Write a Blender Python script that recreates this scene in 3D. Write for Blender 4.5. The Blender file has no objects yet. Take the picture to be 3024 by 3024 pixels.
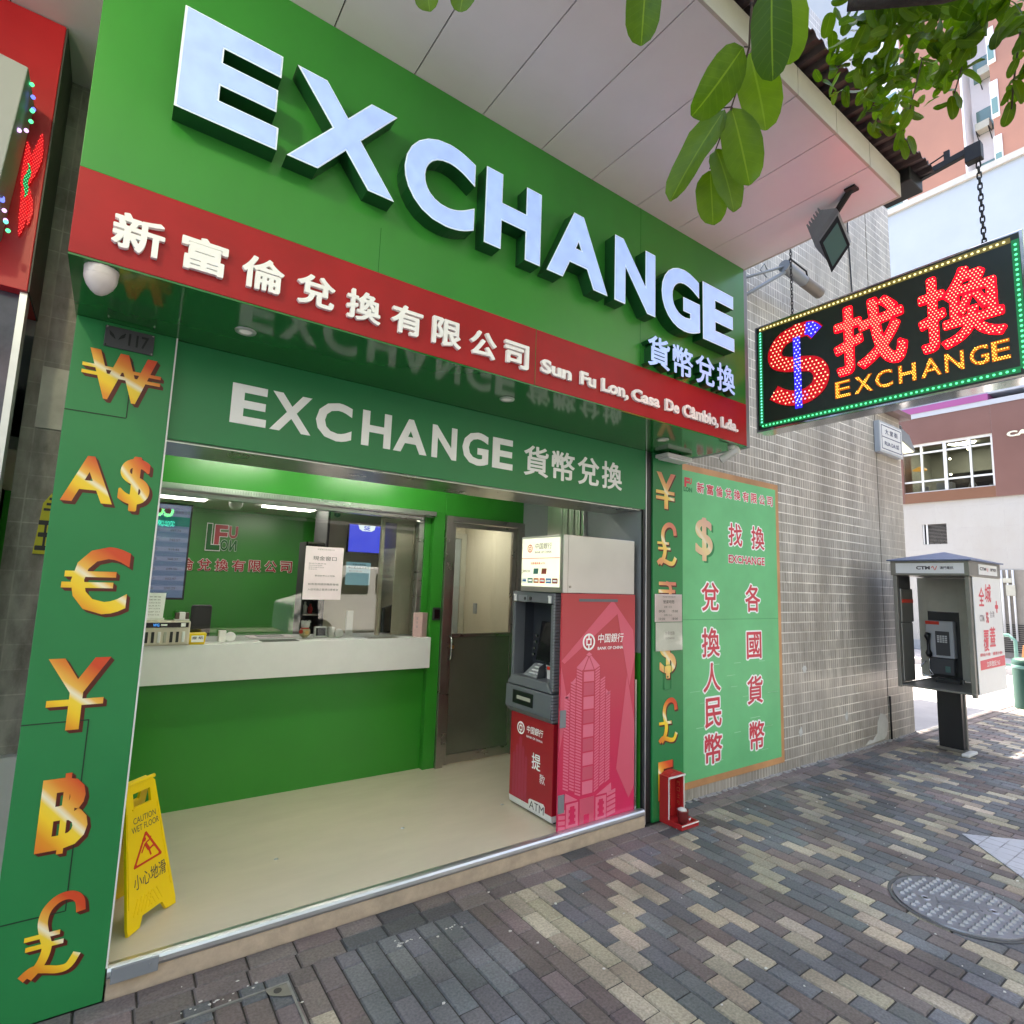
import bpy, bmesh, math, random
import numpy as np
from mathutils import Vector, Matrix
random.seed(7)
R = math.radians
sc = bpy.context.scene
COL = sc.collection

# ------------------------------------------------------------------ camera, sky, sun, exposure
cd = bpy.data.cameras.new('camera'); cam = bpy.data.objects.new('camera', cd); COL.objects.link(cam)
cd.sensor_width = 36; cd.sensor_height = 36; cd.sensor_fit = 'HORIZONTAL'; cd.lens = 19.8335
cd.clip_start = 0.05; cd.clip_end = 500
cam.matrix_world = Matrix(((0.81527084, -0.0991618, -0.57052643, 0.0),
                           (-0.57810976, -0.0823692, -0.81179087, 0.0),
                           (0.03350484, 0.99165632, -0.12447961, 1.7),
                           (0, 0, 0, 1)))
sc.camera = cam
SUN_EL, SUN_AZ = 60.0, 18.0            # azimuth measured from +y toward +x
world = bpy.data.worlds.new('World'); sc.world = world; world.use_nodes = True
wn = world.node_tree.nodes; wl = world.node_tree.links
sky = wn.new('ShaderNodeTexSky'); sky.sky_type = 'NISHITA'; sky.sun_disc = False
sky.sun_elevation = R(SUN_EL); sky.sun_rotation = R(SUN_AZ)
sky.air_density = 1.0; sky.dust_density = 2.5
bg = wn['Background']; bg.inputs['Strength'].default_value = 0.15
wl.new(sky.outputs['Color'], bg.inputs['Color'])
sd = bpy.data.lights.new('sun', 'SUN'); sun = bpy.data.objects.new('sun', sd); COL.objects.link(sun)
sd.energy = 4.5; sd.angle = R(0.5); sd.color = (1.0, 0.95, 0.87)
sv = Vector((math.sin(R(SUN_AZ)) * math.cos(R(SUN_EL)), math.cos(R(SUN_AZ)) * math.cos(R(SUN_EL)), math.sin(R(SUN_EL))))
sun.rotation_euler = sv.to_track_quat('Z', 'Y').to_euler()
sun.location = (0, 0, 40)
vs = sc.view_settings
vs.view_transform = 'Standard'; vs.look = 'None'; vs.gamma = 1.0; vs.exposure = 2.75; vs.use_curve_mapping = False
vs.use_white_balance = True; vs.white_balance_temperature = 7000; vs.white_balance_tint = 12
sc.render.engine = 'CYCLES'
sc.cycles.max_bounces = 8; sc.cycles.transparent_max_bounces = 24; sc.cycles.diffuse_bounces = 5
sc.cycles.sample_clamp_indirect = 6.0

# ------------------------------------------------------------------ materials
def mat(name, col, rough=0.5, metal=0.0, var=0.0, scale=8.0, emis=None, es=0.0, spec=0.5, bump=0.0, bscale=60.0, alpha=None, coat=0.0, stretch=None):
    m = bpy.data.materials.new(name); m.use_nodes = True
    nt = m.node_tree; b = nt.nodes['Principled BSDF']
    b.inputs['Base Color'].default_value = (*col, 1); b.inputs['Roughness'].default_value = rough
    b.inputs['Metallic'].default_value = metal; b.inputs['Specular IOR Level'].default_value = spec
    b.inputs['Coat Weight'].default_value = coat
    if emis:
        b.inputs['Emission Color'].default_value = (*emis, 1); b.inputs['Emission Strength'].default_value = es
    if var or bump:
        tc = nt.nodes.new('ShaderNodeTexCoord'); mp = nt.nodes.new('ShaderNodeMapping')
        nt.links.new(tc.outputs['Object'], mp.inputs['Vector'])
        if stretch: mp.inputs['Scale'].default_value = stretch
    if var:
        n = nt.nodes.new('ShaderNodeTexNoise'); n.inputs['Scale'].default_value = scale; n.inputs['Detail'].default_value = 6
        n.inputs['Roughness'].default_value = 0.6
        nt.links.new(mp.outputs['Vector'], n.inputs['Vector'])
        r = nt.nodes.new('ShaderNodeValToRGB')
        lo = tuple(max(0, c * (1 - var)) for c in col); hi = tuple(min(1, c * (1 + var)) for c in col)
        r.color_ramp.elements[0].position = 0.3; r.color_ramp.elements[1].position = 0.7
        r.color_ramp.elements[0].color = (*lo, 1); r.color_ramp.elements[1].color = (*hi, 1)
        nt.links.new(n.outputs['Fac'], r.inputs['Fac']); nt.links.new(r.outputs['Color'], b.inputs['Base Color'])
        mr = nt.nodes.new('ShaderNodeMapRange'); mr.inputs['To Min'].default_value = max(0.02, rough * 0.8); mr.inputs['To Max'].default_value = min(1, rough * 1.25)
        nt.links.new(n.outputs['Fac'], mr.inputs['Value']); nt.links.new(mr.outputs['Result'], b.inputs['Roughness'])
    if bump:
        n2 = nt.nodes.new('ShaderNodeTexNoise'); n2.inputs['Scale'].default_value = bscale; n2.inputs['Detail'].default_value = 4
        nt.links.new(mp.outputs['Vector'], n2.inputs['Vector'])
        bp = nt.nodes.new('ShaderNodeBump'); bp.inputs['Strength'].default_value = bump; bp.inputs['Distance'].default_value = 0.01
        nt.links.new(n2.outputs['Fac'], bp.inputs['Height']); nt.links.new(bp.outputs['Normal'], b.inputs['Normal'])
    return m

def emit(name, col, s):
    return mat(name, tuple(c * 0.5 for c in col), 0.5, emis=col, es=s)

def glass(name, tint=(0.93, 0.96, 0.94), f=0.10):
    m = bpy.data.materials.new(name); m.use_nodes = True; nt = m.node_tree; nt.nodes.clear()
    o = nt.nodes.new('ShaderNodeOutputMaterial'); t = nt.nodes.new('ShaderNodeBsdfTransparent'); g = nt.nodes.new('ShaderNodeBsdfGlossy')
    t.inputs['Color'].default_value = (*tint, 1); g.inputs['Roughness'].default_value = 0.0
    fr = nt.nodes.new('ShaderNodeFresnel'); fr.inputs['IOR'].default_value = 1.52
    ad = nt.nodes.new('ShaderNodeMath'); ad.operation = 'ADD'; ad.inputs[1].default_value = f
    mx = nt.nodes.new('ShaderNodeMixShader')
    nt.links.new(fr.outputs[0], ad.inputs[0]); nt.links.new(ad.outputs[0], mx.inputs[0])
    nt.links.new(t.outputs[0], mx.inputs[1]); nt.links.new(g.outputs[0], mx.inputs[2]); nt.links.new(mx.outputs[0], o.inputs[0])
    return m

def gold_mat(name, ang=0.0, fade=0.0):
    """printed vinyl: red-orange-yellow bands with one pale streak across the symbol"""
    m = bpy.data.materials.new(name); m.use_nodes = True; nt = m.node_tree; b = nt.nodes['Principled BSDF']
    tc = nt.nodes.new('ShaderNodeTexCoord'); sp = nt.nodes.new('ShaderNodeSeparateXYZ'); nt.links.new(tc.outputs['Generated'], sp.inputs[0])
    a = nt.nodes.new('ShaderNodeMath'); a.operation = 'MULTIPLY_ADD'; a.inputs[1].default_value = 0.45; 
    nt.links.new(sp.outputs['X'], a.inputs[0])
    mz = nt.nodes.new('ShaderNodeMath'); mz.operation = 'MULTIPLY'; mz.inputs[1].default_value = 0.75
    nt.links.new(sp.outputs['Z'], mz.inputs[0]); nt.links.new(mz.outputs[0], a.inputs[2])
    r = nt.nodes.new('ShaderNodeValToRGB'); e = r.color_ramp.elements
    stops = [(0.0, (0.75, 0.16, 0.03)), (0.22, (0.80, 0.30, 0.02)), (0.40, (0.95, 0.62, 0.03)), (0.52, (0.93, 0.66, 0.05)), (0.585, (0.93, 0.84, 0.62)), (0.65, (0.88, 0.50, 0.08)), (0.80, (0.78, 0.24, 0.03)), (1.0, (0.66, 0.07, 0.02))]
    while len(e) < len(stops): e.new(0.5)
    for k, (p, c) in enumerate(stops):
        e[k].position = p; c = tuple(c[i] * (1 - fade) + (0.75, 0.62, 0.5)[i] * fade for i in range(3)); e[k].color = (*c, 1)
    nt.links.new(a.outputs[0], r.inputs['Fac']); nt.links.new(r.outputs['Color'], b.inputs['Base Color'])
    b.inputs['Roughness'].default_value = 0.4
    return m

def tile_mat(name, w, h, c1, c2, mortar, msize, axis='XZ', stain=(0.1, 0.09, 0.07), stain_amt=0.5, sscale=1.2, hline=None, rough=0.35, soot=None, speck=0.55, streak=0):
    m = bpy.data.materials.new(name); m.use_nodes = True; nt = m.node_tree; b = nt.nodes['Principled BSDF']; L = nt.links.new
    tc = nt.nodes.new('ShaderNodeTexCoord'); sp = nt.nodes.new('ShaderNodeSeparateXYZ'); L(tc.outputs['Object'], sp.inputs[0])
    cb = nt.nodes.new('ShaderNodeCombineXYZ'); L(sp.outputs[axis[0]], cb.inputs['X']); L(sp.outputs[axis[1]], cb.inputs['Y'])
    br = nt.nodes.new('ShaderNodeTexBrick'); br.offset = 0.0; br.squash = 1.0
    br.inputs['Scale'].default_value = 1.0; br.inputs['Brick Width'].default_value = w; br.inputs['Row Height'].default_value = h
    br.inputs['Mortar Size'].default_value = msize; br.inputs['Mortar Smooth'].default_value = 0.1; br.inputs['Bias'].default_value = 0.0
    br.inputs['Color1'].default_value = (*c1, 1); br.inputs['Color2'].default_value = (*c2, 1); br.inputs['Mortar'].default_value = (*c1, 1)
    L(cb.outputs[0], br.inputs['Vector'])
    col = br.outputs['Color']
    def mixc(fac, a, bcol, blend='MIX'):
        mx = nt.nodes.new('ShaderNodeMix'); mx.data_type = 'RGBA'; mx.blend_type = blend
        L(fac, mx.inputs['Factor']); L(a, mx.inputs['A']); mx.inputs['B'].default_value = (*bcol, 1); return mx.outputs['Result']
    nv_ = nt.nodes.new('ShaderNodeTexNoise'); nv_.inputs['Scale'].default_value = 4.5; nv_.inputs['Detail'].default_value = 6; L(tc.outputs['Object'], nv_.inputs['Vector'])
    rv = nt.nodes.new('ShaderNodeValToRGB'); rv.color_ramp.elements[0].position = 0.42; rv.color_ramp.elements[1].position = 0.60; rv.color_ramp.elements[0].color = (0.18,) * 3 + (1,); L(nv_.outputs['Fac'], rv.inputs[0])
    mv = nt.nodes.new('ShaderNodeMath'); mv.operation = 'MULTIPLY'; L(br.outputs['Fac'], mv.inputs[0]); L(rv.outputs['Color'], mv.inputs[1])
    col = mixc(mv.outputs[0], col, mortar)
    if streak:
        mps = nt.nodes.new('ShaderNodeMapping'); mps.inputs['Scale'].default_value = (7, 7, .35); L(tc.outputs['Object'], mps.inputs[0])
        ns = nt.nodes.new('ShaderNodeTexNoise'); ns.inputs['Scale'].default_value = 1.0; ns.inputs['Detail'].default_value = 7; L(mps.outputs[0], ns.inputs['Vector'])
        rs = nt.nodes.new('ShaderNodeMapRange'); rs.inputs['From Min'].default_value = .3; rs.inputs['From Max'].default_value = .7; rs.inputs['To Min'].default_value = 1 - streak; rs.inputs['To Max'].default_value = 1 + streak * .6; L(ns.outputs['Fac'], rs.inputs[0])
        vm = nt.nodes.new('ShaderNodeVectorMath'); vm.operation = 'SCALE'; L(col, vm.inputs[0]); L(rs.outputs[0], vm.inputs['Scale']); col = vm.outputs[0]
    if hline:
        b2 = nt.nodes.new('ShaderNodeTexBrick'); b2.offset = 0.0
        b2.inputs['Scale'].default_value = 1.0; b2.inputs['Brick Width'].default_value = 500; b2.inputs['Row Height'].default_value = h
        b2.inputs['Mortar Size'].default_value = msize * 1.15; b2.inputs['Mortar Smooth'].default_value = 0.2
        mp = nt.nodes.new('ShaderNodeMapping'); mp.inputs['Location'].default_value = (250, 0, 0); L(cb.outputs[0], mp.inputs[0]); L(mp.outputs[0], b2.inputs['Vector'])
        nz = nt.nodes.new('ShaderNodeTexNoise'); nz.inputs['Scale'].default_value = 0.9; nz.inputs['Detail'].default_value = 3; L(tc.outputs['Object'], nz.inputs['Vector'])
        rr = nt.nodes.new('ShaderNodeValToRGB'); rr.color_ramp.elements[0].position = 0.38; rr.color_ramp.elements[1].position = 0.56; L(nz.outputs['Fac'], rr.inputs[0])
        mm = nt.nodes.new('ShaderNodeMath'); mm.operation = 'MULTIPLY'; L(b2.outputs['Fac'], mm.inputs[0]); L(rr.outputs['Color'], mm.inputs[1])
        col = mixc(mm.outputs[0], col, hline)
    mp2 = nt.nodes.new('ShaderNodeMapping'); mp2.inputs['Scale'].default_value = (1.0, 1.0, 0.45); L(tc.outputs['Object'], mp2.inputs[0])
    n1 = nt.nodes.new('ShaderNodeTexNoise'); n1.inputs['Scale'].default_value = sscale; n1.inputs['Detail'].default_value = 9; n1.inputs['Roughness'].default_value = 0.65; L(mp2.outputs[0], n1.inputs['Vector'])
    r1 = nt.nodes.new('ShaderNodeValToRGB'); r1.color_ramp.elements[0].position = 0.42; r1.color_ramp.elements[1].position = 0.72; r1.color_ramp.elements[1].color = (stain_amt,) * 3 + (1,); L(n1.outputs['Fac'], r1.inputs[0])
    col = mixc(r1.outputs['Color'], col, stain)
    n3 = nt.nodes.new('ShaderNodeTexNoise'); n3.inputs['Scale'].default_value = 14; n3.inputs['Detail'].default_value = 5
    mp3 = nt.nodes.new('ShaderNodeMapping'); mp3.inputs['Scale'].default_value = (1.6, 1.0, 0.5); L(tc.outputs['Object'], mp3.inputs[0]); L(mp3.outputs[0], n3.inputs['Vector'])
    r3 = nt.nodes.new('ShaderNodeValToRGB'); r3.color_ramp.elements[0].position = 0.60; r3.color_ramp.elements[1].position = 0.70; r3.color_ramp.elements[1].color = (speck,) * 3 + (1,); L(n3.outputs['Fac'], r3.inputs[0])
    col = mixc(r3.outputs['Color'], col, tuple(c * 0.45 for c in c1))
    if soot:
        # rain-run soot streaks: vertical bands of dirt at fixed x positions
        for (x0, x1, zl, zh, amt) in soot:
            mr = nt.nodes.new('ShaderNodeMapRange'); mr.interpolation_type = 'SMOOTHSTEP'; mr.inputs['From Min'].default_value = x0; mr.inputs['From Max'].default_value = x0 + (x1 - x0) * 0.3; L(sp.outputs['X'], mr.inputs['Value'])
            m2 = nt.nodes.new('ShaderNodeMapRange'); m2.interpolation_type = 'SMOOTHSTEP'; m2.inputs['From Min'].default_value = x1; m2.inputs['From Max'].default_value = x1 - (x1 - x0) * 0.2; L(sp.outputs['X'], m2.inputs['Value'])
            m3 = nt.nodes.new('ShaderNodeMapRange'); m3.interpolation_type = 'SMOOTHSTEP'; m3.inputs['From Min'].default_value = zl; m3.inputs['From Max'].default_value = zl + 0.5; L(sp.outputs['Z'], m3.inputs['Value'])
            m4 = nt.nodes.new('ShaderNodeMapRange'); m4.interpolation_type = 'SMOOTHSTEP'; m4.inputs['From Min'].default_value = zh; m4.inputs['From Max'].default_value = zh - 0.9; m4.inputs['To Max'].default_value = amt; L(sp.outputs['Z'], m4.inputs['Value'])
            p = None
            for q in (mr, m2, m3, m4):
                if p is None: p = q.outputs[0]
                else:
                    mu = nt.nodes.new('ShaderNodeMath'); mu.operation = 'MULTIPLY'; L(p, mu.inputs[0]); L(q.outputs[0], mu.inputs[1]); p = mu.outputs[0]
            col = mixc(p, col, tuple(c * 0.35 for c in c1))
    L(col, b.inputs['Base Color']); b.inputs['Roughness'].default_value = rough
    bp = nt.nodes.new('ShaderNodeBump'); bp.invert = True; bp.inputs['Strength'].default_value = 0.35; bp.inputs['Distance'].default_value = 0.004
    L(br.outputs['Fac'], bp.inputs['Height']); L(bp.outputs['Normal'], b.inputs['Normal'])
    return m

M = {}
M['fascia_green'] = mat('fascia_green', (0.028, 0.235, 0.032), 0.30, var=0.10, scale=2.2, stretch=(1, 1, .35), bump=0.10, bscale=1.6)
M['soffit_green'] = mat('soffit_green', (0.012, 0.15, 0.03), 0.10, var=0.04, scale=3)  # darker than the fascia green: the underside's shade is put into the colour
M['pillar_green'] = mat('pillar_green', (0.014, 0.21, 0.06), 0.35, var=0.06, scale=2)
M['board_green'] = mat('board_green', (0.014, 0.20, 0.065), 0.38, var=0.05, scale=3)
M['inner_green'] = mat('inner_green', (0.022, 0.24, 0.022), 0.3, var=0.05, scale=2)
M['poster_green'] = mat('poster_green', (0.135, 0.50, 0.21), 0.42, var=0.09, scale=2.5)
M['poster_border'] = mat('poster_border', (0.50, 0.25, 0.11), 0.5, var=0.25, scale=2.0)
M['red_band'] = mat('red_band', (0.36, 0.012, 0.016), 0.42, var=0.12, scale=4, spec=0.3)
M['neighbour_red'] = mat('neighbour_red', (0.55, 0.012, 0.022), 0.4, var=0.08, scale=4)
M['letter_face'] = mat('letter_face', (0.22, 0.25, 0.30), 0.4, emis=(0.30, 0.50, 1.0), es=0.125, var=0.02)
_nt = M['letter_face'].node_tree; _n = _nt.nodes.new('ShaderNodeTexNoise'); _n.inputs['Scale'].default_value = 16; _tc = _nt.nodes.new('ShaderNodeTexCoord'); _nt.links.new(_tc.outputs['Object'], _n.inputs['Vector'])   # uneven LED modules behind the face
_mr = _nt.nodes.new('ShaderNodeMapRange'); _mr.inputs['From Min'].default_value = .3; _mr.inputs['From Max'].default_value = .7; _mr.inputs['To Min'].default_value = .12; _mr.inputs['To Max'].default_value = .155; _nt.links.new(_n.outputs['Fac'], _mr.inputs[0]); _nt.links.new(_mr.outputs[0], _nt.nodes['Principled BSDF'].inputs['Emission Strength'])
M['letter_rim'] = mat('letter_rim', (0.62, 0.70, 0.78), 0.3, emis=(0.6, 0.8, 1.0), es=0.05)
M['letter_side'] = mat('letter_side', (0.006, 0.075, 0.02), 0.3)
M['white_letter'] = mat('white_letter', (0.90, 0.90, 0.90), 0.35, var=0.04)
M['white_vinyl'] = mat('white_vinyl', (0.92, 0.92, 0.92), 0.45, var=0.05)
M['dark_red'] = mat('dark_red', (0.40, 0.025, 0.03), 0.4)
M['poster_red'] = mat('poster_red', (0.62, 0.05, 0.075), 0.45, var=0.08)
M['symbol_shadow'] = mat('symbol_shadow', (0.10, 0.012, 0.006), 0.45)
M['gold'] = gold_mat('gold_print'); M['gold_faded'] = gold_mat('gold_print_faded', fade=0.25)
M['steel'] = mat('steel', (0.56, 0.56, 0.55), 0.28, 1.0, var=0.12, scale=3, stretch=(1, 1, 6))
M['steel_panel'] = mat('steel_panel', (0.60, 0.59, 0.58), 0.30, 1.0, var=0.06, scale=2)
M['dark_steel'] = mat('dark_steel', (0.36, 0.34, 0.315), 0.28, 0.9, var=0.1, scale=4)
M['alu'] = mat('aluminium', (0.62, 0.63, 0.66), 0.32, 0.85, var=0.06, scale=10, stretch=(0.2, 1, 1))
M['grey_paint'] = mat('grey_paint', (0.21, 0.225, 0.25), 0.42, var=0.05)
M['wall_grey'] = mat('wall_grey', (0.24, 0.26, 0.28), 0.45, var=0.04)
M['black'] = mat('black_plastic', (0.012, 0.012, 0.014), 0.35)
M['soft_black'] = mat('soft_black', (0.02, 0.02, 0.022), 0.6)
M['white_plastic'] = mat('white_plastic', (0.72, 0.71, 0.69), 0.4)
M['white_laminate'] = mat('white_laminate', (0.74, 0.745, 0.76), 0.35, var=0.03)
M['beige_wall'] = mat('beige_wall', (0.52, 0.47, 0.37), 0.7, var=0.04, bump=0.05)
M['ceiling_white'] = mat('ceiling_white', (0.62, 0.60, 0.56), 0.8)
M['paper'] = mat('paper', (0.92, 0.79, 0.85), 0.55, var=0.05, scale=5)
M['paper_white'] = mat('paper_white', (0.86, 0.86, 0.86), 0.55, var=0.04, scale=5)
M['ink'] = mat('ink', (0.06, 0.05, 0.06), 0.6)
M['ink_soft'] = mat('ink_soft', (0.30, 0.27, 0.29), 0.6)
M['yellow_sign'] = mat('yellow_plastic', (0.90, 0.63, 0.004), 0.38, var=0.04, scale=6)
M['sign_red'] = mat('sign_red', (0.62, 0.03, 0.01), 0.45)
M['stone_step'] = mat('stone_step', (0.46, 0.36, 0.27), 0.7, var=0.18, scale=12, bump=0.15)
M['atm_red'] = mat('atm_red', (0.46, 0.035, 0.055), 0.30)
_nt = M['atm_red'].node_tree; _tc = _nt.nodes.new('ShaderNodeTexCoord'); _sp = _nt.nodes.new('ShaderNodeSeparateXYZ'); _cr = _nt.nodes.new('ShaderNodeValToRGB')   # printed colour blend of the vinyl
_nt.links.new(_tc.outputs['Generated'], _sp.inputs[0]); _nt.links.new(_sp.outputs['Z'], _cr.inputs[0]); _nt.links.new(_cr.outputs['Color'], _nt.nodes['Principled BSDF'].inputs['Base Color'])
_cr.color_ramp.elements[0].color = (0.66, 0.022, 0.105, 1); _cr.color_ramp.elements[1].color = (0.46, 0.05, 0.055, 1)
M['atm_front_red'] = mat('atm_front_red', (0.36, 0.012, 0.025), 0.32)
M['atm_pink'] = mat('atm_pink', (0.74, 0.16, 0.25), 0.32)
M['atm_pink2'] = mat('atm_pink_soft', (0.66, 0.10, 0.16), 0.32)
M['atm_darkpink'] = mat('atm_darkpink', (0.40, 0.03, 0.07), 0.34)
M['atm_towerfront'] = mat('atm_tower_front', (0.60, 0.09, 0.15), 0.32)
M['atm_grey'] = mat('atm_grey', (0.12, 0.13, 0.145), 0.42, var=0.05)
M['atm_grey_light'] = mat('atm_grey_light', (0.20, 0.21, 0.23), 0.42)
M['atm_cavity'] = mat('atm_cavity', (0.035, 0.04, 0.05), 0.4)
M['screen_off'] = mat('screen_off', (0.006, 0.006, 0.008), 0.12)
M['lightbox'] = mat('lightbox', (0.8, 0.8, 0.65), 0.5, emis=(0.88, 0.92, 0.62), es=0.12)
M['concrete_lip'] = mat('concrete_lip', (0.52, 0.47, 0.40), 0.6, var=0.08, scale=4)
M['canopy_panel'] = mat('canopy_panel', (0.78, 0.725, 0.745), 0.32, var=0.03, scale=3)
M['canopy_gap'] = mat('canopy_gap', (0.03, 0.025, 0.03), 0.8)
M['rusty_sheet'] = mat('rusty_sheet', (0.075, 0.052, 0.05), 0.55, 0.3, var=0.35, scale=14)
M['black_iron'] = mat('black_iron', (0.018, 0.017, 0.018), 0.5, 0.4, var=0.2, scale=20)
M['dome_white'] = mat('dome_white', (0.62, 0.56, 0.55), 0.4)
M['floor'] = mat('floor_vinyl', (0.63, 0.55, 0.43), 0.24, var=0.045, scale=2.6, stretch=(0.9, 2.6, 1), bump=0.02, bscale=40)
M['tv_screen'] = mat('tv_screen', (0.1, 0.12, 0.16), 0.15, emis=(0.20, 0.32, 0.62), es=0.045)
M['tv_row'] = mat('tv_row', (0.1, 0.12, 0.16), 0.15, emis=(0.36, 0.42, 0.70), es=0.055)
M['tv_teal'] = mat('tv_teal', (0.02, 0.1, 0.1), 0.2, emis=(0.0, 0.16, 0.14), es=0.09)
M['blue_screen'] = mat('blue_screen', (0.05, 0.06, 0.3), 0.2, emis=(0.08, 0.11, 0.95), es=0.13)
M['panel_light'] = emit('panel_light', (1.0, 0.98, 0.93), 3.2)
M['tube_light'] = emit('tube_light', (1.0, 1.0, 0.94), 17.0)
M['downlight_lens'] = mat('downlight_lens', (0.75, 0.75, 0.72), 0.15, emis=(1, 0.98, 0.9), es=0.02)
M['downlight_ring'] = mat('downlight_ring', (0.42, 0.46, 0.42), 0.3, 0.6)
M['glass'] = glass('window_glass', (0.95, 0.97, 0.95), 0.0)
M['door_glass'] = glass('door_glass', (0.90, 0.94, 0.92), 0.0)
M['far_glass'] = glass('far_glass', (0.80, 0.84, 0.82), 0.0)
M['lamp_glass'] = mat('lamp_glass', (0.10, 0.19, 0.17), 0.08, spec=0.8)
M['led_red'] = emit('led_red', (1.0, 0.0, 0.006), .8)
M['led_red_dot'] = emit('led_red_dot', (1.0, 0.42, 0.24), .6)
M['led_red_dim'] = emit('led_red_dim', (0.55, 0.0, 0.01), 0.13)
M['led_blue'] = emit('led_blue', (0.03, 0.02, 0.9), 0.2)
M['led_blue_dot'] = emit('led_blue_dot', (0.35, 0.4, 1.0), 0.45)
M['led_amber'] = emit('led_amber', (0.75, 0.17, 0.0), 0.09)
M['led_amber_dot'] = emit('led_amber_dot', (1.0, 0.6, 0.08), 0.6)
M['led_green'] = emit('led_green', (0.08, 1.0, 0.38), 0.28)
M['led_green_base'] = emit('led_green_base', (0.0, 0.30, 0.09), 0.06)
M['led_yellow'] = emit('led_yellow', (1.0, 0.9, 0.38), 0.28)
M['led_yellow_base'] = emit('led_yellow_base', (0.25, 0.20, 0.04), 0.07)
M['led_teal'] = emit('led_teal', (0.15, 0.95, 0.70), 0.25)
M['led_violet'] = emit('led_violet', (0.7, 0.45, 1.0), 0.3)
M['led_panel'] = mat('led_panel', (0.009, 0.020, 0.013), 0.4)
M['chrome'] = mat('chrome', (0.62, 0.62, 0.63), 0.12, 1.0, var=0.1, scale=2)
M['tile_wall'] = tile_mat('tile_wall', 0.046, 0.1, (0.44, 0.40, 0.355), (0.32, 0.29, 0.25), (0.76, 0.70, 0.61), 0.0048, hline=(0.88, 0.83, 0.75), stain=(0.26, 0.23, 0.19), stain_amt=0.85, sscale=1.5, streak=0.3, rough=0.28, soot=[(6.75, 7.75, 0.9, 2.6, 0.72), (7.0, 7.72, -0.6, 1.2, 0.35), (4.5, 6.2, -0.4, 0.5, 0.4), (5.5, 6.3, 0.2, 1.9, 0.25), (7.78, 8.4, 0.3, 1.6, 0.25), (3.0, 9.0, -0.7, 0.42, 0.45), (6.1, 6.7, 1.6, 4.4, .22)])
M['dirty_tile'] = tile_mat('dirty_tile', 0.12, 0.112, (0.55, 0.54, 0.49), (0.46, 0.45, 0.41), (0.75, 0.73, 0.68), 0.003, stain=(0.05, 0.042, 0.03), stain_amt=0.97, sscale=5.5, streak=.45)
M['far_white'] = tile_mat('far_white_wall', 1.6, 0.62, (0.40, 0.39, 0.365), (0.37, 0.36, 0.34), (0.36, 0.35, 0.33), 0.01, axis='YZ', stain=(0.32, 0.29, 0.24), stain_amt=0.55, sscale=0.6, rough=0.8, speck=0.08)
M['far_brown'] = mat('far_brown', (0.165, 0.085, 0.070), 0.35, var=0.10, scale=0.5)
M['far_brown_dark'] = mat('far_brown_dark', (0.17, 0.08, 0.045), 0.4, var=0.08, scale=0.5)
M['far_pale'] = mat('far_pale', (0.40, 0.42, 0.45), 0.6, var=0.04, scale=1)
M['tower_pink'] = mat('tower_pink', (0.30, 0.145, 0.105), 0.8, var=0.10, scale=0.35)
M['tower_white'] = mat('tower_white', (0.68, 0.66, 0.68), 0.7, var=0.05, scale=1)
M['magenta'] = mat('magenta_strip', (0.30, 0.08, 0.22), 0.4)
M['win_frame'] = mat('white_frame', (0.62, 0.63, 0.62), 0.45)
M['dark_room'] = mat('dark_room', (0.30, 0.31, 0.27), 0.7, var=0.2, scale=1)
M['bark'] = mat('bark', (0.05, 0.04, 0.035), 0.9, var=0.3, scale=12, bump=0.5)
M['twig'] = mat('twig', (0.07, 0.045, 0.03), 0.7)
M['booth_steel'] = mat('booth_steel', (0.23, 0.22, 0.20), 0.4, 0.7, var=0.12, scale=5)
M['booth_white'] = mat('booth_white', (0.66, 0.66, 0.66), 0.4, var=0.03)
M['booth_beige'] = mat('booth_beige', (0.42, 0.41, 0.34), 0.45, var=0.08)
M['booth_roof'] = mat('booth_roof', (0.12, 0.15, 0.24), 0.45, var=0.1)
M['booth_dark'] = mat('booth_dark', (0.06, 0.06, 0.065), 0.5)
M['cast_iron'] = mat('cast_iron', (0.34, 0.35, 0.39), 0.36, 0.7, var=0.18, scale=9)
M['bollard_green'] = mat('bollard_green', (0.010, 0.065, 0.045), 0.45, var=0.1)
M['rail_green'] = mat('rail_green', (0.16, 0.33, 0.28), 0.45)
M['asphalt'] = mat('asphalt', (0.10, 0.10, 0.10), 0.9, var=0.2, scale=3, bump=0.2)
M['pale_paving'] = mat('pale_paving', (0.34, 0.33, 0.33), 0.8, var=0.12, scale=2)
M['litter'] = mat('litter', (0.62, 0.60, 0.56), 0.7)
M['ash'] = mat('ash', (0.30, 0.29, 0.28), 0.9)
M['white_tile'] = tile_mat('white_paving_tile', 0.1, 0.1, (0.50, 0.51, 0.57), (0.46, 0.47, 0.53), (0.16, 0.16, 0.19), 0.004, axis='XY', stain=(0.35, 0.35, 0.38), stain_amt=0.4)
M['shrine_red'] = mat('shrine_red', (0.42, 0.02, 0.022), 0.35, var=0.1)
M['brass'] = mat('brass', (0.55, 0.36, 0.14), 0.3, 0.9)
M['skin'] = mat('skin', (0.48, 0.28, 0.20), 0.55)
M['hair'] = mat('hair', (0.015, 0.012, 0.010), 0.5)
M['cloth_dark'] = mat('cloth_dark', (0.05, 0.045, 0.06), 0.85)
M['cloth_olive'] = mat('cloth_olive', (0.17, 0.18, 0.14), 0.85)
M['orange_bag'] = mat('orange_bag', (0.55, 0.22, 0.08), 0.7)
M['poster_line'] = mat('poster_line', (0.30, 0.62, 0.36), 0.5)
M['opp_wall'] = mat('opposite_wall', (0.27, 0.25, 0.22), 0.8, var=0.1, scale=0.7)
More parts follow.
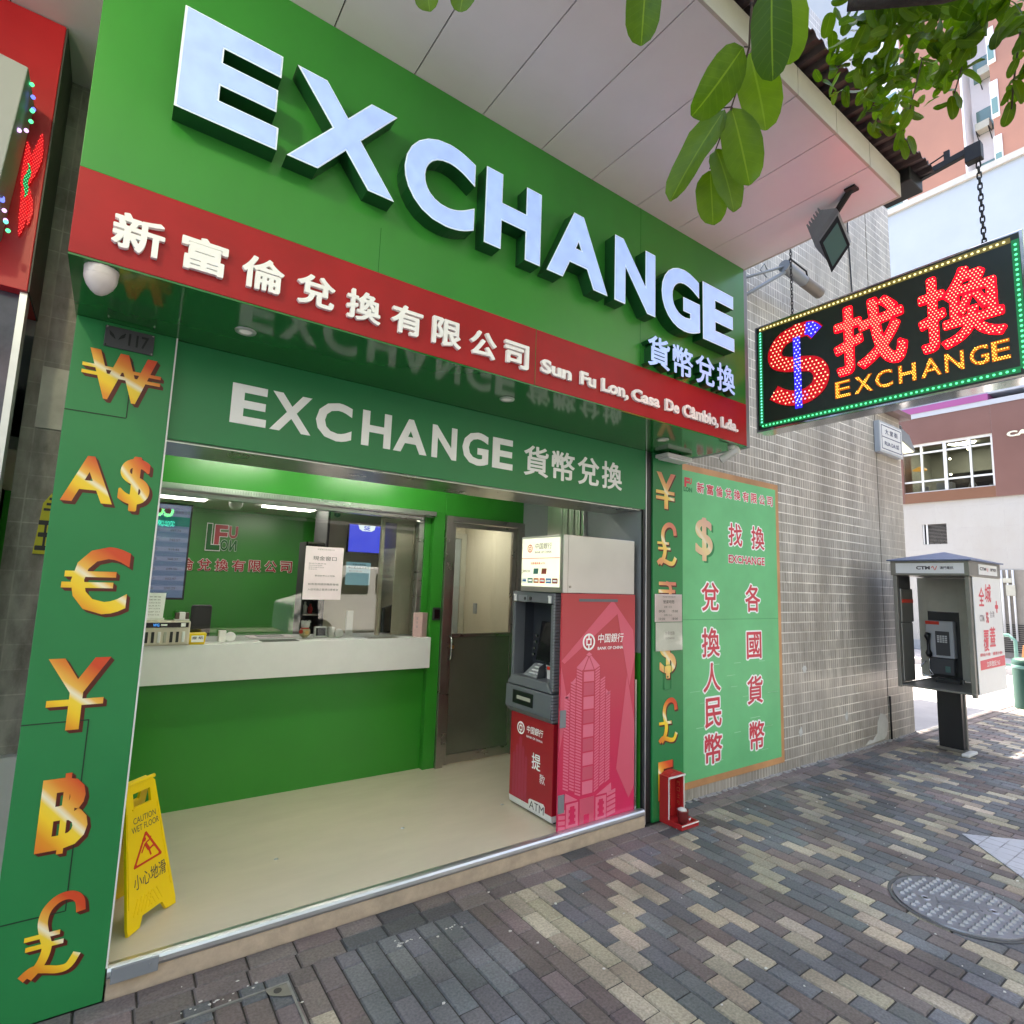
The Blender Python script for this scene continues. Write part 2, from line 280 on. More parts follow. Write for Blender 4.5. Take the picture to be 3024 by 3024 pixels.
M['neon_teal'] = emit('neon_teal', (0.05, 0.9, 0.65), 2.2)
M['neon_green'] = emit('neon_green', (0.15, 1.0, 0.25), 2.2)

def leaf_mat(name, col, trans):
    m = bpy.data.materials.new(name); m.use_nodes = True; nt = m.node_tree; b = nt.nodes['Principled BSDF']; L = nt.links.new
    def at(n_): a = nt.nodes.new('ShaderNodeAttribute'); a.attribute_name = n_; return a.outputs['Fac']
    def mth(op, a, b_=None, c=None):
        q = nt.nodes.new('ShaderNodeMath'); q.operation = op
        for k, v in enumerate((a, b_, c)):
            if v is None: continue
            if isinstance(v, (int, float)): q.inputs[k].default_value = v
            else: L(v, q.inputs[k])
        return q.outputs[0]
    u = mth('ABSOLUTE', at('across')); v = at('along')
    r = nt.nodes.new('ShaderNodeValToRGB'); r.color_ramp.elements[0].color = (*[c * 0.5 for c in col], 1); r.color_ramp.elements[1].color = (col[0] * 2.0, col[1] * 1.5, col[2] * 1.1, 1)
    e = r.color_ramp.elements.new(0.97); e.color = (col[0] * 2.0, col[1] * 1.5, col[2], 1); r.color_ramp.elements[-1].color = (col[0] * 5, col[1] * 1.9, col[2] * 1.3, 1)
    tcn = nt.nodes.new('ShaderNodeTexCoord'); nz = nt.nodes.new('ShaderNodeTexNoise'); nz.inputs['Scale'].default_value = 45; nz.inputs['Detail'].default_value = 5; L(tcn.outputs['Object'], nz.inputs['Vector'])
    tone = mth('ADD', at('tone'), mth('MULTIPLY', mth('SUBTRACT', nz.outputs['Fac'], .5), .55)); L(tone, r.inputs[0])
    mid = mth('LESS_THAN', u, .045)
    side = mth('LESS_THAN', mth('FRACT', mth('SUBTRACT', mth('MULTIPLY', v, 9.0), mth('MULTIPLY', u, 1.6))), .10)
    vein = mth('MAXIMUM', mid, mth('MULTIPLY', side, .14))
    mx0 = nt.nodes.new('ShaderNodeMix'); mx0.data_type = 'RGBA'; L(mth('MULTIPLY', vein, .55), mx0.inputs['Factor']); L(r.outputs['Color'], mx0.inputs['A']); mx0.inputs['B'].default_value = (col[0] * 3.2, col[1] * 2.0, col[2] * 4, 1)
    colr = mx0.outputs['Result']; L(colr, b.inputs['Base Color']); b.inputs['Roughness'].default_value = 0.42; b.inputs['Specular IOR Level'].default_value = 0.3
    bp = nt.nodes.new('ShaderNodeBump'); bp.inputs['Strength'].default_value = .5; bp.inputs['Distance'].default_value = .002; L(mth('SUBTRACT', nz.outputs['Fac'], vein), bp.inputs['Height']); L(bp.outputs['Normal'], b.inputs['Normal'])
    t = nt.nodes.new('ShaderNodeBsdfTranslucent'); mul = nt.nodes.new('ShaderNodeMix'); mul.data_type = 'RGBA'; mul.blend_type = 'MULTIPLY'; mul.inputs['Factor'].default_value = 1
    L(colr, mul.inputs['A']); mul.inputs['B'].default_value = (2.6, 2.8, 1.0, 1); L(mul.outputs['Result'], t.inputs['Color'])
    mx = nt.nodes.new('ShaderNodeMixShader'); mx.inputs[0].default_value = trans
    L(b.outputs[0], mx.inputs[1]); L(t.outputs[0], mx.inputs[2]); L(mx.outputs[0], nt.nodes['Material Output'].inputs[0])
    return m
M['leaf'] = leaf_mat('leaf', (0.050, 0.125, 0.006), 0.42)

# ------------------------------------------------------------------ mesh helpers
class MB:
    def __init__(s): s.v = []; s.f = []; s.mi = []; s.smooth = []
    def add(s, vs_, fs, mi=0, sm=False):
        o = len(s.v); s.v += [tuple(p) for p in vs_]
        for f in fs: s.f.append([i + o for i in f]); s.mi.append(mi); s.smooth.append(sm)
        return s
    def box(s, x0, x1, y0, y1, z0, z1, mi=0):
        return s.add([(x0, y0, z0), (x1, y0, z0), (x1, y1, z0), (x0, y1, z0), (x0, y0, z1), (x1, y0, z1), (x1, y1, z1), (x0, y1, z1)],
                     [(0, 3, 2, 1), (4, 5, 6, 7), (0, 1, 5, 4), (1, 2, 6, 5), (2, 3, 7, 6), (3, 0, 4, 7)], mi)
    def hexa(s, p, mi=0):  # 8 points: bottom 4, top 4
        return s.add(p, [(0, 3, 2, 1), (4, 5, 6, 7), (0, 1, 5, 4), (1, 2, 6, 5), (2, 3, 7, 6), (3, 0, 4, 7)], mi)
    def cyl(s, p0, p1, r0, r1=None, n=16, mi=0, caps=True, sm=True):
        r1 = r0 if r1 is None else r1
        p0 = Vector(p0); p1 = Vector(p1); d = (p1 - p0).normalized()
        a = d.orthogonal().normalized(); b = d.cross(a)
        vs_ = []
        for k in range(n):
            t = 2 * math.pi * k / n; e = a * math.cos(t) + b * math.sin(t)
            vs_.append(p0 + e * r0); vs_.append(p1 + e * r1)
        s.add(vs_, [(2 * k, 2 * ((k + 1) % n), 2 * ((k + 1) % n) + 1, 2 * k + 1) for k in range(n)], mi, sm)
        if caps:
            s.add([vs_[2 * k] for k in range(n)][::-1], [tuple(range(n))], mi); s.add([vs_[2 * k + 1] for k in range(n)], [tuple(range(n))], mi)
        return s
    def tube(s, pts, r, n=8, mi=0):
        pts = [Vector(p) for p in pts]; rr = r if isinstance(r, (list, tuple)) else [r] * len(pts)
        rings = []; a = None
        for k, p in enumerate(pts):
            d = (pts[min(k + 1, len(pts) - 1)] - pts[max(k - 1, 0)]).normalized()
            a = d.orthogonal().normalized() if a is None else (a - d * a.dot(d)).normalized()
            b = d.cross(a); rings.append([p + (a * math.cos(2 * math.pi * j / n) + b * math.sin(2 * math.pi * j / n)) * rr[k] for j in range(n)])
        vs_ = [q for g in rings for q in g]; fs = []
        for k in range(len(pts) - 1):
            for j in range(n): fs.append((k * n + j, k * n + (j + 1) % n, (k + 1) * n + (j + 1) % n, (k + 1) * n + j))
        fs += [tuple(range(n))[::-1], tuple(range((len(pts) - 1) * n, len(pts) * n))]
        return s.add(vs_, fs, mi, True)
    def lathe(s, c, prof, n=24, axis='Z', mi=0):
        vs_ = []; m = len(prof)
        for k in range(n):
            t = 2 * math.pi * k / n
            for (r, h) in prof:
                e = (r * math.cos(t), r * math.sin(t), h)
                if axis == 'Y': e = (e[0], e[2], e[1])
                if axis == 'X': e = (e[2], e[0], e[1])
                vs_.append((c[0] + e[0], c[1] + e[1], c[2] + e[2]))
        fs = [(k * m + j, ((k + 1) % n) * m + j, ((k + 1) % n) * m + j + 1, k * m + j + 1) for k in range(n) for j in range(m - 1)]
        return s.add(vs_, fs, mi, True)
    def prism(s, fr, pts, d0, d1, mi=0):
        """closed 2D outline in a frame, extruded along its normal from d0 to d1"""
        n = len(pts); vs_ = [fr.p(u, v, d0) for u, v in pts] + [fr.p(u, v, d1) for u, v in pts]
        return s.add(vs_, [tuple(range(n))[::-1], tuple(range(n, 2 * n))] + [(k, (k + 1) % n, n + (k + 1) % n, n + k) for k in range(n)], mi)
    def sphere(s, c, r, n=10, m=6, sz=1.0, mi=0):
        prof = [(max(1e-4, r * math.sin(math.pi * j / m)), -r * sz * math.cos(math.pi * j / m)) for j in range(m + 1)]
        return s.lathe(c, prof, n, 'Z', mi)
    def build(s, name, m, parent=None, bevel=0.0, recalc=True, seg=2):
        me = bpy.data.meshes.new(name); me.from_pydata(s.v, [], s.f)
        ms = m if isinstance(m, (list, tuple)) else [m]
        for q in ms: me.materials.append(M[q] if isinstance(q, str) else q)
        for p, k, sm in zip(me.polygons, s.mi, s.smooth): p.material_index = k; p.use_smooth = sm
        if recalc:
            bm = bmesh.new(); bm.from_mesh(me); bmesh.ops.recalc_face_normals(bm, faces=bm.faces); bm.to_mesh(me); bm.free()
        me.update()
        o = bpy.data.objects.new(name, me); COL.objects.link(o)
        if parent is not None: setpar(o, parent)
        if bevel:
            b = o.modifiers.new('edge', 'BEVEL'); b.width = bevel; b.segments = seg; b.limit_method = 'ANGLE'; b.angle_limit = R(40)
        return o

def setpar(o, parent):
    o.parent = parent
    o.matrix_parent_inverse = WM(parent).inverted()
def WM(o):
    m = o.matrix_basis.copy()
    if o.parent: m = WM(o.parent) @ o.matrix_parent_inverse @ m
    return m
def tag(o, label=None, cat=None, group=None, kind=None):
    if label: o['label'] = label
    if cat: o['category'] = cat
    if group: o['group'] = group
    if kind: o['kind'] = kind
    return o
def thing(name, loc, label, cat, group=None):
    o = bpy.data.objects.new(name, None); COL.objects.link(o); o.location = loc; o.empty_display_size = 0.1
    return tag(o, label, cat, group)
def Bx(name, m, parent, *a, bevel=0.0): return MB().box(*a).build(name, m, parent, bevel)

class Fr:
    def __init__(s, o, u, v, n): s.o = Vector(o); s.u = Vector(u).normalized(); s.vv = Vector(v).normalized(); s.n = Vector(n).normalized()
    def p(s, u, v, d=0.0): return s.o + s.u * u + s.vv * v + s.n * d
def FY(y): return Fr((0, y, 0), (1, 0, 0), (0, 0, 1), (0, -1, 0))     # faces the street: u = x, v = z
def FX(x): return Fr((x, 0, 0), (0, -1, 0), (0, 0, 1), (-1, 0, 0))    # faces -x: u = -y, v = z
def FZd(z): return Fr((0, 0, z), (1, 0, 0), (0, 1, 0), (0, 0, 1))

_cache = {}
def glyph(body, off, space=1.0, res=3):
    key = (body, off, space, res)
    if key not in _cache:
        cu = bpy.data.curves.new('text', 'FONT'); cu.body = body; cu.size = 1.0; cu.resolution_u = res; cu.space_character = space; cu.fill_mode = 'FRONT'
        cu.offset = off
        o = bpy.data.objects.new('text', cu); COL.objects.link(o); dg = bpy.context.evaluated_depsgraph_get(); dg.update()
        me = bpy.data.meshes.new_from_object(o.evaluated_get(dg)); vs_ = [v.co.copy() for v in me.vertices]; fs = [tuple(p.vertices) for p in me.polygons]
        bpy.data.objects.remove(o); bpy.data.curves.remove(cu); bpy.data.meshes.remove(me)
        # weld
        mp = {}; idx = []; out = []
        for v in vs_:
            k = (round(v.x, 5), round(v.y, 5))
            if k not in mp: mp[k] = len(out); out.append(k)
            idx.append(mp[k])
        ff = []
        for f in fs:
            g = []
            for i in f:
                j = idx[i]
                if not g or g[-1] != j: g.append(j)
            if len(g) > 2 and g[0] == g[-1]: g.pop()
            if len(set(g)) == len(g) and len(g) > 2: ff.append(tuple(g))
        _cache[key] = (out, ff)
    return _cache[key]

def sdf_glyph(body, off, space, cell=1 / 84):
    """bold version of a glyph: its outline grown by `off` through a distance field, so strokes that touch merge into one face"""
    key = ('sdf', body, off, space, cell)
    if key in _cache: return _cache[key]
    cu = bpy.data.curves.new('text', 'FONT'); cu.body = body; cu.size = 1.0; cu.space_character = space
    o = bpy.data.objects.new('text', cu); COL.objects.link(o); dg = bpy.context.evaluated_depsgraph_get(); dg.update()
    cv = o.evaluated_get(dg).to_curve(dg, apply_modifiers=False); A = []; B = []
    for sp in cv.splines:
        pts = []; bps = sp.bezier_points; n = len(bps)
        for k in range(n):
            a = bps[k]; b = bps[(k + 1) % n]; st = (a.handle_right - a.co).length + (b.handle_left - b.co).length
            m = 1 if st < 1e-5 else 6
            for j in range(m):
                t = j / m; q = a.co * (1 - t) ** 3 + a.handle_right * 3 * t * (1 - t) ** 2 + b.handle_left * 3 * t * t * (1 - t) + b.co * t ** 3; pts.append((q.x, q.y))
        A += pts; B += pts[1:] + pts[:1]
    o.evaluated_get(dg).to_curve_clear(); bpy.data.objects.remove(o); bpy.data.curves.remove(cu)
    A = np.array(A); B = np.array(B); pad = max(off, 0) + 2.5 * cell
    x0, y0 = A.min(0) - pad; x1, y1 = A.max(0) + pad
    nx = int((x1 - x0) / cell) + 2; ny = int((y1 - y0) / cell) + 2
    X, Y = np.meshgrid(x0 + np.arange(nx) * cell, y0 + np.arange(ny) * cell); P = np.stack([X.ravel(), Y.ravel()], 1)
    D = np.full(len(P), 9.0); W = np.zeros(len(P), int)
    for a, b in zip(A, B):
        d = b - a; L2 = d @ d
        if L2 < 1e-14: continue
        t = np.clip(((P - a) @ d) / L2, 0, 1); e = P - a - t[:, None] * d; D = np.minimum(D, (e * e).sum(1))
        cr = d[0] * (P[:, 1] - a[1]) - d[1] * (P[:, 0] - a[0])
        W += ((a[1] <= P[:, 1]) & (b[1] > P[:, 1]) & (cr > 0)).astype(int) - ((a[1] > P[:, 1]) & (b[1] <= P[:, 1]) & (cr < 0)).astype(int)
    F = (np.sqrt(D) * np.where(W != 0, -1, 1) - off).reshape(ny, nx)
    pts = []; idx = {}; fs = []; seg = []
    def gp(i, j):
        k = (i, j)
        if k not in idx: idx[k] = len(pts); pts.append((x0 + i * cell, y0 + j * cell))
        return idx[k]
    def ep(i, j, i2, j2):
        k = (min((i, j), (i2, j2)), max((i, j), (i2, j2)))
        if k not in idx:
            fa_, fb2 = F[k[0][1], k[0][0]], F[k[1][1], k[1][0]]; t = fa_ / (fa_ - fb2); t = min(.999, max(.001, t))
            idx[k] = len(pts); pts.append((x0 + (k[0][0] + (k[1][0] - k[0][0]) * t) * cell, y0 + (k[0][1] + (k[1][1] - k[0][1]) * t) * cell))
        return idx[k]
    IN = F < 0
    for j in range(ny - 1):
        i = 0
        while i < nx - 1:
            c = [(i, j), (i + 1, j), (i + 1, j + 1), (i, j + 1)]; s_ = [bool(IN[q[1], q[0]]) for q in c]; n = sum(s_)
            if n == 4:
                i2 = i + 1
                while i2 < nx - 1 and IN[j, i2 + 1] and IN[j + 1, i2 + 1]: i2 += 1
                fs.append((gp(i, j), gp(i2, j), gp(i2, j + 1), gp(i, j + 1))); i = i2; continue
            if n:
                if n == 2 and s_[0] == s_[2]:
                    for k in range(4):
                        if s_[k]:
                            a = ep(*c[k - 1], *c[k]); b = ep(*c[k], *c[(k + 1) % 4]); fs.append((a, gp(*c[k]), b)); seg.append((b, a))
                else:
                    poly = []; exits = []
                    for k in range(4):
                        q = c[k]; r = c[(k + 1) % 4]
                        if s_[k]: poly.append(gp(*q))
                        if s_[k] != s_[(k + 1) % 4]:
                            e = ep(*q, *r); poly.append(e); exits.append((e, s_[k]))
                    fs.append(tuple(poly)); a = [e for e, o_ in exits if o_][0]; b = [e for e, o_ in exits if not o_][0]; seg.append((a, b))
            i += 1
    _cache[key] = (pts, fs, seg)
    return _cache[key]
def outline(body, off, space, res):
    plain = all(ord(ch) < 128 and ch not in '$' for ch in body)
    if off == 0 or (plain and off > 0): 
        return glyph(body, off, space, res) + (None,)
    return sdf_glyph(body, off, space, 1 / 72 if len(body) < 3 else 1 / 48)

def put_text(mb, body, fr, u0, u1, v0, v1, d0, d1=None, off=0.0, space=1.0, mi=0, shear=0.0, ref=None, res=3, mi_side=None):
    """glyph outlines scaled to the box u0..u1, v0..v1 on a frame; d0 = depth of the face, d1 = depth of its back"""
    pts, fs, seg = outline(body, off, space, res)
    rp = outline(body, ref, space, res)[0] if ref is not None else pts
    x0 = min(p[0] for p in rp); x1 = max(p[0] for p in rp); y0 = min(p[1] for p in rp); y1 = max(p[1] for p in rp)
    su = (u1 - u0) / max(1e-6, x1 - x0); sv_ = (v1 - v0) / max(1e-6, y1 - y0)
    P = [(u0 + (x - x0) * su + shear * (y - y0) * sv_, v0 + (y - y0) * sv_) for x, y in pts]
    mb.add([fr.p(u, v, d0) for u, v in P], fs, mi)
    if d1 is not None:
        cnt = {}
        for f in fs:
            for a, b in zip(f, f[1:] + f[:1]): cnt[(a, b)] = cnt.get((a, b), 0) + 1
        edges = [(a, b) for (a, b) in cnt if (b, a) not in cnt] if seg is None else seg
        vs_ = []; qs = []
        for a, b in edges:
            k = len(vs_); vs_ += [fr.p(*P[a], d0), fr.p(*P[b], d0), fr.p(*P[b], d1), fr.p(*P[a], d1)]; qs.append((k, k + 3, k + 2, k + 1))
        mb.add(vs_, qs, mi if mi_side is None else mi_side)
    return P, fs

def text_part(name, body, fr, u0, u1, v0, v1, d0, m, parent, d1=None, label=None, **k):
    mb = MB(); put_text(mb, body, fr, u0, u1, v0, v1, d0, d1, **k)
    o = mb.build(name, m, parent, recalc=False)
    if label: o['label'] = label
    return o

def tris_of(P, fs):
    for f in fs:
        for k in range(1, len(f) - 1): yield P[f[0]], P[f[k]], P[f[k + 1]]
def dots_in(P, fs, step, rowk=0.87):
    out = set()
    for a, b, c in tris_of(P, fs):
        ar = (b[0] - a[0]) * (c[1] - a[1]) - (c[0] - a[0]) * (b[1] - a[1])
        if abs(ar) < 1e-9: continue
        x0, x1 = min(a[0], b[0], c[0]), max(a[0], b[0], c[0]); y0, y1 = min(a[1], b[1], c[1]), max(a[1], b[1], c[1])
        for j in range(math.ceil(y0 / (step * rowk)), math.floor(y1 / (step * rowk)) + 1):
            y = j * step * rowk; sh = 0.5 * step * (j % 2)
            for i in range(math.ceil((x0 - sh) / step), math.floor((x1 - sh) / step) + 1):
                x = i * step + sh
                w0 = ((b[0] - x) * (c[1] - y) - (c[0] - x) * (b[1] - y)) / ar; w1 = ((c[0] - x) * (a[1] - y) - (a[0] - x) * (c[1] - y)) / ar; w2 = 1 - w0 - w1
                if w0 >= -1e-6 and w1 >= -1e-6 and w2 >= -1e-6: out.add((round(x, 5), round(y, 5)))
    return out
def led_dots(mb, fr, pts, r, d, mi=0):
    for (u, v) in pts:
        k = [fr.p(u + r * math.cos(t * math.pi / 3), v + r * math.sin(t * math.pi / 3), d) for t in range(6)]
        mb.add(k + [fr.p(u, v, d + r * 0.8)], [(t, (t + 1) % 6, 6) for t in range(6)], mi, True)

# ------------------------------------------------------------------ ground
g = MB(); g.add([(-90, -90, -0.035), (120, -90, -0.035), (120, 120, -0.035), (-90, 120, -0.035)], [(0, 1, 2, 3)])
tag(g.build('ground', 'asphalt'), kind='structure')

def vcol_mat(name, rough):
    m = mat(name, (0.1, 0.1, 0.1), rough); nt = m.node_tree; b = nt.nodes['Principled BSDF']; L = nt.links.new
    a = nt.nodes.new('ShaderNodeAttribute'); a.attribute_name = 'paver_colour'
    tc = nt.nodes.new('ShaderNodeTexCoord')
    n = nt.nodes.new('ShaderNodeTexNoise'); n.inputs['Scale'].default_value = 90; n.inputs['Detail'].default_value = 5; L(tc.outputs['Object'], n.inputs['Vector'])
    n2 = nt.nodes.new('ShaderNodeTexNoise'); n2.inputs['Scale'].default_value = 2.4; n2.inputs['Detail'].default_value = 6; L(tc.outputs['Object'], n2.inputs['Vector'])
    r = nt.nodes.new('ShaderNodeMapRange'); r.inputs['From Min'].default_value = 0.3; r.inputs['From Max'].default_value = 0.7; r.inputs['To Min'].default_value = 0.72; r.inputs['To Max'].default_value = 1.28; L(n.outputs['Fac'], r.inputs['Value'])
    r2 = nt.nodes.new('ShaderNodeMapRange'); r2.inputs['From Min'].default_value = 0.3; r2.inputs['From Max'].default_value = 0.7; r2.inputs['To Min'].default_value = 0.70; r2.inputs['To Max'].default_value = 1.22; L(n2.outputs['Fac'], r2.inputs['Value'])
    mu = nt.nodes.new('ShaderNodeMath'); mu.operation = 'MULTIPLY'; L(r.outputs[0], mu.inputs[0]); L(r2.outputs[0], mu.inputs[1])
    vm = nt.nodes.new('ShaderNodeVectorMath'); vm.operation = 'SCALE'; L(a.outputs['Color'], vm.inputs[0]); L(mu.outputs[0], vm.inputs['Scale'])
    L(vm.outputs[0], b.inputs['Base Color'])
    bp = nt.nodes.new('ShaderNodeBump'); bp.inputs['Strength'].default_value = 0.25; bp.inputs['Distance'].default_value = 0.004; L(n.outputs['Fac'], bp.inputs['Height']); L(bp.outputs['Normal'], b.inputs['Normal'])
    return m

def build_pavement():
    rnd = random.Random(11); vs_ = []; fs = []; cols = []
    MAR = (0.168, 0.137, 0.130); BLU = (0.140, 0.144, 0.152); TAN = (0.375, 0.325, 0.250); DRK = (0.085, 0.088, 0.092)
    def brick(x0, x1, y0, y1, c):
        if x1 - x0 < 0.012 or y1 - y0 < 0.012: return
        z = rnd.uniform(-0.0012, 0.0012); i = 0.0055; t = [z + rnd.uniform(-0.0012, 0.0012) for _ in range(4)]
        k = len(vs_)
        vs_.extend([(x0, y0, -0.009), (x1, y0, -0.009), (x1, y1, -0.009), (x0, y1, -0.009), (x0 + i, y0 + i, t[0]), (x1 - i, y0 + i, t[1]), (x1 - i, y1 - i, t[2]), (x0 + i, y1 - i, t[3])])
        for f in ((4, 5, 6, 7), (0, 1, 5, 4), (1, 2, 6, 5), (2, 3, 7, 6), (3, 0, 4, 7)):
            fs.append([q + k for q in f]); cols.append(c)
    def jit(c):
        s = rnd.uniform(0.80, 1.22); return tuple(max(0, q * s * rnd.uniform(0.96, 1.04)) for q in c)
    P = 0.1; gp = 0.0045; Lb = 0.205; shifts = [(k + (rnd.random() < .12)) % 3 for k in range(60)]
    top = lambda x: 2.705 if x < 3.75 else 2.86
    # field rows run away from the shop
    x = -1.1; row = 0
    while x < 13.4:
        xm = x + P / 2
        off = ((row % 2) * .52 + rnd.uniform(-.05, .05)) % 1.0 * Lb
        ytop = top(xm); y = ytop; first = True; run = 0; cur = None; last = None
        ph = int(round((x - 1.68) / P)) % 8
        while y > -1.6:
            ln = (off if first and off > 0.03 else Lb); first = False
            y0 = y - ln
            if xm < 0.9 and xm > 0.75: c = TAN if rnd.random() < .75 else MAR
            elif xm < 1.66 and xm > 0.9: c = BLU if xm > 1.0 else MAR
            elif xm <= 0.75: c = MAR if rnd.random() < .6 else BLU
            elif xm < 1.88: c = MAR
            elif xm < 2.08: c = TAN if rnd.random() < (.95 if y > 1.5 else .5) else MAR
            else:
                pr_ = int((xm - 2.08) / (2 * P)); kb = int((top(xm) - y) / Lb + .5); q = (kb + shifts[pr_ % 60]) % 3; u_ = rnd.random()
                if pr_ % 6 == 5: c = MAR if u_ < .72 else BLU
                else: c = (TAN, BLU, MAR if pr_ % 3 else BLU)[q] if u_ < .88 else rnd.choice([BLU, MAR, TAN])
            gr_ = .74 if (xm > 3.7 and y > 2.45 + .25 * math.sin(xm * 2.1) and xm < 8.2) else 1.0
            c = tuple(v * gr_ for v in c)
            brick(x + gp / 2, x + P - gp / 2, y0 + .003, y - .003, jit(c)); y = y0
        x += P; row += 1
    # border courses follow the shop front and the tiled wall
    for (xa, xb, ya, yb) in ((-1.1, 3.75, 2.705, 2.915), (3.75, 8.6, 2.86, 3.07), (8.6, 13.4, 2.86, 3.07)):
        n = 2
        for k in range(n):
            y0 = ya + k * (yb - ya) / n; y1 = ya + (k + 1) * (yb - ya) / n; x = xa - rnd.uniform(0, 0.2)
            while x < xb:
                brick(max(x, xa) + gp / 2, min(x + 0.205, xb) - gp / 2, y0 + gp / 2, y1 - gp / 2, jit(MAR if rnd.random() < 0.8 else DRK)); x += 0.205
    k = len(vs_); vs_.extend([(-1.1, -1.6, -0.008), (13.4, -1.6, -0.008), (13.4, 3.07, -0.008), (-1.1, 3.07, -0.008)]); fs.append([k, k + 1, k + 2, k + 3]); cols.append((0.03, 0.028, 0.026))
    me = bpy.data.meshes.new('pavement'); me.from_pydata(vs_, [], fs)
    ca = me.color_attributes.new('paver_colour', 'FLOAT_COLOR', 'CORNER'); i = 0
    dat = []
    for f, c in zip(fs, cols):
        for _ in f: dat += [c[0], c[1], c[2], 1]
    ca.data.foreach_set('color', dat); me.materials.append(vcol_mat('pavers', 0.62))
    o = bpy.data.objects.new('pavement', me); COL.objects.link(o); return tag(o, kind='structure')
build_pavement()
tag(MB().add([(-30, -1.6, -0.012), (-1.1, -1.6, -0.012), (-1.1, 4, -0.012), (-30, 4, -0.012)], [(0, 1, 2, 3)]).build('pavement_beyond', 'pale_paving'), kind='structure')
tag(MB().add([(8.6, 3.07, -0.006), (17.0, 3.07, -0.006), (17.0, 20, -0.006), (8.6, 20, -0.006)], [(0, 1, 2, 3)]).add([(13.4, -6, -0.006), (17.0, -6, -0.006), (17.0, 3.07, -0.006), (13.4, 3.07, -0.006)], [(0, 1, 2, 3)]).build('side_street', 'pale_paving'), kind='structure')
tag(MB().box(17.0, 20, -8, 22, -0.03, 0.13).box(16.96, 17.0, -8, 22, -0.03, 0.135).build('far_pavement', 'pale_paving'), kind='structure')

lt = MB(); rnd = random.Random(5)
for k in range(120):
    x = rnd.uniform(0.2, 6.0); y = rnd.uniform(0.9, 2.85); s = rnd.choice([0.003, 0.004, 0.004, 0.006, 0.009]); a = rnd.uniform(0, 6.28)
    pts = [(x + s * rnd.uniform(.5, 1.3) * math.cos(a + t * 1.256), y + s * rnd.uniform(.4, 1.1) * math.sin(a + t * 1.256)) for t in range(5)]
    lt.prism(FZd(0.0015), pts, 0, 0.0022)
for (cx, cy, n, s) in ((1.30, 2.62, 16, 0.035), (0.55, 2.70, 14, 0.09), (1.55, 2.60, 8, 0.03)):
    for k in range(n):
        x = cx + rnd.gauss(0, s); y = cy + rnd.gauss(0, s * 0.35); r = rnd.uniform(0.003, 0.009)
        lt.prism(FZd(0.0015), [(x + r * rnd.uniform(.5, 1.4) * math.cos(t), y + r * rnd.uniform(.4, 1) * math.sin(t)) for t in (0, 1.2, 2.5, 3.8, 5)], 0, 0.0015)
tag(lt.build('litter_specks', 'litter'), 'scattered white paper specks and crumbs on the brick pavement', 'litter', kind='stuff')

# ------------------------------------------------------------------ shop shell
T_IN = 0.148; T_R = 3.30
tag(MB().box(T_IN, T_R, 2.95, 4.62, 0.04, 0.10).box(-.9, 3.379, 4.6205, 7.2, 0.04, 0.0995).build('shop_floor', 'floor'), kind='structure')
tag(MB().box(-0.9, 3.4, 4.62, 7.3, 2.42, 2.50).build('office_ceiling', 'ceiling_white'), kind='structure')
tag(MB().box(0.0, 3.4, 3.30, 4.62, 2.72, 2.76).build('lobby_ceiling', 'ceiling_white'), kind='structure')
for (x, y, lab) in ((1.71, 3.545, 'little steel floor stud in the middle of the lobby floor'), (2.49, 3.542, 'little steel floor stud beside the cash machine'), (.93, 3.535, 'little steel floor stud nearest the yellow wet floor sign')):
    tag(MB().lathe((x, y, .1005), [(.001, .003), (.010, .003), (.013, 0)], 14).build('floor_stud', 'alu'), lab, 'floor stud', 'steel studs in the lobby floor')
shop = thing('exchange_shop', (1.72, 2.95, 0), 'green money exchange shop front with open lobby, service counter and currency sign pillars', 'shop')
# building mass above and around
mass = MB().box(-14, 8.5, 3.47, 14, 4.25, 13).box(3.42, 8.5, 3.09, 14, 4.0, 13).box(-14, -0.9, 3.5, 14, 0, 4.25).box(-0.9, 3.4, 7.3, 14, 0, 4.25).box(3.42, 8.5, 3.09, 14, -0.02, 4.0)
mass.box(-0.9, 3.42, 3.47, 7.3, 2.8, 4.25)
mass.build('upper_storeys', 'far_pale', shop)
st = MB().box(0.15, 3.31, 2.918, 3.0, -0.01, 0.075); st.build('step', 'stone_step', shop, 0.004)
th = MB().prism(Fr((0.149, 0, 0), (0, 1, 0), (0, 0, 1), (1, 0, 0)), [(2.914, 0.076), (2.908, 0.088), (2.910, 0.104), (2.918, 0.114), (2.932, 0.118), (2.965, 0.112), (2.965, 0.076)], 0, 3.151)
tn = th.build('threshold', 'alu', shop)
MB().box(0.162, 0.325, 2.895, 2.909, 0.062, 0.116).box(0.29, 0.297, 2.892, 2.895, 0.085, 0.102).build('lock_plate', 'grey_paint', tn, 0.002)
# lobby walls
w = MB().box(0.148, 2.43, 4.50, 4.62, 2.305, 2.72).box(2.32, 2.43, 4.50, 4.62, 0.10, 2.305).box(2.43, 3.306, 4.50, 4.62, 2.285, 2.72)
w.build('lobby_wall', 'inner_green', shop, 0.003)
MB().box(0.0, 2.319, 4.56, 4.64, 0.10, 0.955).build('counter_wall', 'inner_green', shop)
MB().box(0.10, 0.147, 2.95, 4.62, 0.04, 2.757).build('side_wall', 'inner_green', shop)
wr = MB().box(3.305, 3.42, 2.965, 4.62, 1.21, 2.757); wr.build('side_wall', 'wall_grey', shop)
MB().box(3.300, 3.42, 2.965, 4.62, 0.04, 1.208).build('side_wall_base', 'inner_green', shop)
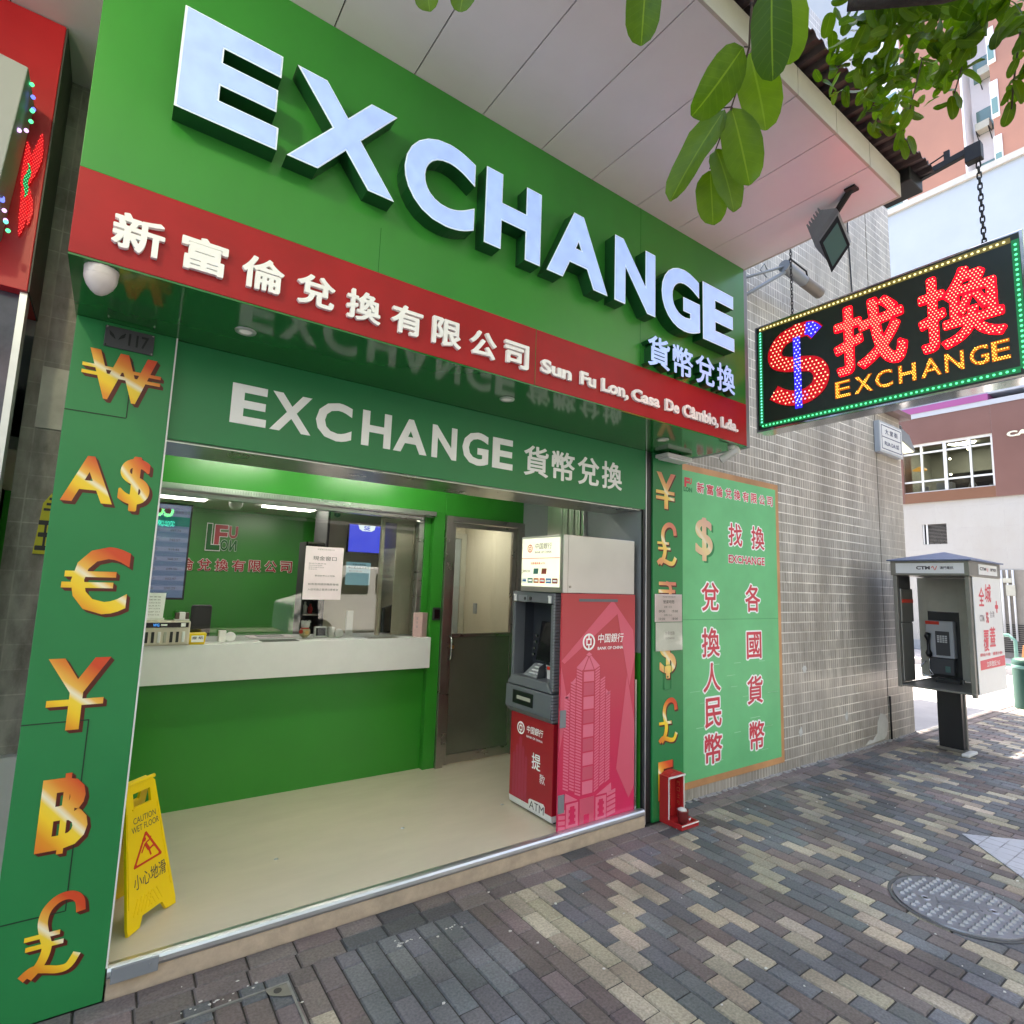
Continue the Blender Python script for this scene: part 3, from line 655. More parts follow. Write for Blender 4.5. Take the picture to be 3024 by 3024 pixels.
# folded shutter stack beside the lobby's right wall
sh = MB()
sh.box(3.262, 3.304, 3.86, 4.06, 0.10, 2.72)
for k in range(7): sh.box(3.258 - 0.006 * (k % 2), 3.303, 3.57 + k * 0.041, 3.57 + k * 0.041 + 0.030, 0.10, 2.72)
sh.build('folding_shutter', 'steel_panel', shop, 0.002)
# counter
ct = MB().box(0.0, 2.312, 4.44, 4.555, 0.955, 1.21).box(0.0, 2.312, 4.556, 5.0, 1.17, 1.2095)
cto = ct.build('counter', 'white_laminate', shop, 0.003)
MB().box(0.96, 1.22, 4.47, 4.60, 1.2105, 1.2125).build('cash_slot', 'black', cto)
MB().box(1.77, 2.03, 4.48, 4.58, 1.2105, 1.2125).build('cash_slot', 'dark_steel', cto)
# window: steel head, side post, glass, open casement frame
wi = MB().box(0.148, 2.319, 4.46, 4.52, 2.262, 2.303).box(0.148, 2.24, 4.575, 4.645, 2.232, 2.262).box(2.215, 2.262, 4.575, 4.645, 1.2105, 2.232).box(2.262, 2.319, 4.56, 4.66, 1.2105, 2.262, 1)
wo = wi.build('window', ['steel', 'inner_green'], shop, 0.002)
MB().box(0.148, 2.215, 4.612, 4.618, 1.2115, 2.232).build('pane', 'glass', wo)
cf = MB().box(1.915, 1.945, 4.70, 4.74, 1.215, 2.23).box(2.225, 2.25, 4.70, 4.74, 1.215, 2.23).box(1.945, 2.225, 4.70, 4.74, 2.195, 2.23)
cf.build('inner_frame', 'beige_wall', wo, 0.002)
MB().box(2.06, 2.225, 4.715, 4.725, 1.215, 2.195).build('inner_panel', 'beige_wall', wo)
gr = MB()
for k in range(60): gr.box(0.16 + k * 0.018, 0.170 + k * 0.018, 4.452, 4.46, 2.268, 2.296)
gr.build('vent_grille', 'steel', wo)
# steel door to the office
dr = MB().box(2.431, 2.50, 4.47, 4.56, 0.10, 2.284).box(3.235, 3.304, 4.47, 4.56, 0.10, 2.284).box(2.50, 3.235, 4.47, 4.56, 2.235, 2.284)
do = dr.build('door', 'dark_steel', shop, 0.002)
lf = MB().box(2.505, 2.545, 4.50, 4.54, 0.115, 2.23).box(3.19, 3.23, 4.50, 4.54, 0.115, 2.23).box(2.545, 3.19, 4.50, 4.54, 2.19, 2.23).box(2.545, 3.19, 4.50, 4.54, 1.20, 1.228).box(2.545, 3.19, 4.50, 4.54, 0.115, 0.19)
lf.build('door_leaf', 'dark_steel', do, 0.002)
MB().box(2.545, 3.19, 4.516, 4.522, 1.228, 2.19).build('pane', 'door_glass', do)
MB().box(2.545, 3.19, 4.508, 4.53, 0.19, 1.20).build('kick_panel', mat('door_lower_panel', (0.19, 0.20, 0.155), 0.16, 0.6, var=.15, scale=2), do)
MB().tube([(2.52, 4.50, 1.215), (2.52, 4.455, 1.205), (2.52, 4.445, 1.17), (2.52, 4.445, 1.05), (2.52, 4.455, 1.015), (2.52, 4.50, 1.005)], 0.009).build('handle', 'chrome', do)
MB().cyl((2.55, 4.50, 1.118), (2.55, 4.475, 1.118), 0.016).box(2.548, 2.552, 4.455, 4.476, 1.108, 1.128).build('lock', 'brass', do)
ic = MB().box(2.342, 2.416, 4.478, 4.499, 1.352, 1.462); io = ic.build('intercom', 'soft_black', shop, 0.006)
MB().box(2.355, 2.403, 4.475, 4.4775, 1.368, 1.446).build('screen', 'screen_off', io)
# office interior
b = MB().box(-0.9, 3.4, 7.2, 7.3, 0.10, 2.42); bo = b.build('office_wall', 'inner_green', shop)
MB().box(-0.95, -0.9, 4.62, 7.3, 0.10, 2.5).build('office_wall', 'beige_wall', shop)
MB().box(1.83, 2.44, 6.0, 6.08, 0.10, 2.42).box(2.44, 2.50, 4.62, 6.08, 0.10, 2.42).box(2.50, 3.379, 5.75, 5.82, 0.10, 2.42).box(3.38, 3.418, 4.621, 5.82, 0.10, 2.42).build('partition', 'beige_wall', shop)
# wall lettering seen through the glass: outlined red characters and the stacked letter mark
ft = FY(7.19)
for k, ch in enumerate('新富倫兌換有限公司'):
    u = 0.264 + k * 0.1755; z = 1.715 + 0.0022 * k
    mb = MB(); put_text(mb, ch, ft, u, u + 0.130, z, z + 0.130, 0.006, off=0.045, mi=1, ref=0.0); put_text(mb, ch, ft, u, u + 0.130, z, z + 0.130, 0.012, off=0.018, ref=0.0)
    mb.build('wall_character', ['dark_red', 'white_vinyl'], bo, recalc=False)
mb = MB()
for (tx, u0, u1, v0, v1, mi) in (('L', .85, .99, 1.955, 2.25, 2), ('F', .93, 1.06, 2.02, 2.245, 0), ('U', 1.075, 1.165, 2.10, 2.24, 0), ('O', .995, 1.075, 1.955, 2.08, 2), ('И', 1.09, 1.165, 1.955, 2.08, 2)):
    put_text(mb, tx, ft, u0, u1, v0, v1, 0.006 + .002 * mi, off=0.055, mi=1, ref=0.03); put_text(mb, tx, ft, u0, u1, v0, v1, 0.011 + .002 * mi, off=0.03, mi=mi)
mb.build('wall_logo', ['dark_red', 'white_vinyl', 'soffit_green'], bo, recalc=False)
for (x0, x1) in ((0.305, 0.70), (1.235, 1.735)):
    p = MB().box(x0, x1, 6.03, 6.34, 2.4, 2.419); po = p.build('ceiling_light', 'panel_light'); tag(po, 'bright flat ceiling panel light in the office, ' + ('by the price screen' if x0 < 1 else 'nearer the taped notice'), 'ceiling light', 'panel lights in the office ceiling')
for (x, y, lab) in ((0.93, 5.97, 'white dome camera on the office ceiling between the two panel lights'), (1.93, 6.05, 'small white dome camera on the office ceiling right of the panel lights')):
    c = thing('ceiling_camera', (x, y, 2.42), lab, 'security camera', 'dome cameras in the office ceiling')
    MB().cyl((x, y, 2.419), (x, y, 2.38), 0.07, 0.065).build('base', 'white_plastic', c)
    MB().lathe((x, y, 2.38), [(0.062, 0), (0.06, -0.03), (0.04, -0.06), (0.001, -0.072)]).build('dome', 'white_plastic' if x < 1 else 'soft_black', c)
p = MB().box(2.62, 3.12, 4.95, 5.25, 2.4, 2.419).build('ceiling_light', 'panel_light'); tag(p, 'flat ceiling panel light in the corridor behind the steel door', 'ceiling light')
# tube lamps washing the lobby wall, hidden behind the lintel board
for x in (0.75, 1.85):
    t = thing('lobby_lamp', (x, 3.95, 2.72), 'slim tube lamp on the lobby ceiling behind the lintel board, ' + ('over the counter' if x < 1 else 'nearer the door'), 'lamp', 'lobby tube lamps')
    MB().box(x - 0.3, x + 0.3, 3.75, 3.81, 2.69, 2.719).build('housing', 'white_plastic', t)
    MB().cyl((x - 0.29, 3.78, 2.672), (x + 0.29, 3.78, 2.672), 0.014).build('tube', 'tube_light', t)

# ------------------------------------------------------------------ lintel board
bd = MB().box(0.149, 3.325, 2.94, 3.30, 2.295, 2.757); bdo = bd.build('lintel_board', 'board_green', shop, 0.003)
MB().box(0.149, 3.325, 2.965, 3.315, 2.286, 2.2945).build('underside_trim', 'steel', bdo)
fb = FY(2.9395)
k_ = 2.94 / 2.96
for ch, (u0, u1) in zip('EXCHANGE', ((.397, .560), (.578, .780), (.802, .995), (1.052, 1.222), (1.240, 1.450), (1.482, 1.650), (1.690, 1.880), (1.912, 2.070))):
    s = lambda z: 1.7 + (z - 1.7) * k_
    ov = 0.006 if ch in 'CG' else 0.0
    text_part('letter', ch, fb, u0 * k_, u1 * k_, s(2.424) - ov, s(2.622) + ov, 0.003, 'white_vinyl', bdo, d1=-0.004, off=0.030)
for k, ch in enumerate('貨幣兌換'):
    u = 2.148 + k * 0.236
    text_part('character', ch, fb, u, u + 0.205, 2.408, 2.612, 0.003, 'white_vinyl', bdo, d1=-0.004, off=0.016)

# ------------------------------------------------------------------ pillars with printed currency symbols
pl = MB().box(-0.220, 0.143, 2.915, 3.42, 0.0, 2.757); plo = pl.build('pillar', 'pillar_green', shop, 0.002)
MB().box(0.143, 0.149, 2.912, 3.0, 0.12, 2.757).build('edge_trim', 'white_plastic', plo)
sm = MB()
for (x0, x1, z0, z1) in ((-.22, -.009, 2.348, 2.352), (-.0105, -.0065, 2.352, 2.605), (-.22, -.012, 1.091, 1.095), (-.0125, -.0085, .376, 1.095), (-.21, -.011, .374, .378)):
    sm.box(x0, x1, 2.9128, 2.9145, z0, z1)
sm.build('panel_seam', mat('seam', (0.01, 0.03, 0.015), 0.6), plo)
fp = FY(2.9145)
POUND = [(.95, .74), (.90, .90), (.74, .985), (.52, .97), (.35, .86), (.30, .70), (.36, .52), (.42, .36), (.34, .17), (.16, .03)]
POUND_FOOT = [(.04, .035), (.22, .12), (.44, .09), (.66, .045), (.84, .06), (.97, .20)]
RUPEE_HOOK = [(.42, .93), (.62, .88), (.70, .72), (.60, .56), (.34, .50)]
def smooth(c, m=6):
    out = []
    for i in range(len(c) - 1):
        p0 = c[max(0, i - 1)]; p1 = c[i]; p2 = c[i + 1]; p3 = c[min(len(c) - 1, i + 2)]
        for j in range(m):
            t = j / m; out.append(tuple(0.5 * ((2 * p1[q]) + (-p0[q] + p2[q]) * t + (2 * p0[q] - 5 * p1[q] + 4 * p2[q] - p3[q]) * t * t + (-p0[q] + 3 * p1[q] - 3 * p2[q] + p3[q]) * t ** 3) for q in (0, 1)))
    return out + [c[-1]]
def ribbon(pts, w):
    L_ = []; Rr = []
    for k, p in enumerate(pts):
        a = pts[max(0, k - 1)]; b = pts[min(len(pts) - 1, k + 1)]; t = Vector((b[0] - a[0], b[1] - a[1])).normalized(); nn = Vector((-t.y, t.x))
        ww = w(k / (len(pts) - 1)) if callable(w) else w
        L_.append((p[0] + nn.x * ww / 2, p[1] + nn.y * ww / 2)); Rr.append((p[0] - nn.x * ww / 2, p[1] - nn.y * ww / 2))
    P = L_ + Rr; n = len(pts); return P, [(k, k + 1, n + k + 1, n + k) for k in range(n - 1)]
# each symbol: a letter or curves, plus crossing bars (in 0..1 box units)
SYM = {'won': ('W', (.07, .93, 0, 1), [(0, 1, .46, .53), (0, 1, .61, .68)]), 'yen1': ('Y', (0, 1, 0, 1), [(.05, .95, .335, .425)]), 'yen2': ('Y', (.03, .97, 0, 1), [(.0, .92, .25, .34), (.0, .92, .41, .50)]),
       'euro': ('C', (.13, 1, 0, 1), [(.03, .80, .545, .63), (0, .77, .385, .47)]), 'baht': ('B', (0, 1, .055, .945), [(.43, .56, 0, 1)]),
       'lira': ('pound', None, [(.06, .70, .37, .43), (.02, .62, .50, .56)]), 'pound': ('pound', None, [(.02, .70, .43, .50)]), 'rupee': ('rupee', None, [(.02, 1, .87, .96), (.0, .95, .66, .75)]),
       'A': ('A', (0, 1, 0, 1), []), 'F': ('F', (0, 1, 0, 1), []), '$': ('$', (0, 1, 0, 1), [])}
def put_symbol(mb, name, fr, u0, u1, v0, v1, d, off):
    g, bx_, bars = SYM[name]; U = lambda a: u0 + a * (u1 - u0); V_ = lambda a: v0 + a * (v1 - v0)
    if bx_: put_text(mb, g, fr, U(bx_[0]), U(bx_[1]), V_(bx_[2]), V_(bx_[3]), d, off=off)
    else:
        rib = [(smooth(POUND), .17), (smooth(POUND_FOOT), .15)] if g == 'pound' else [(smooth(RUPEE_HOOK), .16), ([(.30, .55), (.78, .02)], .19)]
        for q, (pts, w) in enumerate(rib):
            W_ = min(u1 - u0, v1 - v0); P, f = ribbon([(U(a), V_(b)) for a, b in pts], w * W_); mb.add([fr.p(a, b, d + .0001 * q) for a, b in P], f)
    for q, (a, b, c_, e) in enumerate(bars): mb.add([fr.p(U(a), V_(c_), d + .0001 * (q % 2) + .0001), fr.p(U(b), V_(c_), d + .0001 * (q % 2) + .0001), fr.p(U(b), V_(e), d + .0001 * (q % 2) + .0001), fr.p(U(a), V_(e), d + .0001 * (q % 2) + .0001)], [(0, 1, 2, 3)])
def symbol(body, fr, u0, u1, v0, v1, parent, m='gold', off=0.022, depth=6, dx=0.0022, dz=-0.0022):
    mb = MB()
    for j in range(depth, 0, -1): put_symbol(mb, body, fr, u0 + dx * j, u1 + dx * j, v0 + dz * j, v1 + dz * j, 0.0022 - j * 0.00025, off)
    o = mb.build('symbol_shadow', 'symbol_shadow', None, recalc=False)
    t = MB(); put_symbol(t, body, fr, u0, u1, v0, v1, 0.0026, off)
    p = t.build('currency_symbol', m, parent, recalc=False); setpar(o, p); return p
symbol('won', fp, -.181, .100, 2.418, 2.629, plo, off=0.035)
symbol('A', fp, -.195, -.022, 1.972, 2.166, plo, off=0.03)
symbol('$', fp, -.006, .106, 1.950, 2.188, plo, off=0.024)
symbol('euro', fp, -.155, .068, 1.514, 1.792, plo, off=0.022)
symbol('yen1', fp, -.163, .040, 1.060, 1.340, plo, off=0.026)
symbol('baht', fp, -.130, .027, 0.594, 0.895, plo, off=0.03)
symbol('lira', fp, -.129, .048, 0.158, 0.436, plo, off=0.026)
np_ = thing('number_plate', (-0.03, 2.91, 2.69), 'dark grey door number plate reading 117 at the top of the left pillar', 'number plate')
MB().box(-0.119, 0.060, 2.905, 2.9125, 2.648, 2.741).build('plate', 'booth_dark', np_, 0.002)
mb = MB(); put_text(mb, '117', FY(2.905), -0.034, 0.040, 2.668, 2.723, 0.001, off=0.02)
for sx in (-1, 1): mb.prism(FY(2.905), [(-.075 + sx * .004, 2.684), (-.075 + sx * .026, 2.70), (-.075 + sx * .030, 2.722), (-.075 + sx * .012, 2.705)], 0, .001)
mb.build('number', 'black', np_, recalc=False)
mb = MB()
for (x, z) in ((-.113, 2.735), (.054, 2.735), (-.113, 2.654), (.054, 2.654)): mb.cyl((x, 2.9045, z), (x, 2.902, z), 0.0035, n=8)
mb.build('screws', 'chrome', np_)

pr = MB().box(3.400, 3.758, 2.93, 3.20, 0.0, 2.757); pro = pr.build('pillar', 'pillar_green', shop, 0.002)
MB().box(3.326, 3.334, 2.936, 3.05, 0.0, 2.757).build('edge_trim', 'alu', pro)
MB().box(3.306, 3.3255, 2.945, 3.05, 0.0, 2.757).box(3.3345, 3.399, 2.945, 3.05, 0.0, 2.757).build('edge_gap', 'black', pro)
fq = FY(2.9295)
symbol('yen2', fq, 3.431, 3.672, 2.322, 2.612, pro, 'gold_faded', 0.02, dx=.002, dz=-.0016)
symbol('lira', fq, 3.442, 3.672, 1.878, 2.201, pro, 'gold_faded', 0.024)
symbol('rupee', fq, 3.462, 3.668, 1.475, 1.759, pro, 'gold_faded', 0.02)
symbol('$', fq, 3.474, 3.666, 1.012, 1.33, pro, 'gold_faded', 0.018)
symbol('pound', fq, 3.465, 3.676, 0.542, 0.853, pro, 'gold', 0.022)
symbol('F', fq, 3.462, 3.625, 0.140, 0.412, pro, 'gold', 0.03)
MB().box(3.525, 3.529, 2.924, 2.9262, 0.93, 1.115).box(3.606, 3.61, 2.924, 2.9262, 0.93, 1.115).box(3.5295, 3.6055, 2.924, 2.9262, 0.93, 0.934).box(3.5295, 3.6055, 2.924, 2.9262, 1.111, 1.115).box(3.562, 3.570, 2.920, 2.9262, 1.02, 1.032).build('hatch_cover', 'board_green', pro)

def notice(name, fr, u0, u1, v0, v1, d, m, label, lines, group=None):
    t = thing(name, fr.p((u0 + u1) / 2, v0, d), label, 'notice', group)
    mb = MB().prism(fr, [(u0, v0), (u1, v0), (u1, v1), (u0, v1)], d, d + 0.0012); mb.build('sheet', m, t)
    tx = MB()
    for (s, a, bb, z0, z1, mi) in lines: put_text(tx, s, fr, u0 + a * (u1 - u0), u0 + bb * (u1 - u0), v0 + z0 * (v1 - v0), v0 + z1 * (v1 - v0), d + 0.0018, off=0.0, mi=mi, res=2)
    tx.build('print', ['ink', 'ink_soft'], t, recalc=False); return t
notice('paper_notice', fq, 3.418, 3.738, 1.440, 1.652, 0.004, 'paper', 'pink opening hours sheet taped on the right pillar above a white plastic sleeve', [('新富倫兌換有限公司', .28, .75, .88, .94, 1), ('營業時間', .30, .70, .66, .79, 0), ('星期一至五', .33, .62, .50, .58, 1), ('09:30', .14, .36, .34, .43, 0), ('19:00', .62, .84, .34, .43, 0), ('星期六及日', .33, .62, .21, .28, 1), ('10:00', .14, .36, .07, .15, 0), ('18:00', .62, .84, .07, .15, 0)])
sl = notice('paper_notice', fq, 3.428, 3.740, 1.222, 1.436, 0.004, 'paper_white', 'crumpled white sheet in a clear sleeve taped on the right pillar below the pink sheet', [('外幣找換', .34, .70, .55, .68, 1), ('EXCHANGE', .36, .70, .40, .47, 1)])
slv = MB(); rnd = random.Random(3); nx, nz = 10, 12
vv = [fq.p(3.420 + i * 0.322 / nx, 1.216 + j * 0.436 / nz, 0.0075 + rnd.uniform(0, 0.005)) for j in range(nz + 1) for i in range(nx + 1)]
slv.add(vv, [(j * (nx + 1) + i, j * (nx + 1) + i + 1, (j + 1) * (nx + 1) + i + 1, (j + 1) * (nx + 1) + i) for j in range(nz) for i in range(nx)], 0, True)
slv.build('plastic_sleeve', 'glass', sl, recalc=False)

# ------------------------------------------------------------------ big fascia sign
fs_ = thing('shop_sign', (1.77, 2.35, 2.757), 'large green fascia sign with lit blue white EXCHANGE letters and a red name band', 'sign')
MB().box(-0.224, 3.757, 2.35, 3.46, 3.082, 4.163).build('sign_face', 'fascia_green', fs_, 0.002)
rb = MB().box(-0.224, 3.757, 2.348, 3.46, 2.765, 3.0815).build('red_band', 'red_band', fs_, 0.002)
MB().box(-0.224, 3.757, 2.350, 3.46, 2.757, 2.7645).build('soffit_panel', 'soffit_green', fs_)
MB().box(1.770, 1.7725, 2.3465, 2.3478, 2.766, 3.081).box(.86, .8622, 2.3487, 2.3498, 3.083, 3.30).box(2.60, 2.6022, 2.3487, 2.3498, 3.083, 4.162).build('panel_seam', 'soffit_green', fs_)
MB().box(3.7585, 3.806, 2.353, 3.06, 2.757, 4.16).build('edge_trim', 'grey_paint', fs_, 0.002)
fl = FY(2.262)
q = 2.26 / 2.35
for ch, (u0, u1) in zip('EXCHANGE', ((.030, .384), (.445, .905), (.964, 1.348), (1.423, 1.783), (1.846, 2.306), (2.379, 2.745), (2.819, 3.215), (3.262, 3.622))):
    ov = 0.008 if ch in 'CG' else 0.0
    mb = MB(); put_text(mb, ch, fl, u0 * q, u1 * q, 3.396 - ov, 3.800 + ov, 0.0, None, off=0.036, res=6); put_text(mb, ch, fl, u0 * q, u1 * q, 3.396 - ov, 3.800 + ov, -0.003, -0.088, off=0.047, mi=2, mi_side=1, res=6, ref=0.036)
    mb.build('letter', ['letter_face', 'letter_side', 'letter_rim'], fs_, recalc=False)
fl2 = FY(2.29); q2 = 2.29 / 2.35
for k, ch in enumerate('貨幣兌換'):
    u = (2.675 + k * 0.2435) * q2; z0 = 1.7 + (3.118 - 1.7) * q2
    mb = MB(); put_text(mb, ch, fl2, u, u + 0.215 * q2, z0, z0 + 0.205, 0, -0.058, off=0.020, mi_side=1); mb.build('character', ['letter_face', 'letter_side'], fs_, recalc=False)
fr_ = FY(2.33); q3 = 2.33 / 2.348
for k, ch in enumerate('新富倫兌換有限公司'):
    u = (-0.113 + k * 0.2105) * q3; z0 = 1.7 + (2.832 - 1.7) * q3
    mb = MB(); put_text(mb, ch, fr_, u, u + 0.158 * q3, z0, z0 + 0.136, 0, -0.017, off=0.024, mi_side=1); mb.build('character', ['white_letter', 'white_vinyl'], rb, recalc=False)
wx = 1.815
for wd, u0, u1, asc, desc in (('Sun', 1.815, 2.035, 1, 0), ('Fu', 2.105, 2.225, 1, 0), ('Lon,', 2.275, 2.500, 1, 1), ('Casa', 2.535, 2.790, 1, 0), ('De', 2.850, 2.985, 1, 0), ('Câmbio,', 3.030, 3.415, 2, 1), ('Lda.', 3.455, 3.655, 1, 0)):
    z0 = 2.850 - (0.016 if desc else 0); z1 = 2.929 + (0.004 if asc == 2 else 0)
    mb = MB(); put_text(mb, wd, fr_, u0 * q3, u1 * q3, 1.7 + (z0 - 1.7) * q3, 1.7 + (z1 - 1.7) * q3, 0, -0.017, off=0.036, mi_side=1, space=0.98); mb.build('word', ['white_letter', 'white_vinyl'], rb, recalc=False)
for (x, lab) in ((0.381, 'leftmost of the three round downlights, by the left pillar'), (1.779, 'middle one of the three round downlights under the fascia'), (3.142, 'rightmost of the three round downlights, by the right pillar')):
    t = thing('downlight', (x, 2.62, 2.757), lab, 'downlight', 'downlights under the fascia')
    MB().lathe((x, 2.62, 2.7565), [(0.026, -0.004), (0.032, -0.008), (0.042, -0.006), (0.044, 0)]).build('ring', 'downlight_ring', t)
    MB().cyl((x, 2.62, 2.7565), (x, 2.62, 2.7525), 0.027).build('lens', 'downlight_lens', t)
c = thing('security_camera', (-0.13, 2.40, 2.757), 'off white dome camera under the left end of the red band', 'security camera')
MB().cyl((-.13, 2.405, 2.7565), (-.13, 2.405, 2.728), 0.052, 0.050).build('base', 'dome_white', c, 0.003)
MB().lathe((-.13, 2.405, 2.727), [(0.0505, 0), (0.049, -0.012), (0.040, -0.034), (0.026, -0.052), (0.014, -0.062), (0.001, -0.064)]).build('dome', 'dome_white', c)
c = thing('security_camera', (3.665, 2.40, 2.757), 'small white bullet camera under the right end of the red band', 'security camera')
MB().cyl((3.665, 2.41, 2.7565), (3.665, 2.41, 2.735), 0.032).build('base', 'white_plastic', c, 0.002)
MB().cyl((3.685, 2.37, 2.735), (3.665, 2.50, 2.672), 0.030, 0.028).build('body', 'white_plastic', c, 0.003)
MB().cyl((3.6652, 2.4995, 2.6722), (3.6642, 2.5055, 2.6693), 0.022).build('lens', 'black', c)
c = thing('wall_light', (3.60, 2.86, 2.73), 'flat white emergency light fixed over the top of the right pillar', 'light fitting')
MB().box(3.42, 3.72, 2.80, 2.928, 2.712, 2.742).build('housing', 'white_plastic', c, 0.006)
MB().box(3.44, 3.70, 2.81, 2.915, 2.700, 2.7115).build('diffuser', 'white_laminate', c, 0.004)
MB().box(3.50, 3.515, 2.85, 2.86, 2.742, 2.7565).box(3.62, 3.635, 2.85, 2.86, 2.742, 2.7565).build('bracket', 'black', c)

# ------------------------------------------------------------------ canopy over the pavement
ZC = 4.165
cn = thing('canopy', (0.0, 1.3, ZC), 'pale panelled concrete canopy over the pavement with a rusty corrugated edge', 'canopy')
pj = [-6.2 + 0.3965 * k for k in range(26)]      # joints every 0.4 m
pj = [p for p in pj if p < 3.5]
off_ = 0.98 - min(pj, key=lambda p: abs(p - 0.98)); pj = [p + off_ for p in pj] + [3.77]
mb = MB()
for a, b in zip(pj, pj[1:]): mb.box(a + 0.003, b - 0.003, 1.303, 3.46, ZC, ZC + 0.01)
mb.build('soffit_panel', 'canopy_panel', cn)
MB().box(pj[0], 3.766, 1.33, 3.46, ZC + 0.010, ZC + 0.12).build('slab', 'canopy_gap', cn)
mb = MB()
for a, b in zip(pj, pj[1:]): mb.box(a + 0.003, b - 0.003, 1.288, 1.3025, ZC - 0.001, ZC + 0.155)
mb.box(3.767, 3.785, 1.289, 3.07, ZC - 0.001, ZC + 0.155)
mb.build('edge_panel', 'concrete_lip', cn)
mb = MB(); n = 0; prof = []
x = -6.2
while x < 3.97:
    prof.append((x, ZC + 0.168 + 0.022 * (0 if (n % 4) in (0, 3) else 1))); x += 0.021; n += 1
vv = []; fsx = []
for (x, z) in prof: vv += [(x, 1.165, z + 0.012), (x, 1.60, z + 0.03), (x, 1.165, z + 0.016), (x, 1.60, z + 0.034)]
for k in range(len(prof) - 1):
    a = 4 * k; b = a + 4
    fsx += [(a, b, b + 1, a + 1), (a + 2, a + 3, b + 3, b + 2), (a, a + 2, b + 2, b)]
mb.add(vv, fsx); mb.build('corrugated_sheet', 'rusty_sheet', cn, recalc=False)
MB().box(3.80, 4.0, 1.24, 1.45, ZC + 0.10, ZC + 0.19).build('gutter_end', 'black_iron', cn, 0.006)

# ------------------------------------------------------------------ hanging LED sign
XS = 3.95
led = thing('hanging_led_sign', (XS, 1.58, 2.92), 'chain hung LED sign with red dollar mark, two red characters and amber EXCHANGE', 'LED sign')
MB().box(XS, XS + 0.15, 0.775, 2.385, 2.905, 3.752).build('cabinet', 'chrome', led, 0.004)
MB().box(XS - 0.004, XS - 0.0005, 0.793, 2.368, 2.922, 3.738).build('panel', 'led_panel', led)
fx = FX(XS - 0.004)
def led_text(name, body, u0, u1, v0, v1, base, dot, step, r, off, d=0.006, label=None, **k):
    mb = MB(); P, f = put_text(mb, body, fx, u0, u1, v0, v1, d, 0.0, off=off, **k)
    Pi, fi = put_text(MB(), body, fx, u0, u1, v0, v1, 0, off=off - .012, ref=off, **{a: b for a, b in k.items()})
    led_dots(mb, fx, dots_in(Pi, fi, step), r, d + 0.0005, 1)
    o = mb.build(name, [base, dot], led, recalc=False)
    if label: o['label'] = label
    return o
led_text('led_character', '找', -1.792, -1.352, 3.170, 3.655, 'led_red', 'led_red_dot', 0.0185, 0.0036, 0.030)
led_text('led_character', '換', -1.288, -0.872, 3.170, 3.650, 'led_red', 'led_red_dot', 0.0185, 0.0036, 0.026)
# dollar mark: red S curve with a blue bar and blue tips
S = []
ctrl = [(-1.905, 3.545), (-1.955, 3.595), (-2.05, 3.600), (-2.155, 3.575), (-2.215, 3.50), (-2.205, 3.42), (-2.13, 3.375), (-2.03, 3.35), (-1.93, 3.315), (-1.885, 3.24), (-1.905, 3.155), (-1.985, 3.105), (-2.08, 3.105), (-2.165, 3.135), (-2.235, 3.185)]
for i in range(len(ctrl) - 1):
    p0 = ctrl[max(0, i - 1)]; p1 = ctrl[i]; p2 = ctrl[i + 1]; p3 = ctrl[min(len(ctrl) - 1, i + 2)]
    for j in range(6):
        t = j / 6; S.append(tuple(0.5 * ((2 * p1[q]) + (-p0[q] + p2[q]) * t + (2 * p0[q] - 5 * p1[q] + 4 * p2[q] - p3[q]) * t * t + (-p0[q] + 3 * p1[q] - 3 * p2[q] + p3[q]) * t ** 3) for q in (0, 1)))
S.append(ctrl[-1])
P, f = ribbon(S, 0.112)
mb = MB(); mb.add([fx.p(u, v, 0.005) for u, v in P], f); di, fi = ribbon(S, 0.088); dd = dots_in(di, fi, 0.029, 0.9)
blue = set(q for q in dd if (q[0] > -1.995 and q[1] > 3.53) or (q[0] > -2.10 and q[0] < -1.98 and q[1] < 3.16 and q[1] > 3.0))
led_dots(mb, fx, dd - blue, 0.0055, 0.0055, 1); led_dots(mb, fx, blue, 0.0055, 0.0055, 2)
bp_, bf = ribbon([(-2.05, 3.66), (-2.05, 3.60)], 0.05); mb.add([fx.p(u, v, 0.006) for u, v in bp_], bf, 0); led_dots(mb, fx, dots_in(bp_, bf, 0.026, 0.9), 0.0055, 0.0065, 1)
bp_, bf = ribbon([(-2.052, 3.56), (-2.048, 3.02)], 0.052); mb.add([fx.p(u, v, 0.007) for u, v in bp_], bf, 3); led_dots(mb, fx, dots_in(bp_, bf, 0.026, 0.9), 0.0055, 0.0075, 2)
bp_, bf = ribbon([p for p in S if p[0] > -1.985 and p[1] > 3.5], 0.093); mb.add([fx.p(u, v, 0.0072) for u, v in bp_], bf, 3); led_dots(mb, fx, blue, 0.0055, 0.0078, 2)
mb.build('led_dollar', ['led_red_dim', 'led_red_dot', 'led_blue_dot', 'led_blue'], led, recalc=False)
us = [(-1.796, -1.697), (-1.672, -1.560), (-1.545, -1.445), (-1.412, -1.317), (-1.290, -1.185), (-1.168, -1.075), (-1.048, -0.960), (-0.948, -0.866)]
for ch, (a, b_) in zip('EXCHANGE', us): led_text('led_letter', ch, a, b_, 3.026, 3.142, 'led_amber', 'led_amber_dot', 0.0130, 0.0034, 0.016)
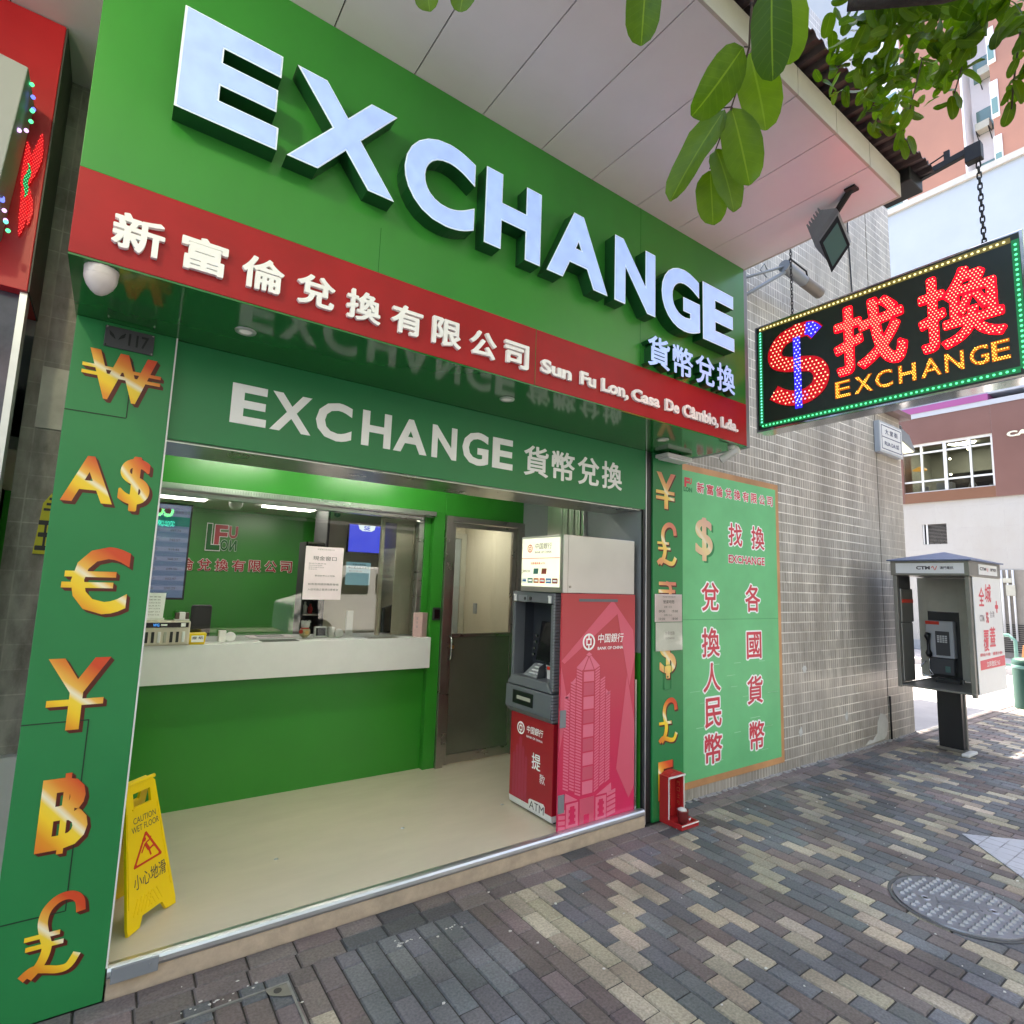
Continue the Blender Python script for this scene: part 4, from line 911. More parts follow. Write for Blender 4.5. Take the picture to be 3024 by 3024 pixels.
def border(name, pts, base, dot, step, w):
    mb = MB()
    for (a, b) in zip(pts, pts[1:]):
        P, f = ribbon([a, b], w); mb.add([fx.p(u, v, 0.0015) for u, v in P], f)
        L_ = math.dist(a, b); n = max(1, round(L_ / step))
        led_dots(mb, fx, [(a[0] + (b[0] - a[0]) * k / n, a[1] + (b[1] - a[1]) * k / n) for k in range(n)], 0.0078, 0.002, 1)
    return mb.build(name, [base, dot], led, recalc=False)
border('led_border', [(-2.335, 3.718), (-0.83, 3.706)], 'led_yellow_base', 'led_yellow', 0.029, 0.034)
border('led_border', [(-2.335, 3.690), (-2.337, 2.955)], 'led_green_base', 'led_teal', 0.024, 0.034)
border('led_border', [(-2.33, 2.948), (-0.83, 2.950)], 'led_green_base', 'led_green', 0.029, 0.034)
border('led_border', [(-0.813, 2.955), (-0.811, 3.70)], 'led_green_base', 'led_green', 0.030, 0.034)
def chain(p0, p1, n, parent, r=0.0042, w=0.0105):
    mb = MB(); p0 = Vector(p0); p1 = Vector(p1); L_ = (p1 - p0).length / n
    for k in range(n):
        c = p0.lerp(p1, (k + 0.5) / n); pts = []; ax = Vector((1, 0, 0)) if k % 2 else Vector((0.15, 1, 0)).normalized(); d = (p1 - p0).normalized(); h = L_ * 0.62 - w
        for j in range(13):
            t = 2 * math.pi * j / 12; e = ax * math.cos(t) * w + d * (math.sin(t) * w + (h if math.sin(t) > 1e-6 else (-h if math.sin(t) < -1e-6 else 0)))
            pts.append(c + e)
        mb.tube(pts, r, 6)
    return mb.build('chain', 'black_iron', parent)
chain((XS + 0.05, 0.957, 4.295), (XS + 0.05, 0.957, 3.765), 15, led)
chain((XS + 0.05, 2.107, 4.45), (XS + 0.05, 2.107, 3.765), 24, led, 0.0032, 0.008)
mb = MB().cyl((XS + .05, .957, 3.76), (XS + .05, .957, 3.775), 0.016).cyl((XS + .05, 2.107, 3.76), (XS + .05, 2.107, 3.775), 0.016); mb.build('eye_bolt', 'black_iron', led)
br = thing('sign_bracket', (3.95, 1.2, 4.36), 'black iron bracket arm from the canopy corner carrying the LED sign chain', 'bracket')
MB().hexa([(3.965, 1.30, 4.335), (3.998, 1.30, 4.335), (3.998, 0.94, 4.365), (3.965, 0.94, 4.365), (3.965, 1.30, 4.375), (3.998, 1.30, 4.375), (3.998, 0.94, 4.405), (3.965, 0.94, 4.405)]).build('arm', 'black_iron', br, 0.002)
MB().box(3.955, 4.01, 0.93, 1.01, 4.298, 4.402).build('end_block', 'black_iron', br, 0.003)
MB().tube([(3.98, 1.27, 4.40), (3.98, 1.10, 4.437)], 0.005).box(3.972, 3.988, 1.085, 1.115, 4.39, 4.45).tube([(3.98, 1.20, 4.415), (3.98, 1.20, 4.45)], 0.004).build('stay', 'black_iron', br)
br2 = MB().box(3.96, 4.04, 2.09, 3.075, 4.45, 4.49).build('sign_bracket', 'black_iron', None, 0.003)
tag(br2, 'black wall bracket behind the canopy end holding the inner LED sign chain', 'bracket')

# floodlight on the canopy end
fld = thing('floodlight', (3.47, 1.44, 4.165), 'black floodlight with a greenish lens tilted down under the canopy end', 'floodlight')
nv = Vector((-.75, -.25, -.6)).normalized()
Fc = [Vector(p) for p in ((3.505, 1.542, 4.059), (3.539, 1.676, 3.961), (3.674, 1.669, 3.795), (3.631, 1.531, 3.906))]
ctr = sum(Fc, Vector()) / 4
def loft(rings, m, name, par, bevel=0.0):
    mb = MB(); n = len(rings[0]); vv = [p for r in rings for p in r]; f = [tuple(range(n))[::-1], tuple(range(n * (len(rings) - 1), n * len(rings)))]
    for k in range(len(rings) - 1): f += [(k * n + j, k * n + (j + 1) % n, (k + 1) * n + (j + 1) % n, (k + 1) * n + j) for j in range(n)]
    return mb.add(vv, f).build(name, m, par, bevel)
bdir = Vector((-.045, .075, .125))
ring = lambda k, b, sh=(0, 0, 0): [ctr + (p - ctr) * k + bdir * b + Vector(sh) for p in Fc]
loft([ring(1, 0), ring(1.03, .12, (.02, -.01, .012)), ring(1.0, .38, (.035, -.015, .02)), ring(.72, .95)], 'grey_paint', 'body', fld, 0.004)
loft([ring(.985, -.004), ring(.985, -.03)], 'black', 'rim', fld)
loft([ring(.76, -.031), ring(.76, -.05)], 'lamp_glass', 'lens', fld)
bk = ctr + bdir * .8 + Vector((.03, -.02, .02))
MB().tube([bk, bk + Vector((.0, -.05, .07)), Vector((3.47, 1.44, 4.164))], 0.02).box(3.44, 3.50, 1.41, 1.47, 4.15, 4.1645).build('bracket', 'black_iron', fld)
mb = MB()
for k in range(6):
    a = ring(.74, .93); t = (k + .5) / 6; p = a[0].lerp(a[1], t); q = a[3].lerp(a[2], t); w_ = (a[1] - a[0]).normalized() * .004; h_ = bdir.normalized() * .025
    mb.hexa([p - w_, q - w_, q + w_, p + w_, p - w_ + h_, q - w_ + h_, q + w_ + h_, p + w_ + h_])
mb.build('cooling_fins', 'grey_paint', fld)
# its twin at the left end of the canopy, switched on and washing the sign
fl_b = thing('floodlight', (-0.95, 1.42, ZC), 'lit floodlight at the left end of the canopy aimed at the green fascia', 'floodlight')
aim = (Vector((.25, 2.35, 3.75)) - Vector((-.95, 1.35, 3.95))).normalized(); fo = Fr((-.95, 1.35, 3.95), aim.cross(Vector((0, 0, 1))), aim.cross(Vector((0, 0, 1))).cross(aim), aim)
MB().prism(fo, [(-.13, -.10), (.13, -.10), (.13, .10), (-.13, .10)], -.10, -.02).build('body', 'grey_paint', fl_b, .01); MB().prism(fo, [(-.11, -.08), (.11, -.08), (.11, .08), (-.11, .08)], -.0195, -.016).build('lens', emit('floodlight_lens', (1.0, .93, .72), 1.2), fl_b)
MB().tube([fo.p(0, .02, -.08), (-.95, 1.42, 4.16)], .016).build('bracket', 'black_iron', fl_b)
sl0 = bpy.data.lights.new('floodlight_bulb', 'SPOT'); sl0.energy = 9; sl0.color = (1.0, .98, .60); sl0.spot_size = R(115); sl0.spot_blend = .9; sl0.shadow_soft_size = .05
so0 = bpy.data.objects.new('floodlight_bulb', sl0); COL.objects.link(so0); so0.location = fo.p(0, 0, .01); so0.rotation_euler = (-aim).to_track_quat('Z', 'Y').to_euler(); setpar(so0, fl_b)

# ------------------------------------------------------------------ tiled wall, wall lamp, poster, street sign
tw = thing('tiled_wall', (6.0, 3.07, 0), 'long grimy grey mosaic tiled wall beside the shop', 'wall')
MB().box(3.42, 7.745, 3.07, 3.0895, -0.01, 9.0).box(7.765, 8.49, 3.068, 3.0895, -0.01, 9.0).build('tile_face', 'tile_wall', tw)
MB().box(7.7455, 7.7645, 3.074, 3.0895, -0.01, 9.0).build('wall_joint', mat('joint_grey', (.17, .15, .13), .8, var=.4), tw)
MB().box(7.62, 8.62, 2.965, 3.0675, 4.06, 4.13).box(8.49, 8.62, 3.0685, 3.6, 4.06, 4.13).build('ledge', 'far_brown', tw, 0.004)
mb = MB(); rnd = random.Random(9)
pts = [(7.12, .02), (7.25, .06), (7.33, .05), (7.42, .12), (7.45, .22), (7.55, .33), (7.66, .30), (7.72, .22), (7.70, .08), (7.62, .02)]
mb.prism(FY(3.0698), [(u + rnd.uniform(-.015, .015), v + rnd.uniform(-.01, .01)) for u, v in pts], 0, 0.0015)
for (u, v) in ((4.95, .33), (5.75, .32), (6.7, .38), (5.86, .93)): mb.prism(FY(3.0698), [(u + 0.05 * math.cos(t) * rnd.uniform(.5, 1.2), v + 0.06 * math.sin(t) * rnd.uniform(.5, 1.2)) for t in (0, 1, 2, 3, 4, 5)], 0, 0.001)
mb.build('bare_plaster', mat('bare_plaster', (0.52, 0.52, 0.50), 0.9, var=0.1), tw)
MB().tube([(7.79, 3.062, 0.0), (7.79, 3.062, 0.5)], 0.012).build('drain_pipe', 'black_iron', tw)
MB().tube([(7.2, 3.06, 8.5), (7.22, 3.06, 6.2), (7.28, 3.06, 5.2), (7.24, 3.06, 4.2)], 0.008).build('cable', 'soft_black', tw)
mb = MB()
for k in range(60):
    x = 3.8 + k * 0.08; mb.box(x, x + rnd.uniform(.03, .08), 3.045 - rnd.uniform(0, .02), 3.07, -0.002, rnd.uniform(.003, .009))
mb.build('mortar_foot', 'ash', tw)

po = thing('wall_poster', (4.7, 3.066, 0.09), 'big green money exchange poster with an orange border on the tiled wall', 'poster')
MB().box(3.77, 5.437, 3.0665, 3.0695, 0.089, 2.771).build('border', 'poster_border', po)
pg = MB().box(3.77, 5.384, 3.0652, 3.0663, 0.145, 2.716).build('sheet', 'poster_green', po)
fpz = FY(3.065)
def pchar(ch, u0, u1, v0, v1, par=po, off=0.016):
    mb = MB(); put_text(mb, ch, fpz, u0, u1, v0, v1, 0.0003, off=off + 0.052, ref=off, mi=1); put_text(mb, ch, fpz, u0, u1, v0, v1, 0.0012, off=off)
    return mb.build('character', ['poster_red', 'white_vinyl'], par, recalc=False)
for k, ch in enumerate('新富倫兌換有限公司'):
    u = 4.128 + k * 0.1378; pchar(ch, u, u + 0.100, 2.540, 2.634, off=0.022)
for ch, u0, u1, v0, v1 in (('找', 4.585, 4.80, 2.105, 2.315), ('換', 4.948, 5.168, 2.095, 2.315), ('兌', 4.18, 4.425, 1.515, 1.762), ('各', 4.83, 5.075, 1.505, 1.76), ('換', 4.18, 4.43, 1.122, 1.368), ('人', 4.195, 4.436, 0.830, 1.072), ('民', 4.215, 4.445, 0.535, 0.780), ('幣', 4.205, 4.448, 0.240, 0.485), ('國', 4.84, 5.08, 1.078, 1.322), ('貨', 4.838, 5.088, 0.672, 0.922), ('幣', 4.86, 5.098, 0.265, 0.515)): pchar(ch, u0, u1, v0, v1)
mb = MB(); put_text(mb, 'EXCHANGE', fpz, 4.58, 5.165, 1.948, 2.02, 0.0003, off=0.08, ref=0.02, mi=1); put_text(mb, 'EXCHANGE', fpz, 4.58, 5.165, 1.948, 2.02, 0.0012, off=0.025, ref=0.02)
mb.build('word', ['poster_red', 'white_vinyl'], po, recalc=False)
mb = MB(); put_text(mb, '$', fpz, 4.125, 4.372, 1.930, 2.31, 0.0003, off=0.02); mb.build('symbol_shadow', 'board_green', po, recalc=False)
text_part('currency_symbol', '$', fpz, 4.10, 4.345, 1.945, 2.326, 0.0012, gold_mat('gold_pale', fade=0.62), po, off=0.02)
mb = MB(); put_text(mb, 'F', fpz, 3.955, 4.02, 2.57, 2.655, 0.0012, off=0.05); put_text(mb, 'U', fpz, 4.02, 4.055, 2.60, 2.655, 0.0012, off=0.05); put_text(mb, 'LON', fpz, 3.945, 4.06, 2.53, 2.572, 0.0010, off=0.05, mi=1); mb.build('logo', ['poster_red', 'board_green'], po, recalc=False)
mb = MB().box(3.80, 5.384, 3.0645, 3.0651, 1.4405, 1.4435); mb.build('sheet_joint', 'board_green', pg)
mb = MB(); rnd = random.Random(21)
for k in range(26):
    x = rnd.uniform(4.0, 5.3); z = rnd.choice([.25, .35, .45, .55, .65, .75, .85, .95, 1.05]) + rnd.uniform(-.004, .004); mb.box(x, x + rnd.uniform(.04, .16), 3.0647, 3.0651, z, z + rnd.uniform(.003, .007))
mb.build('creases', 'poster_line', pg)

ss = thing('street_sign', (8.05, 3.0, 3.49), 'white boxed street name sign high on the far end of the tiled wall', 'street sign')
MB().box(7.71, 8.39, 3.003, 3.067, 3.49, 3.893).build('box', 'far_pale', ss, 0.004)
MB().box(7.735, 8.365, 3.0, 3.0025, 3.515, 3.868).build('face', 'booth_white', ss)
fz = FY(3.0); mb = MB()
for (a, b_, c_, d_) in ((7.76, 8.34, 3.838, 3.848), (7.76, 8.34, 3.535, 3.545), (7.76, 8.34, 3.69, 3.70), (7.76, 7.77, 3.545, 3.838), (8.33, 8.34, 3.545, 3.838)): mb.box(a, b_, 2.998, 2.9998, c_, d_)
put_text(mb, '大堂街', fz, 7.86, 8.24, 3.735, 3.805, 0.002, off=0.015, space=1.5); put_text(mb, 'RUA DA SÉ', fz, 7.84, 8.26, 3.59, 3.655, 0.002, off=0.02)
mb.build('lettering', mat('sign_blue_ink', (0.06, 0.07, 0.14), 0.5), ss)
sl_ = thing('wall_lamp', (8.6, 3.1, 3.85), 'grey square floodlight poking out behind the street name sign', 'floodlight')
MB().hexa([(8.50, 3.06, 3.80), (8.98, 3.06, 3.70), (9.05, 3.22, 3.72), (8.50, 3.22, 3.82), (8.58, 3.06, 3.95), (8.80, 3.06, 3.90), (8.82, 3.2, 3.90), (8.58, 3.2, 3.95)]).build('housing', 'grey_paint', sl_, 0.005)
MB().hexa([(8.54, 3.07, 3.775), (8.94, 3.07, 3.685), (9.0, 3.21, 3.700), (8.54, 3.21, 3.795), (8.54, 3.07, 3.785), (8.94, 3.07, 3.695), (9.0, 3.21, 3.71), (8.54, 3.21, 3.805)]).build('lens', 'lightbox', sl_)
MB().tube([(8.49, 3.1, 4.0), (8.62, 3.1, 4.0), (8.66, 3.1, 3.92)], 0.014).build('bracket', 'grey_paint', sl_)

wl_ = thing('wall_lamp', (5.0, 3.06, 4.8), 'grey tubular lamp on a two strut bracket high on the tiled wall', 'lamp')
MB().tube([(4.72, 3.065, 4.50), (5.20, 2.80, 4.87)], 0.018).tube([(4.72, 3.065, 4.72), (5.20, 2.80, 4.93)], 0.014).tube([(5.06, 2.9, 4.88), (5.0, 2.9, 4.93), (4.96, 2.92, 4.86), (5.04, 2.9, 4.80)], 0.006).build('bracket', 'grey_paint', wl_)
MB().cyl((5.18, 2.80, 4.93), (5.56, 2.80, 4.90), 0.060, 0.055).build('housing', 'grey_paint', wl_)
MB().cyl((5.56, 2.80, 4.90), (5.88, 2.80, 4.875), 0.058, 0.058).build('lens', mat('lamp_diffuser', (0.16, 0.13, 0.11), 0.4, var=0.2), wl_)
MB().tube([(5.25, 2.80, 4.98), (5.30, 2.80, 5.05), (5.62, 2.80, 5.03), (5.64, 2.80, 4.96)], 0.009).build('handle', 'black_iron', wl_)

# ------------------------------------------------------------------ cash machine
atm = thing('cash_machine', (2.9, 3.27, 0.10), 'red bank cash machine with lit steel top box and tower picture on its side', 'cash machine')
YS = 2.968
fa = FY(YS - 0.0005); ff = FX(2.5565)
MB().box(2.765, 3.245, YS + 0.020, 3.56, 0.105, 1.643).build('body', 'atm_front_red', atm, 0.003)
sp_ = MB().box(2.530, 3.247, YS, YS + 0.016, 0.102, 1.641); spo = sp_.build('side_panel', 'atm_red', atm, 0.002)
MB().box(3.248, 3.265, YS - 0.004, YS + 0.03, 0.10, 1.02).build('side_strip', 'dark_steel', atm)
# front lower door, white kick strip, plinth
ld = MB().box(2.557, 2.764, 3.062, 3.556, 0.162, 0.752); ldo = ld.build('lower_door', 'atm_front_red', atm, 0.003)
MB().hexa([(2.562, 3.066, .120), (2.764, 3.062, .120), (2.764, 3.556, .120), (2.562, 3.556, .120), (2.556, 3.064, .1615), (2.764, 3.060, .1615), (2.764, 3.558, .1615), (2.556, 3.558, .1615)]).build('kick_strip', 'white_plastic', atm, 0.002)
MB().box(2.60, 3.2, 3.09, 3.52, 0.1005, 0.119).build('plinth', 'black', atm)
# grey fascia: two blocks with ribbed cheek towards the street
up = MB()
up.box(2.562, 2.764, 3.075, 3.126, 0.955, 1.555).box(2.562, 2.66, 3.555, 3.590, 0.955, 1.555)     # cheeks
up.box(2.557, 2.764, 3.075, 3.590, 1.563, 1.640)                                                   # head
up.hexa([(2.535, 3.070, .955), (2.74, 3.070, .955), (2.74, 3.600, .955), (2.535, 3.600, .955), (2.545, 3.135, 1.02), (2.74, 3.135, 1.02), (2.74, 3.555, 1.02), (2.545, 3.555, 1.02)])  # sill
upo = up.build('upper_fascia', 'atm_grey', atm, 0.006)
cv = MB().box(2.742, 2.762, 3.13, 3.56, 1.0, 1.56).box(2.66, 2.74, 3.127, 3.1345, 1.0, 1.56).box(2.66, 2.74, 3.556, 3.562, 1.0, 1.56).box(2.66, 2.74, 3.1345, 3.556, 1.556, 1.562)
cv.build('recess', 'atm_cavity', upo)
MB().hexa([(2.665, 3.16, 1.135), (2.72, 3.16, 1.135), (2.72, 3.42, 1.135), (2.665, 3.42, 1.135), (2.715, 3.16, 1.42), (2.735, 3.16, 1.42), (2.735, 3.42, 1.42), (2.715, 3.42, 1.42)]).build('screen', 'screen_off', upo, 0.004)
mb = MB()
for k in range(4): mb.box(2.655 + k * .008, 2.675 + k * .008, 3.435 - 0.001 * k, 3.462, 1.165 + k * 0.045, 1.183 + k * 0.045)
mb.build('screen_key', 'chrome', upo, 0.003)
mb = MB().hexa([(2.60, 3.30, 1.015), (2.735, 3.30, 1.015), (2.735, 3.50, 1.015), (2.60, 3.50, 1.015), (2.72, 3.30, 1.10), (2.738, 3.30, 1.10), (2.738, 3.50, 1.10), (2.72, 3.50, 1.10)])
mb.build('keypad', 'atm_grey_light', upo, 0.003)
mb = MB()
for i in range(3):
    for j in range(4):
        x = 2.625 + j * .027; z = 1.017 + (x - 2.60) / .12 * .085 + .003; mb.box(x, x + .018, 3.325 + i * .045, 3.357 + i * .045, z, z + .008)
mb.build('keys', 'white_laminate', upo)
MB().box(2.655, 2.737, 3.15, 3.27, 1.02, 1.11).build('card_reader', 'booth_white', upo, 0.003)
MB().box(2.652, 2.6545, 3.155, 3.265, 1.085, 1.108).build('card_label', 'sign_red', upo)
mb = MB()
for (y0, y1) in ((3.29, 3.33), (3.135, 3.17)): mb.hexa([(2.58, y0, 1.02), (2.66, y0, 1.02), (2.66, y0 + .004, 1.02), (2.58, y0 + .004, 1.02), (2.60, y0, 1.10), (2.66, y0, 1.13), (2.66, y0 + .004, 1.13), (2.60, y0 + .004, 1.10)])
mb.build('privacy_shield', 'atm_cavity', upo)
mb = MB().box(2.553, 2.5565, 3.40, 3.505, 1.565, 1.612); mb.build('camera_plate', 'atm_grey_light', upo, 0.001)
mb = MB().cyl((2.5565, 3.425, 1.588), (2.551, 3.425, 1.588), .012).cyl((2.5565, 3.36, 1.59), (2.552, 3.36, 1.59), .014); mb.build('camera_lens', 'black', upo)
for y in (3.545, 3.13):
    MB().box(2.549, 2.5568, y - .016, y + .016, 1.565, 1.618).cyl((2.549, y - .008, 1.612), (2.545, y - .008, 1.612), .007).cyl((2.549, y + .008, 1.612), (2.545, y + .008, 1.612), .007).build('lamp', 'booth_white', upo, 0.003)
lw = MB().hexa([(2.560, 3.075, .7525), (2.66, 3.075, .7525), (2.66, 3.585, .7525), (2.560, 3.585, .7525), (2.530, 3.070, .790), (2.66, 3.070, .790), (2.66, 3.605, .790), (2.530, 3.605, .790)])
lw.hexa([(2.530, 3.070, .7905), (2.66, 3.070, .7905), (2.66, 3.605, .7905), (2.530, 3.605, .7905), (2.535, 3.070, .948), (2.66, 3.070, .948), (2.66, 3.605, .948), (2.535, 3.605, .948)])
lwo = lw.build('dispenser', 'atm_grey', atm, 0.005)
MB().box(2.526, 2.5325, 3.265, 3.51, .825, .920).build('cash_slot', 'black', lwo, 0.004)
MB().box(2.522, 2.5255, 3.29, 3.45, .862, .886).build('shutter', 'booth_beige', lwo)
mb = MB()
for k in range(42):
    z = .765 + k * .0208
    if abs(z - .952) < .012: continue
    mb.box(2.540, 2.66, 3.0555, 3.0735, z, z + .0155)
mb.build('cheek_rib', 'atm_grey_light', atm, 0.003)
# side panel artwork
mb = MB()
def art(pts, d, mi): mb.prism(fa, pts, 0.0, d, mi)
art([(3.01, 1.60), (3.225, 1.38), (3.247, 1.20), (3.19, 0.98), (3.06, 1.50), (2.56, 1.17), (2.534, 1.19)], .0005, 3)
art([(3.165, 1.06), (3.245, 0.72), (3.245, 0.28), (3.19, 0.20), (3.06, 0.42)], .0005, 3)
art([(2.532, .60), (2.532, 1.15), (2.60, .90)], .0005, 3)
# tower: striped shafts, centre front, pointed crown, podium
CT = 2.785
for (x0, x1, zt, zb) in ((2.566, 2.612, .950, .345), (2.620, 2.664, 1.045, .335), (2.672, 2.722, 1.130, .295), (2.846, 2.888, 1.130, .300), (2.897, 2.942, 1.045, .330), (2.950, 2.994, .950, .345)):
    left = x1 < CT; z = zb; hgt = .0115
    while z + hgt < zt:
        s_ = .020 if left else -.020
        art([(x0, z + (s_ if left else 0) * 1), (x1, z + (0 if left else -s_)), (x1, z + hgt + (0 if left else -s_)), (x0, z + hgt + (s_ if left else 0))] if True else [], .001, 0); z += .0195
    if x0 > 2.84 and x0 < 2.9 or (x1 > 2.7 and x1 < 2.73): continue
    art([(x0, zt - .008), (x1, zt - .008), (x1, zt + .028) if left else (x0, zt + .028)], .001, 0)
for k in range(9):
    z0 = .300 + k * .0925; art([(2.738, z0), (2.834, z0), (2.834, min(1.106, z0 + .082)), (2.738, min(1.106, z0 + .082))], .001, 1 if k % 2 else 0)
art([(2.740, 1.118), (2.830, 1.118), (2.785, 1.205)], .001, 0); art([(2.672, 1.142), (2.730, 1.118), (2.775, 1.205), (2.764, 1.215)], .001, 0); art([(2.889, 1.140), (2.838, 1.118), (2.793, 1.205), (2.804, 1.215)], .001, 0)
art([(2.757, 1.221), (2.785, 1.238), (2.812, 1.221), (2.785, 1.210)], .001, 0)
art([(2.718, .112), (2.850, .112), (2.850, .275), (2.718, .275)], .0012, 1); art([(2.758, .112), (2.806, .112), (2.806, .17), (2.758, .17)], .0016, 2)
for (a, b) in ((2.600, 2.705), (2.865, 2.965)):
    art([(a, .112), (b, .112), (b, .262), (a, .262)], .001, 0); cx = (a + b) / 2
    for q in range(6): art([(cx - .03 + .010 * (q % 2), .130 + q * .019), (cx + .03 - .010 * (q % 2), .130 + q * .019), (cx + .03 - .010 * (q % 2), .149 + q * .019), (cx - .03 + .010 * (q % 2), .149 + q * .019)], .0016, 2)
art([(2.585, .275), (2.700, .275), (2.590, .335)], .001, 0); art([(2.868, .275), (3.015, .275), (3.010, .335)], .001, 0)
for q in range(5): art([(2.972, .115 + q * .034), (3.055, .130 + q * .034), (3.055, .154 + q * .034), (2.972, .139 + q * .034)], .001, 0)
for q in range(4): art([(2.534, .112 + q * .034), (2.592, .100 + q * .034 + .006), (2.592, .128 + q * .034), (2.534, .136 + q * .034)], .001, 0)
mb.build('tower_artwork', ['atm_pink', 'atm_towerfront', 'atm_red', 'atm_pink2'], spo)
def bank_logo(mb, fr, cu_, cv_, r, d, mi=0, mi2=None):
    n = 28; mi2 = mi if mi2 is None else mi2
    for k in range(n):
        a, b = 2 * math.pi * k / n, 2 * math.pi * (k + 1) / n
        mb.prism(fr, [(cu_ + r * math.cos(a), cv_ + r * math.sin(a)), (cu_ + r * math.cos(b), cv_ + r * math.sin(b)), (cu_ + .78 * r * math.cos(b), cv_ + .78 * r * math.sin(b)), (cu_ + .78 * r * math.cos(a), cv_ + .78 * r * math.sin(a))], 0, d, mi2)
    for (x0, x1, z0, z1) in ((-.09, .09, .38, .80), (-.09, .09, -.80, -.38), (-.42, .42, .24, .40), (-.42, .42, -.40, -.24), (-.42, -.24, -.24, .24), (.24, .42, -.24, .24)):
        mb.prism(fr, [(cu_ + x0 * r, cv_ + z0 * r), (cu_ + x1 * r, cv_ + z0 * r), (cu_ + x1 * r, cv_ + z1 * r), (cu_ + x0 * r, cv_ + z1 * r)], 0, d * .9, mi2)
mb = MB(); bank_logo(mb, fa, 2.780, 1.308, .058, .0015); put_text(mb, '中国銀行', fa, 2.864, 3.118, 1.298, 1.362, .0015, off=.008, shear=.12); put_text(mb, 'BANK OF CHINA', fa, 2.864, 3.119, 1.250, 1.271, .0015, off=.015)
mb.build('bank_name', 'white_vinyl', spo, recalc=False)
mb = MB().box(2.681, 3.060, YS - .003, YS - .0005, 1.586, 1.606); mb.build('vent_slot', 'atm_grey', spo)
for z in (.756, .220): MB().box(2.526, 2.577, YS - .010, YS - .0005, z, z + .113).build('hinge', 'atm_grey_light', spo, 0.003)
mb = MB(); bank_logo(mb, ff, -3.432, .655, .044, .0012); put_text(mb, '中国銀行', ff, -3.36, -3.175, .640, .690, .0012, off=.008, shear=.1); put_text(mb, 'BANK OF CHINA', ff, -3.36, -3.175, .606, .621, .0012, off=.015)
mb.build('bank_name', 'white_vinyl', ldo, recalc=False); mb = MB(); put_text(mb, '提', ff, -3.292, -3.192, .412, .520, .0012, off=.010); put_text(mb, '款', ff, -3.200, -3.140, .338, .402, .0012, off=.0)
mb.build('lettering', 'white_vinyl', ldo, recalc=False)
mb = MB()
for (x0, x1, zt) in ((-3.52, -3.49, .46), (-3.485, -3.455, .52), (-3.45, -3.412, .58), (-3.408, -3.38, .52), (-3.375, -3.345, .46)): mb.prism(ff, [(x0, .17), (x1, .17), (x1, zt), ((x0 + x1) / 2, zt + .02), (x0, zt)], 0, .0006)
mb.build('tower_artwork', 'atm_darkpink', ldo)
mb = MB(); mb.prism(Fr((2.5555, 0, 0), (0, -1, 0), (0, 0, 1), (-1, 0, 0)), [(-3.315, .150), (-3.135, .150), (-3.135, .200), (-3.15, .214), (-3.30, .206), (-3.315, .195)], 0, .0016, 1); put_text(mb, 'ATM', ff, -3.305, -3.142, .146, .198, .0032, off=.0)
mb.build('atm_lettering', ['ink', 'white_plastic'], ldo, recalc=False)
# steel top box with lit front
tb = MB().box(2.535, 3.24, YS + .004, 3.462, 1.6435, 2.046); tbo = tb.build('top_box', 'steel_panel', atm, 0.003)
MB().box(2.577, 2.5785, YS + .002, YS + .0035, 1.645, 2.045).cyl((2.599, YS + .0035, 1.686), (2.599, YS - .002, 1.686), .0085).build('lock', 'dark_steel', tbo)
fx2 = FX(2.5345)
mb = MB().prism(fx2, [(-3.448, 1.680), (-3.010, 1.680), (-3.010, 2.030), (-3.448, 2.030)], 0, .002); lbo = mb.build('lit_panel', 'lightbox', tbo)
mb = MB(); fx3 = FX(2.532)
mb.prism(fx3, [(-3.448, 1.882), (-3.010, 1.882), (-3.010, 1.886), (-3.448, 1.886)], 0, .001, 1)
bank_logo(mb, fx3, -3.352, 1.957, .030, .001, 0, 1); put_text(mb, '中国銀行', fx3, -3.290, -3.100, 1.950, 1.993, .0012, off=.004, shear=.1, mi=2); put_text(mb, 'BANK OF CHINA', fx3, -3.290, -3.100, 1.920, 1.935, .0012, off=.012, mi=2)
put_text(mb, '自動櫃員機 ATM', fx3, -3.335, -3.170, 1.838, 1.856, .0012, off=.008, mi=1); put_text(mb, 'Jetco', fx3, -3.440, -3.345, 1.775, 1.805, .0012, off=.01, mi=2)
for k, (u, c) in enumerate(((-3.305, 3), (-3.21, 4))):
    mb.prism(fx3, [(u, 1.77), (u + .055, 1.77), (u + .06, 1.81), (u + .005, 1.81)], 0, .001, c)
for k, c in enumerate((7, 3, 5, 1, 6, 4)):
    u = -3.440 + k * .071; mb.prism(fx3, [(u, 1.705), (u + .058, 1.705), (u + .058, 1.740), (u, 1.740)], 0, .001, c)
    mb.prism(fx3, [(u + .008, 1.716), (u + .050, 1.716), (u + .050, 1.729), (u + .008, 1.729)], .001, .0014, 8 if k else 6)
mb.build('panel_print', ['ink', 'sign_red', 'ink', mat('card_teal', (0.05, .2, .16), .5), mat('card_brown', (.28, .05, .03), .5), mat('card_orange', (.6, .16, .02), .5), mat('card_blue', (.03, .2, .5), .5), 'white_vinyl', 'white_vinyl'], lbo, recalc=False)

